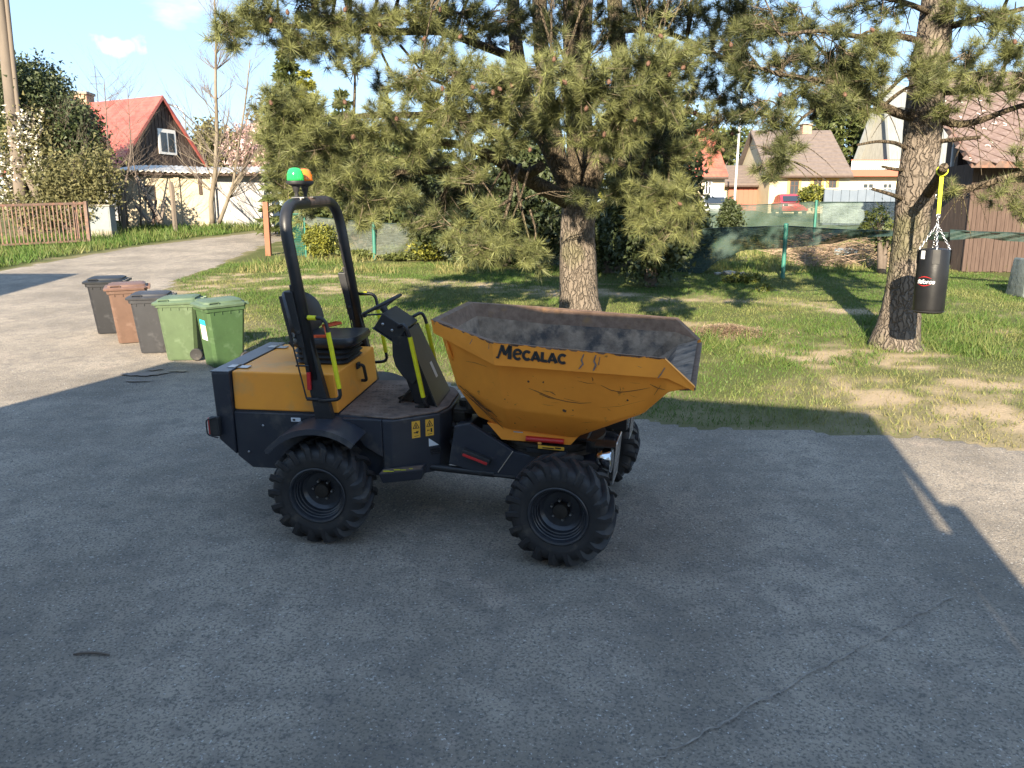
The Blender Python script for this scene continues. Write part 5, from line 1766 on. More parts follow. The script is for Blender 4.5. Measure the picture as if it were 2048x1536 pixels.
# cabinet
cb = gp(208, 474)
cab = thing('utility_cabinet', 'pale grey electrical cabinet on a plinth beside the iron fence', 'cabinet', (cb.x, cb.y, gz(cb.y)))
cab.rotation_euler = (0, 0, R(-6))
ch_ = at(208, 413, cb.y).z - gz(cb.y)
MT['cabinet'] = M('cabinet_grey', (.16, .18, .185), .6, c2=(.19, .21, .21), scale=3)
MB().box(-.44, .50, -.2, .2, .25, ch_).build('case', MT['cabinet'], cab, bevel=.01)
MB().box(-.48, .54, -.24, .24, ch_, ch_ + .07).build('lid', MT['concrete'], cab, bevel=.01)
MB().box(-.47, .53, -.23, .23, -.1, .25).build('plinth', MT['concrete'], cab, bevel=.01)
o = MB().box(-.36, .45, -.212, -.2, .30, ch_ - .06).build('door', MT['cabinet'], cab, bevel=.004)
MB().box(-.0, .06, -.225, -.2125, ch_ * .62, ch_ * .66).build('lock', MT['steel'], o)
# concrete pole
pb = gp(50, 470)
pole = thing('utility_pole', 'tall leaning concrete utility pole behind the iron fence', 'pole', (pb.x, pb.y, gz(pb.y)))
tpv = at(4, 40, pb.y)
top = Vector((tpv.x - pb.x, 0, tpv.z - gz(pb.y)))
top = top * 1.25
MT['polec'] = M('pole_concrete', (.155, .125, .10), .9, c2=(.115, .093, .076), scale=2, stretch=(2, 2, .3), bump=.2, bscale=50)
MB().tube([(0, 0, -.4), tuple(top * .5), tuple(top)], [.27, .235, .20], 16).build('shaft', MT['polec'], pole, smooth=40)
MB().tube([Vector((.33, -.02, 2.6)), top + Vector((.30, -.02, 0))], .09, 10).build('cable_duct', MT['polec'], pole, smooth=40)
MB().tube(arcpath([(.85, -.05, -.3), (.80, -.05, 1.5), (.45, -.05, 2.5), (.36, -.03, 3.0)], .3), [.16] * 2 + [.155] * 3 + [.15] * 3 + [.14] * 4, 10).build('prop', MT['polec'], pole, smooth=40)
# old concrete garden posts and leaning planks by the shed
for i, (px, p0, p1, lean, lb) in enumerate(((248, 452, 366, -.35, 'crooked concrete garden post with a bent top right of the cabinet'), (350, 449, 364, -.05, 'straight concrete garden post in front of the cream shed'))):
    q = at(px, p0, 35.5)
    hz_ = at(px, p1, 35.5).z - q.z
    o = MB().tube([(0, 0, -.6), (0, 0, hz_ * .75), (lean * .5, 0, hz_ * .92), (lean, 0, hz_)], .11, 6).build('garden_post', MT['polec'])
    o.location = q
    tag(o, lb, 'post')
for i, (x0, y0, x1, y1) in enumerate(((272, 352, 322, 440), (296, 405, 318, 445), (330, 398, 322, 446), (312, 400, 306, 446), (272, 412, 300, 446), (345, 410, 352, 448))):
    a, b = at(x0, y0, 36.4), at(x1, y1, 35.6)
    o = MB().tube([a, b], .07 if i else .09, 4).build('plank', MT['wood_dark'] if i % 2 else MT['polec'])
    tag(o, ['longest weathered plank leaning up towards the shed eaves', 'short plank at the left of the leaning wood by the shed', 'upright weathered stump of wood by the shed window', 'thin upright plank among the leaning wood', 'lowest slanting plank near the cabinet side of the wood', 'plank leaning beside the straight concrete post'][i], 'plank')

# ------------------------------------------------------------------ garden fence with green shade net
MT['postgreen'] = M('green_plastic_coat', (.02, .13, .10), .5, c2=(.03, .17, .13), scale=6)
MT['postorange'] = M('orange_brown_paint', (.24, .085, .042), .7, c2=(.2, .07, .036), scale=6)
def post(px, py0, py1, Y, r, mat, name, label, group=None, square=False):
    q = at(px, py0, Y)
    h = at(px, py1, Y).z
    b = MB()
    if square:
        b.box(q.x - r, q.x + r, q.y - r, q.y + r, gz(Y) - .3, h)
    else:
        b.tube([(q.x, q.y, gz(Y) - .3), (q.x, q.y, h)], r, 12)
        b.lathe([(r * 1.15, -.02), (r * 1.15, .015), (r * .5, .035)], 12, Matrix.Translation((q.x, q.y, h)))
    return tag(b.build(name, MT[mat], smooth=40), label, 'post', group)
YF = lambda px: 26.5 + (px - 541) / 1019 * -5.6
post(537, 500, 404, 26.6, .085, 'postorange', 'fence_post', 'orange brown square corner post where the lane meets the lawn', square=True)
post(581, 500, 424, 26.4, .06, 'postorange', 'fence_post', 'second orange brown post seen through the roll bar', square=True)
post(749, 508, 447, YF(749), .055, 'postgreen', 'fence_post', 'bright green round post left of the pine, seen beside the roll bar')
post(1345, 545, 470, YF(1345), .05, 'postgreen', 'fence_post', 'green round post just right of the central pine trunk')
post(1565, 558, 449, YF(1565), .055, 'postgreen', 'fence_post', 'green round post standing free in front of the sagging net')
post(1235, 530, 455, YF(1235), .04, 'polec', 'fence_post', 'thin grey post close behind the central pine trunk')

def net(name, label, cols, rows, fn, mat, cat='net', **kw):
    V, F = [], []
    for j in range(rows + 1):
        for i in range(cols + 1):
            V.append(fn(i / cols, j / rows))
    for j in range(rows):
        for i in range(cols):
            k = j * (cols + 1) + i
            F.append((k, k + 1, k + cols + 2, k + cols + 1))
    o = MB().add(V, F).build(name, mat, smooth=True)
    MB().tube([V[i] for i in range(cols + 1)], .016, 5).build('top_cable', MT['cable'], o)
    return tag(o, label, cat, **kw)
MT['cable'] = M('dark_green_cord', (.012, .03, .025), .7)
MT['netdark'] = net_material('green_shade_net', (.016, .042, .035), .94, 7)
MT['netpale'] = net_material('bleached_shade_net', (.085, .10, .082), .62, 5)
def interp(pts, x):
    for (x0, y0), (x1, y1) in zip(pts, pts[1:]):
        if x <= x1:
            t = (x - x0) / (x1 - x0)
            t = t * t * (3 - 2 * t) * .5 + t * .5
            return y0 + (y1 - y0) * t
    return pts[-1][1]
def netfn(x0, x1, top, bot, Yf, wob=.12, sd=0):
    def fn(u, v):
        px = x0 + (x1 - x0) * u
        yt, yb = interp(top, px), interp(bot, px)
        py = yt + (yb - yt) * v
        Y = Yf(px) + wob * math.sin(px * .035 + v * 3 + sd) * (.3 + v) + .06 * math.sin(px * .11 + v * 7)
        return at(px, py, Y)
    return fn
net('shade_net', 'bleached grey green shade net sagging behind the roll bar', 60, 10, netfn(588, 1130, [(588, 420), (640, 436), (749, 446), (900, 452), (1130, 452)], [(588, 428), (640, 470), (690, 502), (760, 512), (830, 505), (960, 520), (1130, 530)], lambda p: YF(p) + .1), MT['netpale'])
net('shade_net', 'dark green shade net lifted in a fold between the two pines', 70, 10, netfn(1130, 1900, [(1130, 452), (1345, 460), (1480, 455), (1565, 452), (1700, 460), (1900, 466)], [(1130, 530), (1250, 535), (1400, 548), (1440, 520), (1490, 500), (1565, 497), (1660, 488), (1720, 474), (1800, 472), (1900, 484)], lambda p: YF(p) + .08, sd=2), MT['netdark'])
net('shade_net', 'thin strip of dark green net stretched in front of the brown barn', 30, 5, netfn(1900, 2150, [(1900, 460), (1960, 464), (2150, 470)], [(1900, 480), (1970, 476), (2010, 482), (2150, 490)], lambda p: YF(p) - .0, wob=.04, sd=4), MT['netdark'])
net('shade_net', 'far panel of pale green net fence in front of the street', 40, 6, netfn(1418, 1800, [(1418, 408), (1500, 410), (1628, 404), (1800, 404)], [(1418, 470), (1800, 470)], lambda p: 31.0, wob=.05, sd=1), net_material('far_green_net', (.03, .062, .05), .72, 6))
net('shade_net', 'pale grey screen net hanging in front of the blue wall', 14, 5, netfn(1640, 1790, [(1640, 406), (1790, 404)], [(1640, 446), (1790, 448)], lambda p: 30.7, wob=.04, sd=3), net_material('pale_screen_net', (.16, .21, .19), .5, 6))
post(1628, 470, 402, 30.9, .05, 'postgreen', 'fence_post', 'dark green post of the far net fence')
# chain link gate at the corner
gt = thing('chain_link_gate', 'green chain link panel between the two orange brown posts', 'gate')
cl = MB()
a, b = at(585, 500, 26.3), at(612, 503, 26.1)
ztop = at(600, 428, 26.2).z
for k in range(16):
    for s in (0, 1):
        u0 = k / 15
        p0, p1 = a.lerp(b, u0), a.lerp(b, min(1, max(0, u0 + (.6 if s else -.6))))
        cl.tube([Vector((p0.x, p0.y, gz(26.2))), Vector((p1.x, p1.y, gz(26.2) + (ztop - gz(26.2)) * abs((p1 - p0).length) / max(.001, (b - a).length * .6)))], .006, 3)
cl.build('wire_mesh', MT['postgreen'], gt)['kind'] = 'stuff'
MB().tube([Vector((b.x, b.y, gz(26) - .1)), Vector((b.x, b.y, ztop))], .03, 8).tube([Vector((a.x, a.y, ztop)), Vector((b.x, b.y, ztop))], .02, 6).build('frame', MT['postgreen'], gt)

# ------------------------------------------------------------------ right background: street with houses
def rect(mb, a, b, z0, z1, d0, d1):
    """upright box between two ground points, from depth offset d0 to d1 (towards the camera is negative)"""
    return mb.hexa([(a.x, a.y + d0, z0), (b.x, b.y + d0, z0), (b.x, b.y + d1, z0), (a.x, a.y + d1, z0), (a.x, a.y + d0, z1), (b.x, b.y + d0, z1), (b.x, b.y + d1, z1), (a.x, a.y + d1, z1)])
MT['paleyellow'] = M('pale_yellow_render', (.52, .43, .29), .9, c2=(.47, .385, .26), scale=2)
MT['ochre'] = M('ochre_surround', (.62, .38, .12), .85)
MT['brownroof'] = M('brown_slate_roof', (.115, .09, .08), .85, c2=(.15, .118, .105), scale=4, bump=.4, bscale=10)
MT['orangewall'] = M('salmon_trim', (.34, .11, .075), .8)
def simple_house(label, px0, px1, py_eave, py_ridge, Y, dpt, wallm, roofm, px_r1=None, ov=6):
    h = thing('house', label, 'house')
    a, b = at(px0, py_eave, Y), at(px1, py_eave, Y)
    zb = gz(Y) - .6
    rect(MB(), a, b, zb, a.z, 0, dpt).build('wall', MT[wallm], h)
    ea, eb = at(px0 - ov, py_eave + 3, Y - .35), at(px1 + ov, py_eave + 3, Y - .35)
    zr_ = at((px0 + px1) / 2, py_ridge, Y + dpt / 2).z
    th = .14
    r0, r1 = Vector((ea.x, Y + dpt / 2, zr_)), Vector((eb.x, Y + dpt / 2, zr_))
    bk0, bk1 = Vector((ea.x, Y + dpt + .35, ea.z)), Vector((eb.x, Y + dpt + .35, eb.z))
    up_ = Vector((0, 0, th))
    rf = MB().hexa([ea, eb, r1, r0, ea + up_, eb + up_, r1 + up_, r0 + up_]).hexa([r0, r1, bk1, bk0, r0 + up_, r1 + up_, bk1 + up_, bk0 + up_])
    rf = rf.build('roof', MT[roofm], h)
    nr = 12
    rows = MB()
    for k in range(nr):
        p, q = ea.lerp(r0, k / nr) + up_, ea.lerp(r0, (k + 1) / nr) + up_
        p2, q2 = eb.lerp(r1, k / nr) + up_, eb.lerp(r1, (k + 1) / nr) + up_
        l_ = Vector((0, 0, .04))
        rows.hexa([p, p2, q2, q, p + l_, p2 + l_, q2 + l_ * .1, q + l_ * .1])
    o = rows.build('tile_courses', MT[roofm], rf)
    o['kind'] = 'stuff'
    MB().tube([ea + Vector((0, -.06, -.02)), eb + Vector((0, -.06, -.02))], .07, 8).build('gutter', MT['wood_brown'], h)
    for gx_ in (a.x + .002, b.x - .002):
        MB().add([(gx_, Y + .003, a.z), (gx_, Y + dpt, a.z), (gx_, Y + dpt / 2, zr_)], [(0, 1, 2)]).build('gable', MT[wallm], h)
    return h
def window(h, px0, px1, py0, py1, Y, frame='white', sur=None, cross=True):
    a, b = at(px0, py1, Y), at(px1, py0, Y)
    if sur:
        MB().box(a.x - .16, b.x + .16, Y - .03, Y + .02, a.z - .06, b.z + .12).build('surround', MT[sur], h)
    f = MB()
    w = .07
    f.box(a.x, b.x, Y - .06, Y + .02, b.z - w, b.z).box(a.x, b.x, Y - .06, Y + .02, a.z, a.z + w).box(a.x, a.x + w, Y - .06, Y + .02, a.z + w, b.z - w).box(b.x - w, b.x, Y - .06, Y + .02, a.z + w, b.z - w)
    if cross:
        mx = (a.x + b.x) / 2
        f.box(mx - .035, mx + .035, Y - .058, Y + .02, a.z + w, b.z - w)
        f.box(a.x + w, b.x - w, Y - .056, Y + .02, a.z + (b.z - a.z) * .62, a.z + (b.z - a.z) * .68)
    f = f.build('window', MT[frame], h)
    MB().box(a.x + w * .5, b.x - w * .5, Y - .045, Y - .038, a.z + w * .5, b.z - w * .5).build('pane', MT['glass'], f)
YH = 50.0
h1 = simple_house('pale yellow house with brown roof and ochre framed windows behind the net fences', 1540, 1700, 350, 265, YH, 7.5, 'paleyellow', 'brownroof')
for (x0, x1, y0, y1) in ((1578, 1598, 361, 391), (1626, 1643, 360, 378), (1656, 1673, 360, 378)):
    window(h1, x0, x1, y0, y1, YH, 'wood_brown', 'ochre')
cq = at(1611, 264, YH + 3.7)
c_ = MB().box(cq.x - .3, cq.x + .3, cq.y - .3, cq.y + .3, cq.z - .6, cq.z + .42).build('chimney', MT['brick'], h1)
MB().box(cq.x - .35, cq.x + .35, cq.y - .35, cq.y + .35, cq.z + .42, cq.z + .5).build('chimney_cap', MT['concrete'], c_)
h2 = simple_house('cream house with a bright red tiled roof right of the pine crown', 1335, 1450, 352, 262, 46.0, 7.5, 'cream', 'tile_red')
window(h2, 1408, 1424, 362, 390, 46.0)
h3 = simple_house('low garage with brown roof and red door between the two street houses', 1440, 1540, 369, 335, 52.5, 5, 'paleyellow', 'brownroof', ov=2)
a, b = at(1456, 405, 52.45), at(1516, 372, 52.45)
dr = MB().box(a.x, b.x, 52.42, 52.48, gz(52) - .2, b.z).build('garage_door', MT['orangewall'], h3)
for k in range(6):
    x = a.x + (b.x - a.x) * (k + .5) / 6
    MB().box(x - .14, x + .14, 52.395, 52.42, gz(52) + .05, b.z - .12).build('panel', MT['orangewall'], dr)
# white A-frame house with balcony
MT['afgable'] = M('weathered_grey_gable', (.19, .185, .165), .9, c2=(.24, .235, .21), scale=3, stretch=(3, 3, .4))
af = thing('house', 'tall white A-frame house with a balcony right of the yellow house', 'house')
YA = 54.0
bl_, br_, ap_ = at(1712, 345, YA + 2), at(1786, 345, YA - .8), at(1768, 172, YA + .6)
br_.z = bl_.z
ag = Vector((br_.x - bl_.x, br_.y - bl_.y, 0)).normalized()
ar = Vector((-ag.y, ag.x, 0))
ap_.x, ap_.y = (bl_.x + br_.x) / 2 + .4, (bl_.y + br_.y) / 2
MB().add([bl_, br_, ap_, bl_ + ar * 8, br_ + ar * 8, ap_ + ar * 8], [(0, 1, 2), (5, 4, 3), (0, 3, 4, 1)]).build('gable', MT['afgable'], af)
MT['palemetal'] = M('pale_sheet_roof', (.26, .27, .265), .55, c2=(.22, .23, .225), scale=2, metal=.1)
for pb_ in (bl_, br_):
    up_ = ag * (.16 if pb_ is br_ else -.16) + Vector((0, 0, .06))
    f0, f1 = ar * -.5, ar * 8.3
    rf = MB().hexa([pb_ + f0, pb_ + f1, ap_ + f1, ap_ + f0, pb_ + f0 + up_, pb_ + f1 + up_, ap_ + f1 + up_, ap_ + f0 + up_]).build('roof', MT['palemetal'], af)
    for k in range(12):
        o0 = ar * (-.45 + k * .75)
        MB().tube([pb_ + o0 + up_ * 1.1, ap_ + o0 + up_ * 1.1], .03, 4).build('seam', MT['palemetal'], rf)
a, b = at(1700, 350, YA - 1.2), at(1812, 350, YA - 1.2)
zb_ = gz(52)
rect(MB(), a, b, zb_ - .5, a.z - .12, .0, 2).build('wall', MT['paleyellow'], af)
rect(MB(), at(1690, 350, YA - 1.8), at(1818, 350, YA - 1.8), a.z - .12, a.z + .28, 0, 2.2).build('balcony_slab', MT['orangewall'], af)
for (x0, x1, y0, y1) in ((1722, 1748, 366, 398), (1762, 1785, 366, 398)):
    window(af, x0, x1, y0, y1, YA - 1.23)
z0_, z1_ = a.z + .28, at(1750, 319, YA - 1.8).z
xa, xb = at(1702, 330, YA - 1.8).x, at(1800, 330, YA - 1.8).x
bal = MB().box(xa, xb, YA - 1.80, YA - 1.74, z1_ - .07, z1_).box(xa, xb, YA - 1.80, YA - 1.74, z0_ + .06, z0_ + .12).build('balcony_rail', MT['orangewall'], af)
for k in range(24):
    x = xa + (xb - xa) * (k + .5) / 24
    MB().box(x - .05, x + .05, YA - 1.84, YA - 1.81, z0_ + .04, z1_ - .09).build('slat', MT['white'], bal)
# grey blue screen wall
a, b = at(1650, 378, 40), at(1800, 378, 40)
bw = thing('screen_wall', 'blue grey corrugated screen wall with a white top edge', 'wall')
MT['bluegrey'] = M('blue_grey_sheet', (.105, .135, .175), .6, c2=(.13, .16, .20), scale=2)
npan = 9
for k in range(npan):
    x0, x1 = a.x + (b.x - a.x) * k / npan, a.x + (b.x - a.x) * (k + 1) / npan
    MB().box(x0 + .01, x1 - .01, 40, 40.06, gz(40) - .4, a.z - .02 - .02 * (k % 2)).build('panel', MT['bluegrey'], bw)
MB().box(a.x, b.x, 39.97, 40.09, a.z, a.z + .05).build('coping', MT['white'], bw)
MB().box(a.x, b.x, 40.065, 40.10, gz(40) - .4, a.z - .06).build('backing', MT['bluegrey'], bw)

def car(px, py, Y, mat, label, yaw):
    q = at(px, py, Y)
    c = thing('parked_car', label, 'car', (q.x, Y, gz(Y) + .02))
    c.rotation_euler = (0, 0, yaw)
    c.scale = (.86, .86, .86)
    rings = []
    for yy, k in ((-.84, .93), (-.8, 1), (.8, 1), (.84, .93)):
        rings.append([(x * (1 if abs(yy) < .82 else .985), yy, .28 + (z - .28) * k) for x, z in ((-2.0, .3), (-2.05, .55), (-2.0, .82), (-1.2, .92), (1.55, .98), (2.0, .92), (2.05, .5), (1.95, .3))])
    MB().loft(rings).build('body', mat, c, smooth=40, bevel=.03)
    rings = []
    for yy in (-.74, -.60, .60, .74):
        k = 1 if abs(yy) < .7 else 0
        rings.append([(-1.25, yy * 1.08, .90), (1.6, yy * 1.08, .95), (1.25, yy, 1.38 + .05 * k), (.2, yy, 1.46 + .04 * k), (-.45, yy, 1.42 + .04 * k)])
    cabn = MB().loft(rings).build('cabin', mat, c, smooth=40, bevel=.03)
    gl = M('car_glass', (.02, .025, .03), .05, spec=.8)
    for s in (-1, 1):
        MB().add([(-1.0, s * .805, .97), (.05, s * .805, .98), (.05, s * .76, 1.38), (-.42, s * .76, 1.36)], [(0, 1, 2, 3)]).build('side_window', gl, cabn)
        MB().add([(.13, s * .805, .98), (1.3, s * .805, .99), (1.08, s * .76, 1.34), (.13, s * .76, 1.38)], [(0, 1, 2, 3)]).build('side_window', gl, cabn)
        for x in (-1.25, 1.3):
            w = MB().lathe([(.2, -.09), (.3, -.09), (.32, -.07), (.32, .07), (.3, .09), (.2, .09)], 20, Matrix.Translation((x, s * .76, .31)) @ Matrix.Rotation(math.pi / 2, 4, 'X')).build('wheel', MT['rubber'], c, smooth=40)
            MB().lathe([(.2, -.085), (.2, .085)], 16, Matrix.Translation((x, s * .76, .31)) @ Matrix.Rotation(math.pi / 2, 4, 'X')).build('rim', MT['steel'], w)
    MB().add([(-1.27, -.66, .95), (-1.27, .66, .95), (-.52, .6, 1.40), (-.52, -.6, 1.40)], [(0, 1, 2, 3)]).build('windscreen', gl, cabn)
    for s in (-1, 1):
        MB().box(-2.07, -1.95, s * .62 - .14, s * .62 + .14, .62, .76).build('headlight', MT['chrome'], c, bevel=.02)
    return c
car(1578, 415, 46.5, M('red_car_paint', (.45, .03, .04), .25, coat=.6), 'red car parked in the street, half hidden by the net fence', R(82))
car(1425, 412, 44.5, M('silver_car_paint', (.45, .46, .48), .3, coat=.5, metal=.4), 'silver car parked before the red tiled house, half hidden', R(84))
# white pole in the street
q = at(1468, 410, 43.0)
o = MB().tube([(q.x, q.y, gz(43) - .3), at(1484, 180, 43.0)], [.07, .05], 10).build('street_pole', MT['white'], smooth=True)
tag(o, 'thin white pole rising in front of the low garage', 'pole')

# ------------------------------------------------------------------ brown barn at the right edge
YBN = 22.0
barn = thing('barn', 'brown boarded barn with diamond tiled roof at the right edge', 'barn')
wl0, wr0 = at(1922, 555, YBN), at(2260, 555, YBN)
ze = at(1950, 330, YBN - .7).z
zb_ = gz(YBN) - .3
MB().box(wl0.x + .02, wr0.x, YBN + .04, YBN + 2.3, zb_, ze + .1).build('wall', MT['wood_dark'], barn)
xw = wl0.x
k = 0
pl0 = at(1922, 400, YBN)
bdm = None
while xw < wr0.x:
    b = MB().box(xw, xw + .105, YBN - .005 - random.uniform(0, .012), YBN + .038, gz(YBN) + random.uniform(.0, .05), ze - .75 + random.uniform(-.01, .01)).build('board', MT['wood_brown'], barn)
    xw += .117
MB().box(wl0.x - .03, wr0.x, YBN - .04, YBN + .03, ze - .75, ze - .62).build('beam', MT['wood_dark'], barn)
xw = wl0.x
while xw < wr0.x:
    MB().box(xw, xw + .16, YBN - .002, YBN + .036, ze - .62, ze + .05).build('upper_board', MT['wood_dark'], barn)
    xw += .17
# roof slope with diamond tiles
e0, e1 = at(1945, 331, YBN - .75), at(2300, 331, YBN - .75)
rt = Vector((e0.x - .05, YBN + 3.2, at(1925, 150, YBN + 3.2).z))
rt1 = Vector((e1.x, YBN + 3.2, rt.z))
up_ = Vector((0, 0, .1))
MT['shingle'] = M('brown_diamond_tiles', (.128, .085, .074), .85, c2=(.16, .112, .098), scale=5, c3=(.195, .145, .128), scale3=9, lo3=.56, hi3=.68, bump=.2, bscale=40)
MT['lichen'] = M('white_lichen', (.62, .6, .56), .9)
rf = MB().hexa([e0, e1, rt1, rt, e0 + up_, e1 + up_, rt1 + up_, rt + up_]).build('roof', MT['shingle'], barn)
ux_ = (e1 - e0).normalized()
uy_ = (rt - e0)
uyl = uy_.length
uy_ = (uy_ - ux_ * uy_.dot(ux_)).normalized()
nn_ = ux_.cross(uy_).normalized()
if nn_.z < 0:
    nn_ = -nn_
sz = .27
me = bpy.data.meshes.new('tile')
vs = [(-sz, 0, .0), (0, -sz, .028), (sz, 0, .0), (0, sz, -.0), (-sz, 0, .014), (0, -sz, .042), (sz, 0, .014), (0, sz, .006)]
me.from_pydata(vs, [], [(0, 3, 2, 1), (4, 5, 6, 7), (0, 1, 5, 4), (1, 2, 6, 5), (2, 3, 7, 6), (3, 0, 4, 7)])
me.materials.append(MT['shingle'])
RM = Matrix((ux_, uy_, nn_)).transposed().to_4x4()
row = 0
y = sz * .4
lich = MB()
while y < uyl - .1:
    x = sz * (1 if row % 2 else 0) + .02
    while x < 4.6:
        o = bpy.data.objects.new('tile', me)
        col.objects.link(o)
        p = e0 + up_ + ux_ * x + uy_ * y + nn_ * .012
        o.matrix_world = Matrix.Translation(p) @ RM @ Matrix.Rotation(random.uniform(-.02, .02), 4, 'Z') @ Matrix.Scale(.985, 4)
        o.parent = rf
        if random.random() < .35:
            c0 = p + ux_ * random.uniform(-.1, .1) + uy_ * random.uniform(-.1, .1) + nn_ * .034
            r0 = random.uniform(.04, .09)
            s0 = random.uniform(0, 6)
            pts = [c0 + ux_ * r0 * math.cos(s0 + t_ * .6) + uy_ * r0 * math.sin(s0 + t_ * .6) for t_ in range(7)]
            lich.tube(pts, .011, 4)
        x += 2 * sz
    y += sz
    row += 1
o = lich.build('lichen_rings', MT['lichen'], rf)
o['kind'] = 'stuff'
MB().hexa([e0 + Vector((0, -.03, -.06)), e1 + Vector((0, -.03, -.06)), e1 + Vector((0, .03, -.06)), e0 + Vector((0, .03, -.06)), e0 + Vector((0, -.04, .11)), e1 + Vector((0, -.04, .11)), e1 + Vector((0, .02, .11)), e0 + Vector((0, .02, .11))]).build('eaves_board', MT['fencepaint'], barn)
MB().hexa([e0 + Vector((-.05, -.04, -.06)), e0 + Vector((.02, -.04, -.06)), rt + Vector((.02, 0, -.06)), rt + Vector((-.05, 0, -.06)), e0 + Vector((-.05, -.04, .14)), e0 + Vector((.02, -.04, .14)), rt + Vector((.02, 0, .14)), rt + Vector((-.05, 0, .14))]).build('verge_board', MT['fencepaint'], barn)
# dark annex left of the barn
an = thing('lean_to_annex', 'black brown timber annex in shade behind the punch bag', 'annex')
a, b = at(1893, 520, 25.0), at(1990, 520, 25.0)
za_ = at(1900, 232, 25.0).z
MB().box(a.x, b.x, 25.04, 25.7, gz(25) - .3, za_).build('wall', MT['wood_dark'], an)
xw = a.x
while xw < b.x:
    MB().box(xw, xw + .15, 24.99 - random.uniform(0, .02), 25.038, gz(25) - .1, za_ - .03).build('board', MT['wood_dark'], an)
    xw += .162
MB().hexa([(a.x - .2, 24.7, za_ - .02), (b.x, 24.7, za_ - .02), (b.x, 25.9, za_ + .25), (a.x - .2, 25.9, za_ + .25), (a.x - .2, 24.7, za_ + .08), (b.x, 24.7, za_ + .08), (b.x, 25.9, za_ + .35), (a.x - .2, 25.9, za_ + .35)]).build('roof', MT['wood_dark'], an)
ds = MB()
dq = at(1925, 440, 24.95)
d_ = MB().box(dq.x - .35, dq.x + .35, 24.94, 24.98, gz(25) + .1, gz(25) + 2.0).build('shutter', MT['wood_dark'], an)
for k in range(14):
    MB().box(dq.x - .3, dq.x + .3, 24.915, 24.94, gz(25) + .2 + k * .125, gz(25) + .27 + k * .125).build('slat', MT['wood_dark'], d_)
MB().tube([(dq.x - .55, 24.9, gz(25)), (dq.x - .55, 24.9, za_)], .06, 10).build('downpipe', MT['zinc'], an)
# covered crate at the right edge
cq = gp(2062, 590)
o = MB().hexa([(-.42, -.35, -.05), (.5, -.35, -.05), (.5, .35, -.05), (-.42, .35, -.05), (-.36, -.3, .85), (.45, -.32, .80), (.45, .3, .82), (-.34, .3, .88)]).build('tarpaulin_crate', M('grey_green_tarp', (.085, .105, .10), .5, c2=(.12, .14, .135), scale=5, bump=.6, bscale=5, dist=.05), bevel=.05, seg=3, smooth=50)
o.location = (cq.x, cq.y, gz(cq.y))
tag(o, 'grey green tarpaulin covered crate on the grass at the right edge', 'crate')
# pale stones and a tarp heap behind the net
for i, (px, py, s, lb) in enumerate(((1460, 537, .16, 'largest pale rubble stone lying under the lifted net'), (1436, 541, .09, 'small pale rubble stone left of the largest one under the net'), (1486, 543, .08, 'small pale rubble stone right of the largest one under the net'))):
    q = at(px, py, 21.6)
    o = link('rubble_stone', stone_mesh(90 + i), MT['stone'])
    o.location = (q.x, q.y, gz(21.6) + s * .3)
    o.scale = (s * 1.4, s, s * 1.1)
    tag(o, lb, 'stone')
q = at(1695, 492, 26.0)
o = link('tarp_bundle', stone_mesh(97), M('blue_grey_tarp', (.22, .27, .28), .5, c2=(.3, .35, .36), scale=6))
o.location = (q.x, q.y, gz(26) + .15)
o.scale = (.42, .3, .36)
tag(o, 'crumpled blue grey tarp bundle on the brush heap behind the net', 'tarp')
# brush heap of dead sticks behind the net
n = 2600
bx0, bx1 = at(1570, 500, 25).x, at(1800, 500, 25).x
x = rng.uniform(bx0, bx1, n)
y = rng.uniform(23, 27.5, n)
z = gz_np(y) + rng.random(n) ** 2 * .75 * np.clip(1 - ((x - (bx0 + bx1) / 2) / ((bx1 - bx0) * .55)) ** 2, .1, 1)
a = rng.uniform(0, 6.28, n)
Ls = rng.uniform(.3, .9, n)
D3 = np.stack([np.cos(a) * Ls, np.sin(a) * Ls * .6, rng.normal(0, .16, n)], -1)
S3 = np.stack([rng.normal(0, 1, n), rng.normal(0, .4, n), rng.normal(0, 1, n)], -1)
S3 = S3 / np.linalg.norm(S3, axis=1)[:, None] * .012
B = np.stack([x, y, z], -1)
V = np.stack([B - S3, B + S3, B + D3], 1).reshape(-1, 3)
MT['deadsticks'] = M('dead_sticks', (.13, .085, .06), .9, c2=(.34, .25, .18), attr='tint')
o = np_mesh('brush_heap', V, np.arange(3 * n).reshape(n, 3), MT['deadsticks'], attrs={'tint': np.repeat(rng.random(n), 3)})
tag(o, 'heap of dead sticks and dry weeds behind the lifted net', 'brush', kind='stuff')

# ------------------------------------------------------------------ vegetation
def unit(v):
    return v / np.maximum(np.linalg.norm(v, axis=-1, keepdims=True), 1e-9)

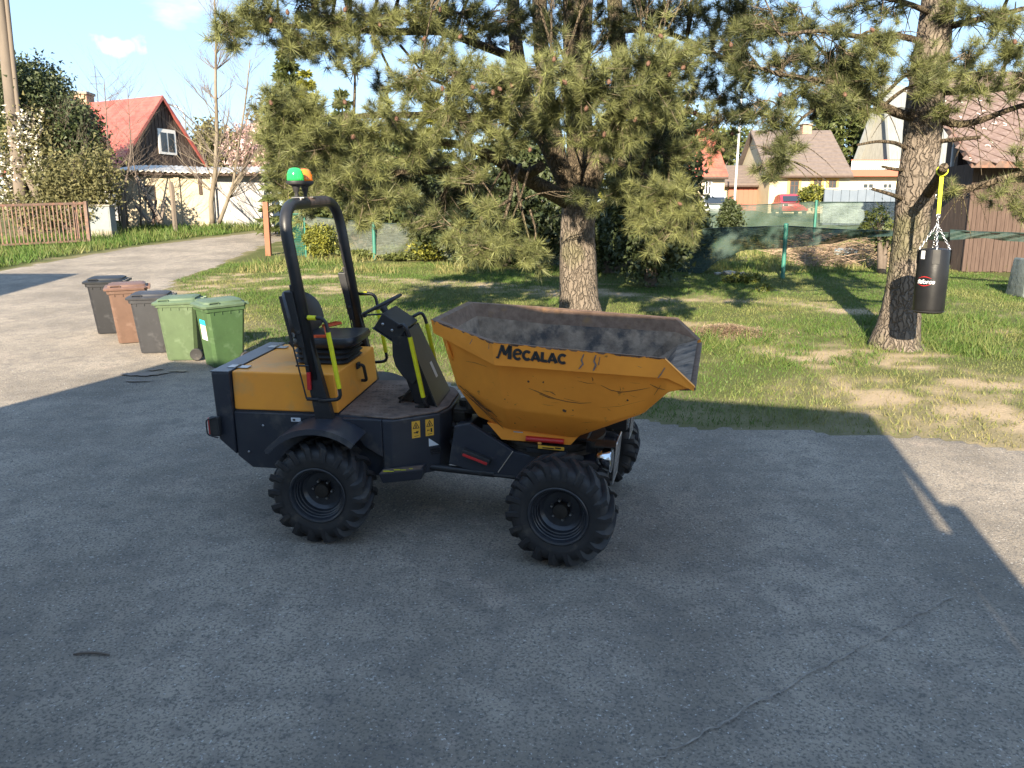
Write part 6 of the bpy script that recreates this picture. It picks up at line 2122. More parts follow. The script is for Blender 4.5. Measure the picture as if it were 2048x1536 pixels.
def needle_tufts(C, Dr, L, per, w, tint, shoot=.11):
    """sprays of needles: C centres, Dr shoot directions; returns vertices, faces, tint"""
    n = len(C)
    C = np.repeat(C, per, 0)
    D = np.repeat(unit(Dr), per, 0)
    L = np.repeat(L, per)
    k = n * per
    rnd = unit(rng.normal(size=(k, 3)))
    perp = unit(rnd - D * np.sum(rnd * D, 1, keepdims=True))
    th = np.radians(rng.uniform(18, 92, k))[:, None]
    d = D * np.cos(th) + perp * np.sin(th)
    base = C - D * (rng.random(k)[:, None] * shoot) 
    ln = (L * rng.uniform(.7, 1.12, k))[:, None]
    tip = base + d * ln
    tip[:, 2] -= .035 * ln[:, 0] * 2 * rng.random(k)
    side = unit(np.cross(d, rng.normal(size=(k, 3)))) * (w * rng.uniform(.7, 1.3, k))[:, None] * .5
    V = np.stack([base - side, base + side, tip], 1).reshape(-1, 3)
    F = np.arange(3 * k).reshape(k, 3)
    t = np.clip(np.repeat(tint, per) + rng.normal(0, .10, k), 0, 1)
    T = np.repeat(t, 3)
    return V, F, T

def rough_tube(mb, pts, rad, n, amp, seed=0, sub=6):
    """trunk with an uneven surface"""
    r_ = random.Random(seed)
    pts = [Vector(p) for p in pts]
    P, Rr = [], []
    for i in range(len(pts) - 1):
        for k in range(sub):
            t = k / sub
            P.append(pts[i].lerp(pts[i + 1], t))
            Rr.append(rad[i] * (1 - t) + rad[i + 1] * t)
    P.append(pts[-1])
    Rr.append(rad[-1])
    o = len(mb.v)
    mb.tube(P, Rr, n)
    for i in range(len(P)):
        for k in range(n):
            v = Vector(mb.v[o + i * n + k])
            c = P[i]
            f = 1 + amp * (math.sin(k * 2.3 + i * .35 + seed) * .5 + r_.uniform(-1, 1) * .6)
            mb.v[o + i * n + k] = tuple(c + (v - c) * f)
    return mb

class Pine:
    def __init__(self, label, base):
        self.t = thing('pine_tree', label, 'tree', group='tall pines on the lawn')
        self.base = base
        self.wood = MB()
        self.twig = MB()
        self.C, self.D, self.L, self.T = [], [], [], []
        self.nodes = []
    def limb(self, pts, r0, r1, n=9, node=True):
        P = [at(*p) if not isinstance(p, Vector) else p for p in pts]
        # smooth the polyline a little
        Q = []
        for i in range(len(P) - 1):
            for k in range(3):
                Q.append(P[i].lerp(P[i + 1], k / 3))
        Q.append(P[-1])
        S = [Q[0]] + [(Q[i - 1] + Q[i] * 2 + Q[i + 1]) / 4 for i in range(1, len(Q) - 1)] + [Q[-1]]
        rs = [r0 + (r1 - r0) * i / (len(S) - 1) for i in range(len(S))]
        self.wood.tube(S, rs, n)
        if node:
            self.nodes += [(p, r) for p, r in zip(S[2:], rs[2:])]
        return S
    def lobe(self, px, py, Y, rx, ry, rY, n, tint=.5, L=.195, src=None, droop=0.0):
        c = at(px, py, Y)
        sx, sz_ = rx * Y / FPX, ry * Y / FPX
        if src is None:
            best = min(self.nodes, key=lambda q: (q[0] - c).length + max(0, q[0].z - c.z) * .3)
        else:
            best = src
        a = best[0]
        mid = a.lerp(c, .5) + Vector((random.uniform(-.15, .15), random.uniform(-.15, .15), .22 + random.uniform(-.1, .1)))
        br = bez(a, mid, c, 8)
        r0 = min(best[1] * .7, .035)
        self.wood.tube(br, [r0 * (1 - .65 * i / 7) for i in range(8)], 5)
        for i in range(n):
            d = Vector((random.gauss(0, 1), random.gauss(0, 1), random.gauss(0, 1)))
            d.normalize()
            rr_ = random.random() ** .45 * (1.45 if random.random() < .14 else 1.0)
            p = c + Vector((d.x * sx, d.y * rY, d.z * sz_)) * rr_
            s = br[random.randint(3, 7)] + Vector((random.uniform(-.06, .06) , random.uniform(-.06, .06), random.uniform(-.06, .06)))
            dr = (p - s)
            out = dr.normalized() if dr.length > .02 else Vector((0, 0, 1))
            m_ = s.lerp(p, .55) + Vector((0, 0, -.06 + droop * .1))
            tw = bez(s, m_, p, 4)
            self.twig.tube(tw, [.0075, .006, .005, .0045], 3, caps=False)
            sd = (p - m_).normalized() * .6 + Vector((0, 0, .38)) + Vector((0, -.1, 0)) - Vector((0, 0, droop))
            self.C.append(tuple(p))
            self.D.append(tuple(sd))
            self.L.append(random.uniform(.62, 1.18) * L)
            self.T.append(tint + random.uniform(-.24, .26))
            if random.random() < .8:          # a second, older tuft a little back along the twig
                q = tw[2].lerp(tw[3], random.random() * .6)
                self.C.append(tuple(q))
                self.D.append(tuple(sd + Vector((random.uniform(-.4, .4), random.uniform(-.4, .4), 0))))
                self.L.append(random.uniform(.8, 1.0) * L)
                self.T.append(tint - .28 + random.uniform(-.2, .16))
    def cone_at(self, px, py, Y, me):
        p = at(px, py, Y)
        o = link('pine_cone', me, MT['pinecone'], self.t)
        o.location = p
        o.rotation_euler = (random.uniform(-.8, .8), random.uniform(-.8, .8), random.uniform(0, 6))
    def finish(self, per=46, w=.0062):
        self.wood.build('limbs', MT['bark_dark'], self.t, smooth=True)
        self.twig.build('twigs', MT['twig'], self.t, smooth=True)['kind'] = 'stuff'
        V, F, T = needle_tufts(np.array(self.C), np.array(self.D), np.array(self.L), per, w, np.array(self.T))
        o = np_mesh('crown', V, F, MT['needles'], self.t, attrs={'tint': T})
        o['kind'] = 'stuff'
        print('PINE tufts', len(self.C), 'tris', len(F))

# pine cone: scales round a core
def cone_mesh():
    mb = MB()
    mb.lathe([(.004, -.035), (.02, -.025), (.027, -.005), (.023, .02), (.01, .038), (.002, .044)], 9)
    for k in range(26):
        a = k * 2.4
        z = -.03 + k * .0027
        r0 = .027 * math.sin(math.pi * (k + 3) / 32)
        c, s = math.cos(a), math.sin(a)
        mb.add([(r0 * .6 * c - .008 * s, r0 * .6 * s + .008 * c, z), (r0 * .6 * c + .008 * s, r0 * .6 * s - .008 * c, z), ((r0 + .014) * c, (r0 + .014) * s, z + .012)], [(0, 1, 2)])
    o = mb.build('cone', MT['pinecone'])
    me = o.data
    bpy.data.objects.remove(o)
    return me
cone_me = cone_mesh()
# needles lie a touch larger than life on the cone so that clusters show
YP = 14.4
bq = gp(1160, 648)
YP = bq.y
pine = Pine('large central pine with a thick forked trunk and drooping boughs behind the skip', bq)
trunk = MB()
f0 = at(1160, 662, YP)
tp = [Vector((f0.x, YP, gz(YP) - .15)), Vector((f0.x, YP, gz(YP) + .12)), at(1158, 600, YP), at(1156, 520, YP), at(1155, 460, YP), at(1158, 415, YP), at(1165, 375, YP)]
rough_tube(trunk, tp, [.58, .46, .38, .345, .325, .33, .30], 28, .035, 3)
trunk.build('trunk', MT['bark'], pine.t, smooth=True)
# main limbs
pine.limb([(1150, 400, YP), (1120, 335, YP - .1), (1085, 265, YP - .2), (1058, 220, YP - .3), (1040, 150, YP - .2), (1028, 60, YP), (1025, -60, YP)], .20, .105, 14)
pine.limb([(1150, 410, YP), (1105, 385, YP - .3), (1050, 355, YP - .7), (990, 315, YP - 1.1), (930, 290, YP - 1.6), (850, 280, YP - 2.0)], .17, .05, 12)
pine.limb([(1175, 385, YP), (1205, 300, YP + .2), (1230, 230, YP + .3), (1245, 140, YP + .4), (1232, 60, YP + .4), (1225, -80, YP + .4)], .20, .13, 14)
pine.limb([(1160, 380, YP + .2), (1158, 250, YP + .5), (1150, 110, YP + .6), (1150, -80, YP + .7)], .25, .22, 14)
pine.limb([(1170, 300, YP + .5), (1165, 110, YP + .9), (1178, -80, YP + .9)], .16, .13, 12)
pine.limb([(1120, 335, YP), (1095, 200, YP + .7), (1080, 80, YP + .9), (1078, -80, YP + .9)], .16, .14, 12)
# boughs: left high, left middle, right
pine.limb([(1040, 120, YP), (960, 90, YP - .5), (880, 60, YP - 1.2), (780, 65, YP - 1.7), (660, 55, YP - 2.2), (560, 50, YP - 2.6), (460, 60, YP - 2.9)], .085, .022, 8)
pine.limb([(1058, 220, YP - .3), (960, 235, YP - 1), (860, 230, YP - 1.7), (740, 230, YP - 2.2), (640, 240, YP - 2.6), (560, 270, YP - 2.8)], .08, .02, 8)
pine.limb([(1085, 265, YP - .2), (1000, 210, YP - 1.5), (920, 180, YP - 2.4), (840, 150, YP - 2.8)], .06, .02, 7)
pine.limb([(990, 315, YP - 1.1), (900, 340, YP - 1.6), (800, 345, YP - 2.0), (690, 340, YP - 2.2), (590, 350, YP - 2.3)], .07, .02, 7)
pine.limb([(1150, 200, YP), (1150, 170, YP - 1.4), (1120, 150, YP - 2.8), (1090, 150, YP - 3.6)], .06, .025, 7)
pine.limb([(1205, 300, YP + .2), (1210, 230, YP - 1.2), (1240, 190, YP - 2.6), (1290, 150, YP - 3.3)], .06, .025, 7)
pine.limb([(1230, 230, YP), (1300, 230, YP - .6), (1370, 220, YP - 1.0), (1440, 245, YP - 1.2)], .055, .02, 7)
pine.limb([(1200, 320, YP), (1240, 330, YP - .7), (1280, 345, YP - 1.4), (1340, 380, YP - 2.0), (1380, 430, YP - 2.2)], .055, .02, 7)
pine.limb([(1245, 60, YP), (1320, 60, YP - .4), (1400, 90, YP - .7), (1470, 130, YP - 1.0), (1520, 150, YP - 1.2)], .055, .02, 7)
pine.limb([(1040, 330, YP - .8), (1030, 350, YP - 1.9), (1020, 400, YP - 2.5), (1000, 470, YP - 2.7), (975, 520, YP - 2.7)], .042, .014, 6)
pine.limb([(1030, 350, YP - 1.9), (1045, 430, YP - 2.3), (1065, 500, YP - 2.4)], .03, .012, 6)
pine.limb([(1020, 400, YP - 2.5), (985, 420, YP - 2.7), (955, 450, YP - 2.7), (940, 490, YP - 2.7)], .026, .012, 6)
# cut stub of a sawn limb
st_ = MB().tube([at(1050, 352, YP - .5), at(1082, 333, YP - 1.25)], [.10, .088], 12)
st_.build('sawn_stub', MT['bark_dark'], pine.t, smooth=40)
mid_l = [(440, 55, 11.5, 52, 45, .5, 26), (520, 40, 11.6, 60, 48, .6, 40), (590, 78, 11.8, 50, 42, .6, 30), (655, 60, 12, 60, 58, .6, 40), (745, 45, 12.2, 75, 50, .7, 50), (705, 112, 12, 45, 36, .5, 18), (830, 30, 12.5, 80, 46, .7, 46), (865, 108, 12, 60, 48, .6, 34), (930, 30, 13, 60, 40, .6, 26), (620, 15, 12, 70, 30, .6, 28),
         (560, 215, 11.6, 55, 55, .6, 40), (632, 232, 11.6, 62, 48, .6, 44), (700, 262, 11.8, 58, 48, .6, 40), (785, 240, 12, 68, 55, .7, 46), (825, 168, 11.8, 58, 46, .6, 34), (555, 292, 11.7, 50, 52, .6, 34), (640, 300, 11.8, 68, 55, .7, 44), (740, 312, 12, 68, 55, .7, 44), (830, 290, 12.2, 68, 60, .7, 46), (925, 165, 11.8, 75, 62, .7, 56), (900, 245, 12, 68, 60, .7, 46),
         (565, 372, 11.9, 45, 42, .5, 28), (680, 372, 12, 66, 46, .6, 34), (780, 388, 12.2, 66, 44, .6, 28), (720, 432, 12.2, 60, 30, .5, 18), (630, 410, 12, 50, 40, .5, 22), (840, 440, 12.4, 50, 40, .5, 18),
         (1000, 168, 11.6, 74, 58, .7, 56), (1085, 150, 11.0, 78, 62, .7, 66), (1185, 185, 11.2, 86, 74, .8, 84), (1290, 130, 11.0, 78, 66, .7, 66), (1350, 112, 11.4, 52, 66, .6, 44), (1000, 252, 12, 66, 56, .6, 44), (1120, 225, 11.6, 60, 40, .6, 30), (1250, 252, 11.6, 76, 62, .7, 56), (1335, 205, 11.6, 54, 56, .6, 38), (930, 330, 12.2, 56, 46, .6, 28), 
         (985, 425, 11.8, 50, 36, .4, 14), (960, 498, 11.8, 58, 44, .5, 36), (1062, 512, 11.9, 45, 36, .5, 30), (1010, 478, 11.8, 45, 36, .5, 18), (905, 470, 12, 40, 36, .4, 12), (1168, 392, 13.0, 32, 16, .25, 8), (1235, 372, 12.6, 58, 36, .5, 24), (1330, 385, 12.2, 62, 42, .6, 42), (1290, 432, 12.2, 54, 42, .5, 32), (1372, 442, 12.1, 44, 52, .5, 34), (1305, 496, 12.2, 24, 26, .3, 10), (1190, 420, 13.0, 24, 18, .3, 8),
         (1430, 250, 13.2, 56, 48, .6, 30), (1420, 300, 13, 40, 36, .5, 16), (1440, 40, 13.4, 62, 46, .6, 26), (1380, 20, 13.4, 60, 40, .6, 22), (1490, 140, 13.2, 50, 46, .5, 18), (1300, 30, 13.6, 60, 40, .6, 14), (1000, 20, 13.6, 60, 36, .6, 16), (1360, 300, 12.4, 40, 34, .5, 14), (1235, 300, 11.8, 50, 40, .5, 20), (1190, 265, 11.6, 50, 40, .5, 18)]
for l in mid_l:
    pine.lobe(*l[:6], int(l[6] * 1.05), tint=.62 if l[2] < 12.6 else .42, droop=.35 if l[1] > 400 and l[0] > 880 else 0.0)  # front lobes tinted brighter as if sunlit, deeper ones darker
# inner foliage deeper in the crown, its shade painted in by a low tint
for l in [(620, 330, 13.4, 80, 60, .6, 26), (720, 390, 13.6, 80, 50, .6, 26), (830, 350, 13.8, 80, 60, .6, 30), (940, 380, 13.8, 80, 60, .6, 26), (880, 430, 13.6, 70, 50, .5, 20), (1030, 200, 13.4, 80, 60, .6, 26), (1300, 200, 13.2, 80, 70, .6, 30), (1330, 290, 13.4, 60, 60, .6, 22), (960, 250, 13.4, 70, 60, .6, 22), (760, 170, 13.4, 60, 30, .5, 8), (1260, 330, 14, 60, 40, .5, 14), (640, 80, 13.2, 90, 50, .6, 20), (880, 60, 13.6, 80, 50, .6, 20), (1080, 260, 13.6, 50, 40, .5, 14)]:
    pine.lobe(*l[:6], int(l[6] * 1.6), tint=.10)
# thin dark foliage between the stems and the crown above the picture, which shades the stems
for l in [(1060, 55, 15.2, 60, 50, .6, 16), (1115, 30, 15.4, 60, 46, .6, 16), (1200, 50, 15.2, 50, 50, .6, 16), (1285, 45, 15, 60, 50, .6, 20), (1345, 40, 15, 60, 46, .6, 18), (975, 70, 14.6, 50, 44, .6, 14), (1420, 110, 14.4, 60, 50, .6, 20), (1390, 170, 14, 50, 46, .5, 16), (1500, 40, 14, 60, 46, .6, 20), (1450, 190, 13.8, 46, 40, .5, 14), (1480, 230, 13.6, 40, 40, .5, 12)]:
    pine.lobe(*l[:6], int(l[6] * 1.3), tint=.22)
for l in [(1035, 45, 13.2, 46, 50, .5, 16), (1100, 70, 13.0, 50, 40, .5, 16), (1165, 25, 13.2, 50, 40, .5, 16), (1225, 60, 13.2, 50, 46, .5, 18), (1290, 20, 13.0, 56, 40, .5, 16)]:
    pine.lobe(*l, tint=.3)
for k in range(26):
    pine.lobe(560 + k * 36, -70 - (k * 53) % 150, 11.2 + (k * 7 % 5) * .5, 100, 70, .9, 34, tint=.5)
# bare drooping twigs in the gaps
for pts in ([(1060, 330, 13), (1040, 400, 12.2), (1010, 470, 12), (985, 535, 12)], [(1010, 330, 12.8), (975, 390, 12.3), (960, 440, 12.2)], [(760, 100, 12.6), (790, 160, 12.4), (830, 210, 12.3)], [(800, 90, 12.6), (850, 150, 12.4), (880, 200, 12.4)], [(1060, 420, 12.2), (1075, 470, 12.1), (1050, 520, 12.1)], [(1220, 320, 13), (1262, 372, 12.6), (1265, 420, 12.6)], [(840, 330, 13), (790, 350, 12.6), (740, 400, 12.6), (745, 440, 12.6)]):
    pine.limb(pts, .022, .008, 5, node=False)
for (px, py, Y) in ((542, 42, 11.3), (848, 78, 11.6), (920, 74, 11.5), (1024, 172, 10.9), (946, 175, 11.2), (1108, 119, 10.4), (1180, 122, 10.5), (1218, 165, 10.5), (1172, 218, 10.6), (1298, 85, 10.4), (1296, 128, 10.4), (1338, 150, 10.8), (1366, 136, 10.9), (1322, 73, 10.5), (1208, 270, 11), (1390, 226, 12.4), (1465, 268, 12.6), (793, 238, 11.4), (690, 205, 11.2), (542, 206, 11.1), (986, 186, 11), (885, 178, 11.3), (1000, 178, 11), (706, 275, 11.2), (1360, 408, 11.7), (575, 25, 11.2), (690, 20, 11.5), (880, 20, 12), (1130, 165, 10.4), (1060, 300, 11.6), (1270, 240, 11), (760, 50, 11.7), (1446, 300, 12.5)):
    pine.cone_at(px, py, Y, cone_me)
pine.finish(76, .0060)

# right pine with the punch bag
rq = gp(1790, 697)
YR = rq.y + .30
rp = Pine('right pine with a flared trunk, dead branch stubs and a punch bag hung from it', rq)
trunk = MB()
tp = [at(1790, 712, YR), at(1789, 690, YR), at(1797, 650, YR), at(1806, 590, YR), at(1812, 540, YR), at(1822, 460, YR), at(1832, 380, YR), at(1843, 290, YR), at(1850, 200, YR), at(1864, 100, YR), at(1880, -20, YR), at(1895, -140, YR)]
rough_tube(trunk, tp, [.52, .42, .335, .29, .275, .265, .30, .29, .28, .26, .245, .23], 28, .04, 9)
trunk.build('trunk', MT['bark'], rp.t, smooth=True)
rp.nodes = [(at(1850, 200, YR), .2), (at(1864, 100, YR), .2), (at(1880, -20, YR), .2)]
rp.limb([(1830, 235, YR), (1790, 225, YR - .3), (1755, 205, YR - .5), (1700, 175, YR - .8), (1640, 160, YR - 1.1), (1560, 150, YR - 1.4), (1500, 130, YR - 1.6)], .085, .02, 9)
rp.limb([(1830, 225, YR), (1770, 222, YR - .4), (1690, 215, YR - .6)], .05, .02, 7)
rp.limb([(1845, 240, YR), (1880, 240, YR - .2), (1920, 250, YR - .3), (1960, 242, YR - .5), (2010, 222, YR - .7), (2080, 200, YR - 1)], .075, .035, 9)
rp.limb([(1850, 185, YR), (1920, 182, YR - .3), (2000, 178, YR - .5), (2090, 165, YR - .6)], .07, .03, 9)
rp.limb([(1850, 390, YR), (1900, 385, YR - .4), (1960, 372, YR - .7), (2020, 352, YR - .9), (2100, 335, YR - 1.1)], .075, .035, 9)
rp.limb([(1868, 60, YR), (1930, 45, YR - .3), (2000, 30, YR - .5), (2090, 5, YR - .6)], .065, .03, 8)
rp.limb([(1860, 90, YR), (1800, 70, YR - .5), (1720, 75, YR - .9), (1640, 60, YR - 1.3), (1560, 70, YR - 1.6)], .055, .02, 7)
rp.limb([(1870, 30, YR), (1800, 0, YR - .6), (1700, -10, YR - 1)], .05, .02, 7)
rp.limb([(1815, 298, YR), (1790, 285, YR - .3), (1755, 282, YR - .5), (1714, 290, YR - .6)], .036, .018, 7, node=False)
rp.limb([(1812, 340, YR), (1785, 338, YR - .2), (1764, 333, YR - .3)], .034, .02, 7, node=False)
rp.limb([(1810, 400, YR), (1780, 388, YR - .4), (1745, 378, YR - .6)], .038, .024, 7, node=False)
rp.limb([(1862, 285, YR), (1900, 280, YR - .4), (1962, 274, YR - .6)], .04, .03, 7, node=False)
# the stout stub that carries the bag
stub = rp.limb([(1850, 395, YR), (1862, 378, YR - .5), (1877, 356, YR - 1.15), (1885, 341, YR - 1.5), (1888, 334, YR - 1.62)], .085, .062, 10, node=False)
for pts in ([(1700, 175, 12), (1600, 235, 11.6), (1560, 300, 11.5), (1570, 330, 11.5)], [(1640, 160, 11.9), (1550, 215, 11.6), (1540, 260, 11.6)], [(1690, 140, 12), (1640, 100, 12), (1610, 60, 12)]):
    rp.limb(pts, .03, .012, 6)
for l in [(1500, 60, 11.6, 50, 42, .5, 22), (1560, 120, 11.6, 60, 46, .5, 28), (1610, 185, 11.7, 55, 42, .5, 26), (1660, 55, 11.8, 48, 30, .5, 12), (1690, 115, 11.8, 60, 46, .5, 30), (1752, 92, 11.8, 46, 36, .5, 30), (1755, 150, 11.8, 50, 40, .5, 26), (1660, 210, 11.8, 46, 36, .5, 22), (1480, 140, 11.7, 44, 40, .5, 16), (1550, 235, 11.6, 44, 50, .45, 22), (1565, 300, 11.5, 46, 50, .45, 30), (1540, 335, 11.5, 36, 26, .4, 12), (1690, 170, 11.9, 44, 30, .4, 16), (1735, 205, 12, 40, 36, .4, 14),
          (1850, 130, 11.9, 40, 36, .4, 24), (1862, 170, 11.9, 36, 30, .4, 16), (1935, 110, 12, 46, 40, .5, 24), (2030, 85, 11.8, 40, 60, .5, 28), (1990, 40, 12, 60, 36, .5, 22), (1960, 150, 12, 50, 40, .5, 18), (2030, 160, 11.8, 40, 40, .5, 18), (1900, 215, 12.2, 36, 26, .4, 10), (2030, 420, 11.8, 40, 36, .5, 12), (1990, 380, 12, 40, 24, .4, 8), (1930, 20, 12.4, 60, 36, .5, 16), (2045, 300, 11.8, 30, 30, .4, 6), (1780, 30, 12.4, 50, 30, .5, 10), (1590, 20, 12, 60, 30, .5, 14), (1890, 380, 12.2, 30, 20, .3, 4), (1450, 95, 12.4, 50, 46, .5, 20), (1530, 50, 12.2, 50, 40, .5, 20), (1620, 120, 12, 50, 40, .5, 20), (1500, 210, 12, 44, 40, .5, 16), (1590, 60, 12.4, 50, 40, .5, 16), (1470, 20, 12.4, 60, 36, .5, 18), (1700, 20, 12.4, 60, 30, .5, 14), (1640, 150, 12.2, 44, 36, .4, 14)]:
    rp.lobe(*l, tint=.56 if 1700 < l[0] else .40)
for k in range(14):
    rp.lobe(1480 + k * 48, -70 - (k * 61) % 140, 11.4 + (k * 3 % 4) * .5, 90, 60, .8, 26, tint=.5)
for (px, py, Y) in ((1462, 90, 11.3), (2030, 84, 11.3), (1745, 60, 11.4), (1690, 190, 11.4), (1560, 190, 11.2)):
    rp.cone_at(px, py, Y, cone_me)
rp.finish(76, .0060)
# fine bare twigs round the right pine
tw = MB()
for k in range(190):
    n0 = random.choice(rp.nodes)
    a = n0[0]
    d = Vector((random.uniform(-1, 1), random.uniform(-.6, .3), random.uniform(-.7, .4)))
    L_ = random.uniform(.4, 1.1)
    tw.tube(bez(a, a + d * L_ * .5 + Vector((0, 0, .1)), a + d * L_ + Vector((0, 0, -.15)), 5), [.012, .009, .007, .005, .003], 4)
tw.build('dead_twigs', MT['bark_dark'], rp.t)['kind'] = 'stuff'

# ------------------------------------------------------------------ leafy shrubs and trees
def leaf_cloud(lobes, n, size, seed, shell=.55, aspect=1.6, tint0=.5, flat=0.0):
    """lobes: (centre, (rx, ry, rz)); returns V, F, tint of many small leaf faces with clumps and gaps"""
    g = np.random.default_rng(seed)
    vol = np.array([l[1][0] * l[1][1] * l[1][2] for l in lobes]) ** .7
    which = g.choice(len(lobes), n, p=vol / vol.sum())
    C = np.array([tuple(l[0]) for l in lobes])[which]
    Rr = np.array([l[1] for l in lobes])[which]
    # leaves gather round clump centres
    nc = max(12, n // 45)
    cl = g.integers(0, nc, n)
    cd = unit(g.normal(size=(nc, 3))) * (g.random((nc, 1)) ** (1 - shell))
    P = C + (cd[cl] + g.normal(size=(n, 3)) * .17) * Rr
    d = unit(g.normal(size=(n, 3)))
    d[:, 2] *= (1 - flat)
    s = unit(np.cross(d, g.normal(size=(n, 3))))
    sz_ = size * g.uniform(.6, 1.4, n)[:, None]
    V = np.stack([P - s * sz_ * .5, P + s * sz_ * .5, P + d * sz_ * aspect], 1).reshape(-1, 3)
    ctint = g.uniform(-.28, .28, nc)
    t = np.clip(tint0 + ctint[cl] + g.normal(0, .14, n), 0, 1)
    return V, np.arange(3 * n).reshape(n, 3), np.repeat(t, 3)

def shrub(name, label, cat, lobes_px, n, size, mat, seed, stem=None, group=None, tint0=.5, aspect=1.6, flat=0.0, extra=None, Yb=None):
    """lobes_px: (px, py, Y, rx_px, ry_px, ry_m)"""
    t = thing(name, label, cat, group=group)
    lobes = [(at(px, py, Y), (rx * Y / FPX, rY, ry * Y / FPX)) for px, py, Y, rx, ry, rY in lobes_px]
    V, F, T = leaf_cloud(lobes, n, size, seed, tint0=tint0, aspect=aspect, flat=flat)
    V[:, 2] = np.maximum(V[:, 2], gz_np(V[:, 1]) + .01)
    np_mesh('foliage', V, F, MT[mat], t, attrs={'tint': T})['kind'] = 'stuff'
    if extra:
        V, F, T = leaf_cloud(lobes, extra[1], extra[2], seed + 1, tint0=.6)
        np_mesh('blossom', V, F, MT[extra[0]], t, attrs={'tint': T})['kind'] = 'stuff'
    if stem:
        st_ = MB()
        g = random.Random(seed)
        c0 = lobes[0][0]
        base = Vector((at(stem, 455, lobes_px[0][2]).x, lobes_px[0][2], gz(lobes_px[0][2]) - .1))
        for l in lobes:
            top = l[0]
            st_.tube(bez(base, base.lerp(top, .5) + Vector((0, 0, .3)), top, 6), [.13, .10, .08, .06, .045, .03], 6)
            for k in range(7):
                e = top + Vector((g.uniform(-1, 1) * l[1][0], g.uniform(-1, 1) * l[1][1], g.uniform(-.6, 1) * l[1][2])) * .85
                st_.tube(bez(base.lerp(top, .6), base.lerp(top, .8), e, 5), [.035, .028, .02, .014, .008], 4)
        st_.build('trunk', MT['barkbrown'], t, smooth=True)
    return t
# yellow green rounded thujas by the net
shrub('thuja_bush', 'round yellow green bush seen through the roll bar', 'bush', [(645, 484, 25.6, 33, 30, .55), (640, 478, 25.6, 26, 24, .5)], 5000, .055, 'leafyellow', 1, tint0=.45)
shrub('thuja_bush', 'yellow green bush with loose twigs left of the pine boughs', 'bush', [(868, 488, 25.2, 44, 34, .7), (850, 500, 25.2, 34, 26, .6), (900, 480, 25.2, 30, 30, .5)], 6000, .06, 'leafyellow', 2, tint0=.5)
# conifers behind
def conifer(label, px, py_top, py_base, Y, wpx, mat, seed, n, size, group=None, tint0=.45, gap=.0, lean=0):
    q = at(px, py_base, Y)
    zb = gz(Y)
    zt = at(px, py_top, Y).z
    t = thing('conifer_tree', label, 'tree', (q.x, Y, zb), group)
    h = zt - zb
    g = np.random.default_rng(seed)
    MB().tube([(0, 0, -.2), (0, 0, h * .5), (0, 0, h * .97)], [.04 * h * .5, .03 * h * .5, .01], 8).build('trunk', MT['barkbrown'], t, smooth=True)
    rmax = wpx * Y / FPX
    u = g.random(n) ** .75
    lay = np.floor(u * (h / .45)) / (h / .45)
    u = lay * .75 + u * .25
    rr_ = rmax * (1 - u) ** .8 * (.25 + .75 * g.random(n) ** .55)
    a = g.uniform(0, 2 * np.pi, n)
    a = np.round(a * 9 / (2 * np.pi) + lay * 37 % 1) / 9 * 2 * np.pi * (1 - gap * 0) + g.normal(0, .16, n)
    P = np.stack([np.cos(a) * rr_, np.sin(a) * rr_, u * h * .97 + .05 * h - .18 * rr_], -1)
    out = np.stack([np.cos(a), np.sin(a), np.full(n, -.25)], -1)
    d = unit(out + g.normal(0, .55, (n, 3)))
    s = unit(np.cross(d, g.normal(size=(n, 3))))
    sz_ = size * g.uniform(.6, 1.4, n)[:, None]
    V = np.stack([P - s * sz_ * .22, P + s * sz_ * .22, P + d * sz_], 1).reshape(-1, 3)
    tt = np.clip(tint0 + g.normal(0, .2, n), 0, 1)
    np_mesh('crown', V, np.arange(3 * n).reshape(n, 3), MT[mat], t, attrs={'tint': np.repeat(tt, 3)})['kind'] = 'stuff'
    return t
conifer('spire shaped spruce tip rising behind the left pine boughs', 592, 88, 470, 34, 70, 'leafgreen', 3, 12000, .28)
conifer('golden conifer behind the left pine boughs', 628, 146, 470, 32, 60, 'leafyellow', 4, 12000, .22, tint0=.6)
conifer('second golden conifer showing through the middle of the crown', 870, 190, 470, 31, 70, 'leafyellow', 5, 12000, .22, tint0=.55)
conifer('slim spruce between the golden conifers', 695, 178, 470, 36, 44, 'leafgreen', 6, 8000, .26)
conifer('golden conifer low behind the central trunk', 1175, 250, 470, 29, 66, 'leafyellow', 17, 10000, .2, tint0=.5)
conifer('broad dark spruce above the yellow house roof', 1672, 108, 400, 62, 100, 'leafgreen', 7, 16000, .5, tint0=.42)
# dark evergreen hedge row behind the trunk
shrub('evergreen_tree', 'dark dense evergreen directly right of the central trunk', 'tree', [(1310, 300, 19.5, 75, 120, .9), (1300, 440, 19.5, 80, 110, .9), (1345, 400, 19.6, 55, 120, .8), (1270, 380, 19.8, 60, 120, .8)], 26000, .085, 'leafdark', 8, stem=1305)
shrub('evergreen_tree', 'dark evergreen behind the drooping boughs left of the trunk', 'tree', [(960, 440, 23.5, 90, 80, .9), (1060, 430, 23.5, 90, 90, .9), (1040, 330, 23.8, 90, 70, .9), (880, 420, 24, 80, 60, .8)], 22000, .10, 'leafdark', 9, stem=1010)
shrub('evergreen_tree', 'dull olive evergreen behind the left pine bough', 'tree', [(700, 330, 29, 70, 80, 1.0), (640, 380, 29, 60, 60, 1.0), (780, 340, 28.5, 70, 80, 1.0), (740, 420, 28, 80, 40, 1.0), (850, 370, 28, 70, 70, 1.0)], 18000, .12, 'leafgreen', 10, stem=720, tint0=.3)
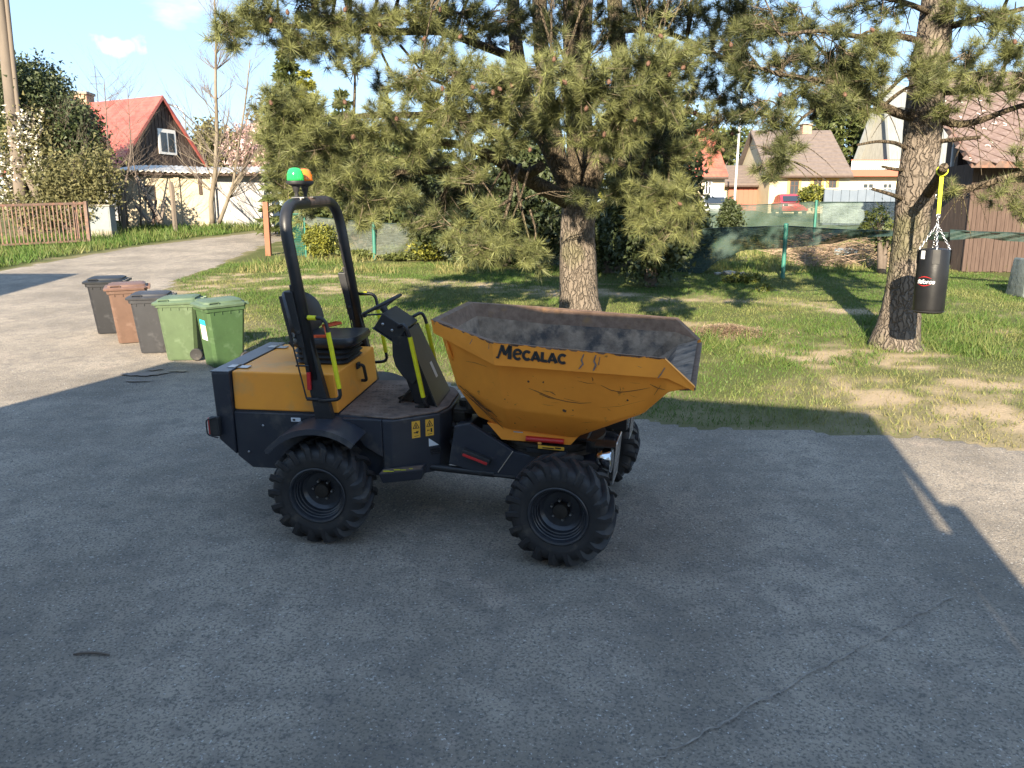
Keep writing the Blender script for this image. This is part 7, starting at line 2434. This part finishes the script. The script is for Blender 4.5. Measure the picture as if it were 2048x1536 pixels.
shrub('evergreen_tree', 'dark low evergreen beside the red tiled house', 'tree', [(1215, 470, 22, 70, 60, .8), (1390, 470, 22.5, 30, 60, .6)], 9000, .085, 'leafdark', 11, stem=1215)
shrub('thuja_bush', 'small dark clipped thuja cone behind the net', 'bush', [(1460, 445, 24, 24, 28, .4), (1460, 425, 24, 20, 22, .35), (1460, 408, 24, 10, 14, .18)], 6000, .05, 'leafdark', 12, tint0=.55)
shrub('hedge_ball', 'rounded olive hedge beside the blue grey screen wall', 'bush', [(1628, 392, 41, 24, 18, .8)], 3500, .09, 'leafyellow', 13, tint0=.25)
# left side: dark tree, blossom, thicket
shrub('evergreen_tree', 'tall dark leafy tree behind the concrete pole', 'tree', [(75, 200, 36, 60, 70, 1.6), (145, 250, 36, 42, 50, 1.4), (60, 270, 36, 70, 60, 1.5), (170, 290, 36, 40, 60, 1.2), (110, 330, 36, 90, 60, 1.5), (20, 200, 36.5, 50, 80, 1.3)], 48000, .10, 'leafdark', 14, stem=110, tint0=.55)
shrub('blossom_tree', 'white blossoming tree beside the concrete pole', 'tree', [(60, 260, 34.5, 40, 55, .9), (35, 320, 34.5, 50, 60, .9), (85, 330, 34.5, 35, 50, .9), (20, 390, 34.5, 40, 40, .8)], 5500, .10, 'leafolive', 15, stem=55, extra=('blossomw', 1700, .09))
shrub('thicket', 'olive thicket of bare twigs behind the iron fence', 'bush', [(130, 360, 33.5, 70, 50, .9), (200, 350, 33.5, 40, 60, .8), (90, 420, 33.2, 90, 40, .8), (180, 400, 33.4, 50, 50, .7)], 9000, .09, 'leafolive', 16, stem=150, tint0=.3)
shrub('blossom_tree', 'pink blossoming tree behind the shed roof', 'tree', [(500, 300, 52, 45, 40, 1.5), (530, 330, 52, 40, 30, 1.4)], 2500, .16, 'leafolive', 18, stem=505, extra=('blossomp', 7000, .17))
shrub('hazy_tree', 'olive budding tree beyond the right end of the shed', 'tree', [(420, 300, 60, 40, 50, 1.8), (460, 310, 60, 45, 40, 1.8), (400, 330, 60, 30, 30, 1.5)], 7000, .20, 'leafolive', 19, stem=430)
shrub('hazy_tree', 'budding trees far behind the left pine bough', 'tree', [(560, 260, 62, 60, 60, 2), (620, 300, 62, 60, 50, 2), (700, 330, 64, 80, 50, 2), (800, 330, 64, 80, 60, 2)], 9000, .24, 'leafolive', 20, stem=640, tint0=.35)
shrub('hazy_tree', 'distant green trees behind the red tiled house', 'tree', [(1380, 280, 70, 70, 40, 2), (1470, 300, 72, 60, 40, 2), (1560, 300, 72, 70, 40, 2), (1900, 260, 70, 90, 70, 2), (2020, 260, 70, 80, 80, 2)], 9000, .3, 'leafgreen', 27, stem=1400)
shrub('sapling', 'leafy green sapling left of the right pine trunk', 'plant', [(1755, 445, 22, 28, 34, .5), (1775, 480, 22, 20, 30, .4)], 900, .07, 'leafgreen', 21, stem=1772, tint0=.5)
for i, (px, py, n, lb) in enumerate(((1490, 562, 600, 'bright green weed patch at the foot of the lifted net'), (1525, 582, 200, 'small leafy weed on the lawn below the net'), (720, 516, 700, 'leafy green ground weeds below the bleached net'), (800, 520, 500, 'ground weeds in front of the yellow green bush'))):
    q = gp(px, py)
    shrub('weed_patch', lb, 'weeds', [(px, py - 6, q.y, 45 if n > 300 else 24, 10, .35)], n * 3, .05, 'leafyellow' if i < 2 else 'leafgreen', 30 + i, tint0=.25 if i < 2 else .7)

# bare trees
def bare_tree(label, px, py, Y, stems, seed, mat='barkgrey', levels=4, r0=.17, spread=.5, name='bare_tree'):
    q = at(px, py, Y)
    t = thing(name, label, 'tree', (q.x, Y, gz(Y)))
    g = random.Random(seed)
    mb, fine = MB(), MB()
    def grow(p, d, L_, r, lev):
        n = 5
        pts, rs = [p], [r]
        dd = d.copy()
        for i in range(n):
            dd = (dd + Vector((g.uniform(-1, 1), g.uniform(-1, 1), g.uniform(-.3, .6))) * .09).normalized()
            pts.append(pts[-1] + dd * L_ / n)
            rs.append(r * (1 - .55 * (i + 1) / n))
        (mb if lev > 1 else fine).tube(pts, rs, 7 if lev > 2 else 4, caps=False)
        if lev > 0:
            nb = g.randint(4, 6) if lev > 1 else g.randint(3, 5)
            for k in range(nb):
                i = g.randint(1, n)
                s = Vector((g.uniform(-1, 1), g.uniform(-.8, .8), g.uniform(.1, 1.0)))
                nd = (dd * .75 + s * spread).normalized()
                grow(pts[i], nd, L_ * g.uniform(.42, .66), rs[i] * .6, lev - 1)
    for path, r, lev in stems:
        P = [at(*s, Y) - Vector((q.x, Y, gz(Y))) for s in path]
        rs = [r * (1 - .75 * i / (len(P) - 1)) for i in range(len(P))]
        S, RS = [], []
        for i in range(len(P) - 1):
            for k in range(3):
                S.append(P[i].lerp(P[i + 1], k / 3))
                RS.append(rs[i] * (1 - k / 3) + rs[i + 1] * k / 3)
        S.append(P[-1])
        RS.append(rs[-1])
        mb.tube(S, RS, 10)
        for k in range(int(len(S) * 2.4)):
            i = g.randint(len(S) // 4, len(S) - 1)
            s = Vector((g.choice((-1, 1)) * g.uniform(.3, 1), g.uniform(-.7, .7), g.uniform(.35, 1.1))).normalized()
            grow(S[i], s, g.uniform(1.2, 2.6) * (1.1 - .5 * i / len(S)), min(.034, RS[i] * .34), lev)
    mb.build('trunk', MT[mat], t, smooth=True)
    fine.build('twigs', MT['barkbrown'], t)['kind'] = 'stuff'
    return t
bare_tree('slim bare tree with forked trunk beside the grey shed wall', 428, 447, 35.5, [([(425, 447), (422, 405), (431, 340), (434, 260), (431, 170), (432, 80), (428, -20)], .125, 2), ([(438, 446), (452, 410), (466, 370), (476, 300), (490, 210), (500, 120)], .09, 2), ([(466, 372), (490, 335), (515, 300), (530, 260)], .07, 1)], 5, spread=.42)
bare_tree('thin leafless sapling cluster in front of the red roof', 235, 450, 36, [([(225, 452), (222, 380), (216, 300), (212, 220), (208, 160)], .06, 1), ([(255, 452), (250, 380), (262, 300), (258, 230), (255, 180)], .05, 1), ([(282, 452), (280, 390), (268, 330), (262, 260)], .05, 1), ([(240, 452), (232, 360), (205, 300)], .05, 1)], 8, mat='barkbrown', spread=.4)
bare_tree('bare grey branch tree left of the chimney', 130, 450, 35, [([(150, 452), (148, 380), (142, 300), (135, 220)], .05, 1), ([(90, 452), (98, 380), (110, 300), (104, 230)], .05, 1)], 11, mat='barkbrown', spread=.45)

# ------------------------------------------------------------------ punch bag on the pine
YBG = rq.y - 1.20
tip = at(1884, 345, YBG)
bag = thing('punch_bag', 'black leather punch bag on chains and a yellow strap beside the right pine', 'punch bag')
bt, bb = at(1868, 497, YBG), at(1857, 626, YBG)
bt.x = bb.x = (bt.x + bb.x) / 2
hx, hy = bt.x, YBG
zt, zb = bt.z, bb.z
rad = .215
MT['bagleather'] = M('black_leather', (.007, .007, .008), .36, c2=(.011, .011, .012), scale=5, bump=.16, bscale=9, dist=.012, spec=.4)
TBG = Matrix.Translation((hx, hy, 0))
MB().lathe([(.12, zb + .0), (.19, zb + .006), (rad - .004, zb + .03), (rad, zb + .07), (rad + .004, (zt + zb) / 2), (rad, zt - .05), (rad - .012, zt - .012), (.17, zt), (.05, zt + .01)], 40, TBG).build('body', MT['bagleather'], bag, smooth=40)
MB().lathe([(rad + .001, zb + .028), (rad + .006, zb + .034), (rad + .001, zb + .04)], 40, TBG, caps=False).build('seam', MT['blackplastic'], bag)
def on_bag(a, z, off=.003):
    """a in radians, 0 faces the camera side (-y), positive to the right"""
    return Vector((hx + (rad + .004 + off) * math.sin(a), hy - (rad + .004 + off) * math.cos(a), z))
vA = math.atan2(hx, hy)                        # turn towards the camera
def bagpatch(name, a0, a1, z0, z1, mat, parent, off=.003):
    n = 6
    q = MB()
    for i in range(n):
        u0, u1 = a0 + (a1 - a0) * i / n, a0 + (a1 - a0) * (i + 1) / n
        q.add([on_bag(u0, z0, off), on_bag(u1, z0, off), on_bag(u1, z1, off), on_bag(u0, z1, off)], [(0, 1, 2, 3)])
    return q.build(name, mat, parent)
bagpatch('white_tag', -vA - .85, -vA - .55, zt - .15, zt - .03, MT['stickerw'], bag)
tabs = [0.15, 1.72, 3.29, 4.86]
for k, a in enumerate(tabs):
    aa = -vA + a
    tb = bagpatch('strap_tab', aa - .22, aa + .22, zt - .22, zt - .015, MT['blackplastic'], bag, .008)
ring_z = at(1878, 432, YBG).z
sx_ = hx
MT['chain'] = M('chain_steel', (.55, .56, .58), .3, metal=.9)
def links(p, q, name):
    n = max(3, int((q - p).length / .042))
    ch = MB()
    d = (q - p).normalized()
    u = d.orthogonal().normalized()
    w = d.cross(u)
    for i in range(n):
        c = p.lerp(q, (i + .5) / n)
        side = u if i % 2 else w
        pts = [c + d * .026 * math.cos(t_ * math.pi / 4) + side * .014 * math.sin(t_ * math.pi / 4) for t_ in range(9)]
        ch.tube(pts, .0048, 5, caps=False)
    o = ch.build(name, MT['chain'], bag, smooth=True)
    o['kind'] = 'stuff'
    return o
knot = Vector((hx, hy, ring_z - .12))
for a in tabs:
    links(knot, on_bag(-vA + a, zt - .02, -.01), 'chain')
links(Vector((hx, hy, ring_z)), knot, 'swivel_chain')
MB().tube([Vector((hx + .028 * math.cos(k * .7), hy, ring_z + .028 * math.sin(k * .7))) for k in range(10)], .008, 6).build('shackle', MT['chain'], bag, smooth=True)
sp = min(stub, key=lambda p: abs(p.y - hy))
MT['strapy'] = M('yellow_webbing', (.52, .56, .03), .7, c2=(.42, .45, .03), scale=20)
s_ = MB()
p0, p1 = Vector((sp.x, sp.y, sp.z - .05)), Vector((hx, hy, ring_z + .03))
s_.hexa([p1 + Vector((-.026, -.004, 0)), p1 + Vector((.026, -.004, 0)), p1 + Vector((.026, .004, 0)), p1 + Vector((-.026, .004, 0)), p0 + Vector((-.03, -.004, 0)), p0 + Vector((.03, -.004, 0)), p0 + Vector((.03, .004, 0)), p0 + Vector((-.03, .004, 0))])
s_.build('strap', MT['strapy'], bag)
dv = (stub[-1] - stub[-4]).normalized()
u_ = dv.orthogonal().normalized()
w_ = dv.cross(u_)
MB().tube([sp + (u_ * math.cos(k * math.pi / 8) + w_ * math.sin(k * math.pi / 8)) * .072 for k in range(17)], .012, 6, caps=False).build('strap_loop', MT['strapy'], bag, smooth=True)
# maker's mark: white slanted lettering between two red arcs
zc = at(1845, 562, YBG).z
me = text_mesh('fitforce', .088, .002, .25, .98)
w_ = max(v.co.x for v in me.vertices)
a0 = -vA - .92
for v in me.vertices:
    ang = a0 + v.co.x / (rad + .006)
    v.co = on_bag(ang, zc - .03 + v.co.y, .004 + v.co.z)
link('lettering', me, MT['stickerw'], bag)
for s in (1, -1):
    q = MB()
    pts = []
    for i in range(15):
        u = i / 14
        ang = a0 + .05 + u * .55 * 1.6
        pts.append(on_bag(ang, zc + .005 + s * (.040 + .026 * math.sin(u * math.pi)), .003))
    for i in range(14):
        wd = .0032 * math.sin((i + .5) / 14 * math.pi) + .001
        q.add([pts[i] + Vector((0, 0, wd)), pts[i + 1] + Vector((0, 0, wd)), pts[i + 1] - Vector((0, 0, wd)), pts[i] - Vector((0, 0, wd))], [(0, 1, 2, 3)])
    q.build('red_arc', MT['reda'], bag)
# spare hook with a bit of rope
hk = thing('hook_rope', 'short rope with a steel hook hanging from the stub beside the bag strap', 'rope')
hp = stub[-5]
ha = Vector((hp.x - .03, hp.y - .04, hp.z - .03))
hb = Vector((ha.x - .01, ha.y, at(1867, 388, ha.y).z))
MB().tube([ha, ha.lerp(hb, .5) + Vector((.012, 0, 0)), hb], .011, 6).build('rope', MT['strapy'], hk)
MB().tube([hb + Vector((.03 * math.sin(k * .62), 0, -.035 + .035 * math.cos(k * .62))) for k in range(11)], .008, 6).build('hook', MT['chain'], hk, smooth=True)
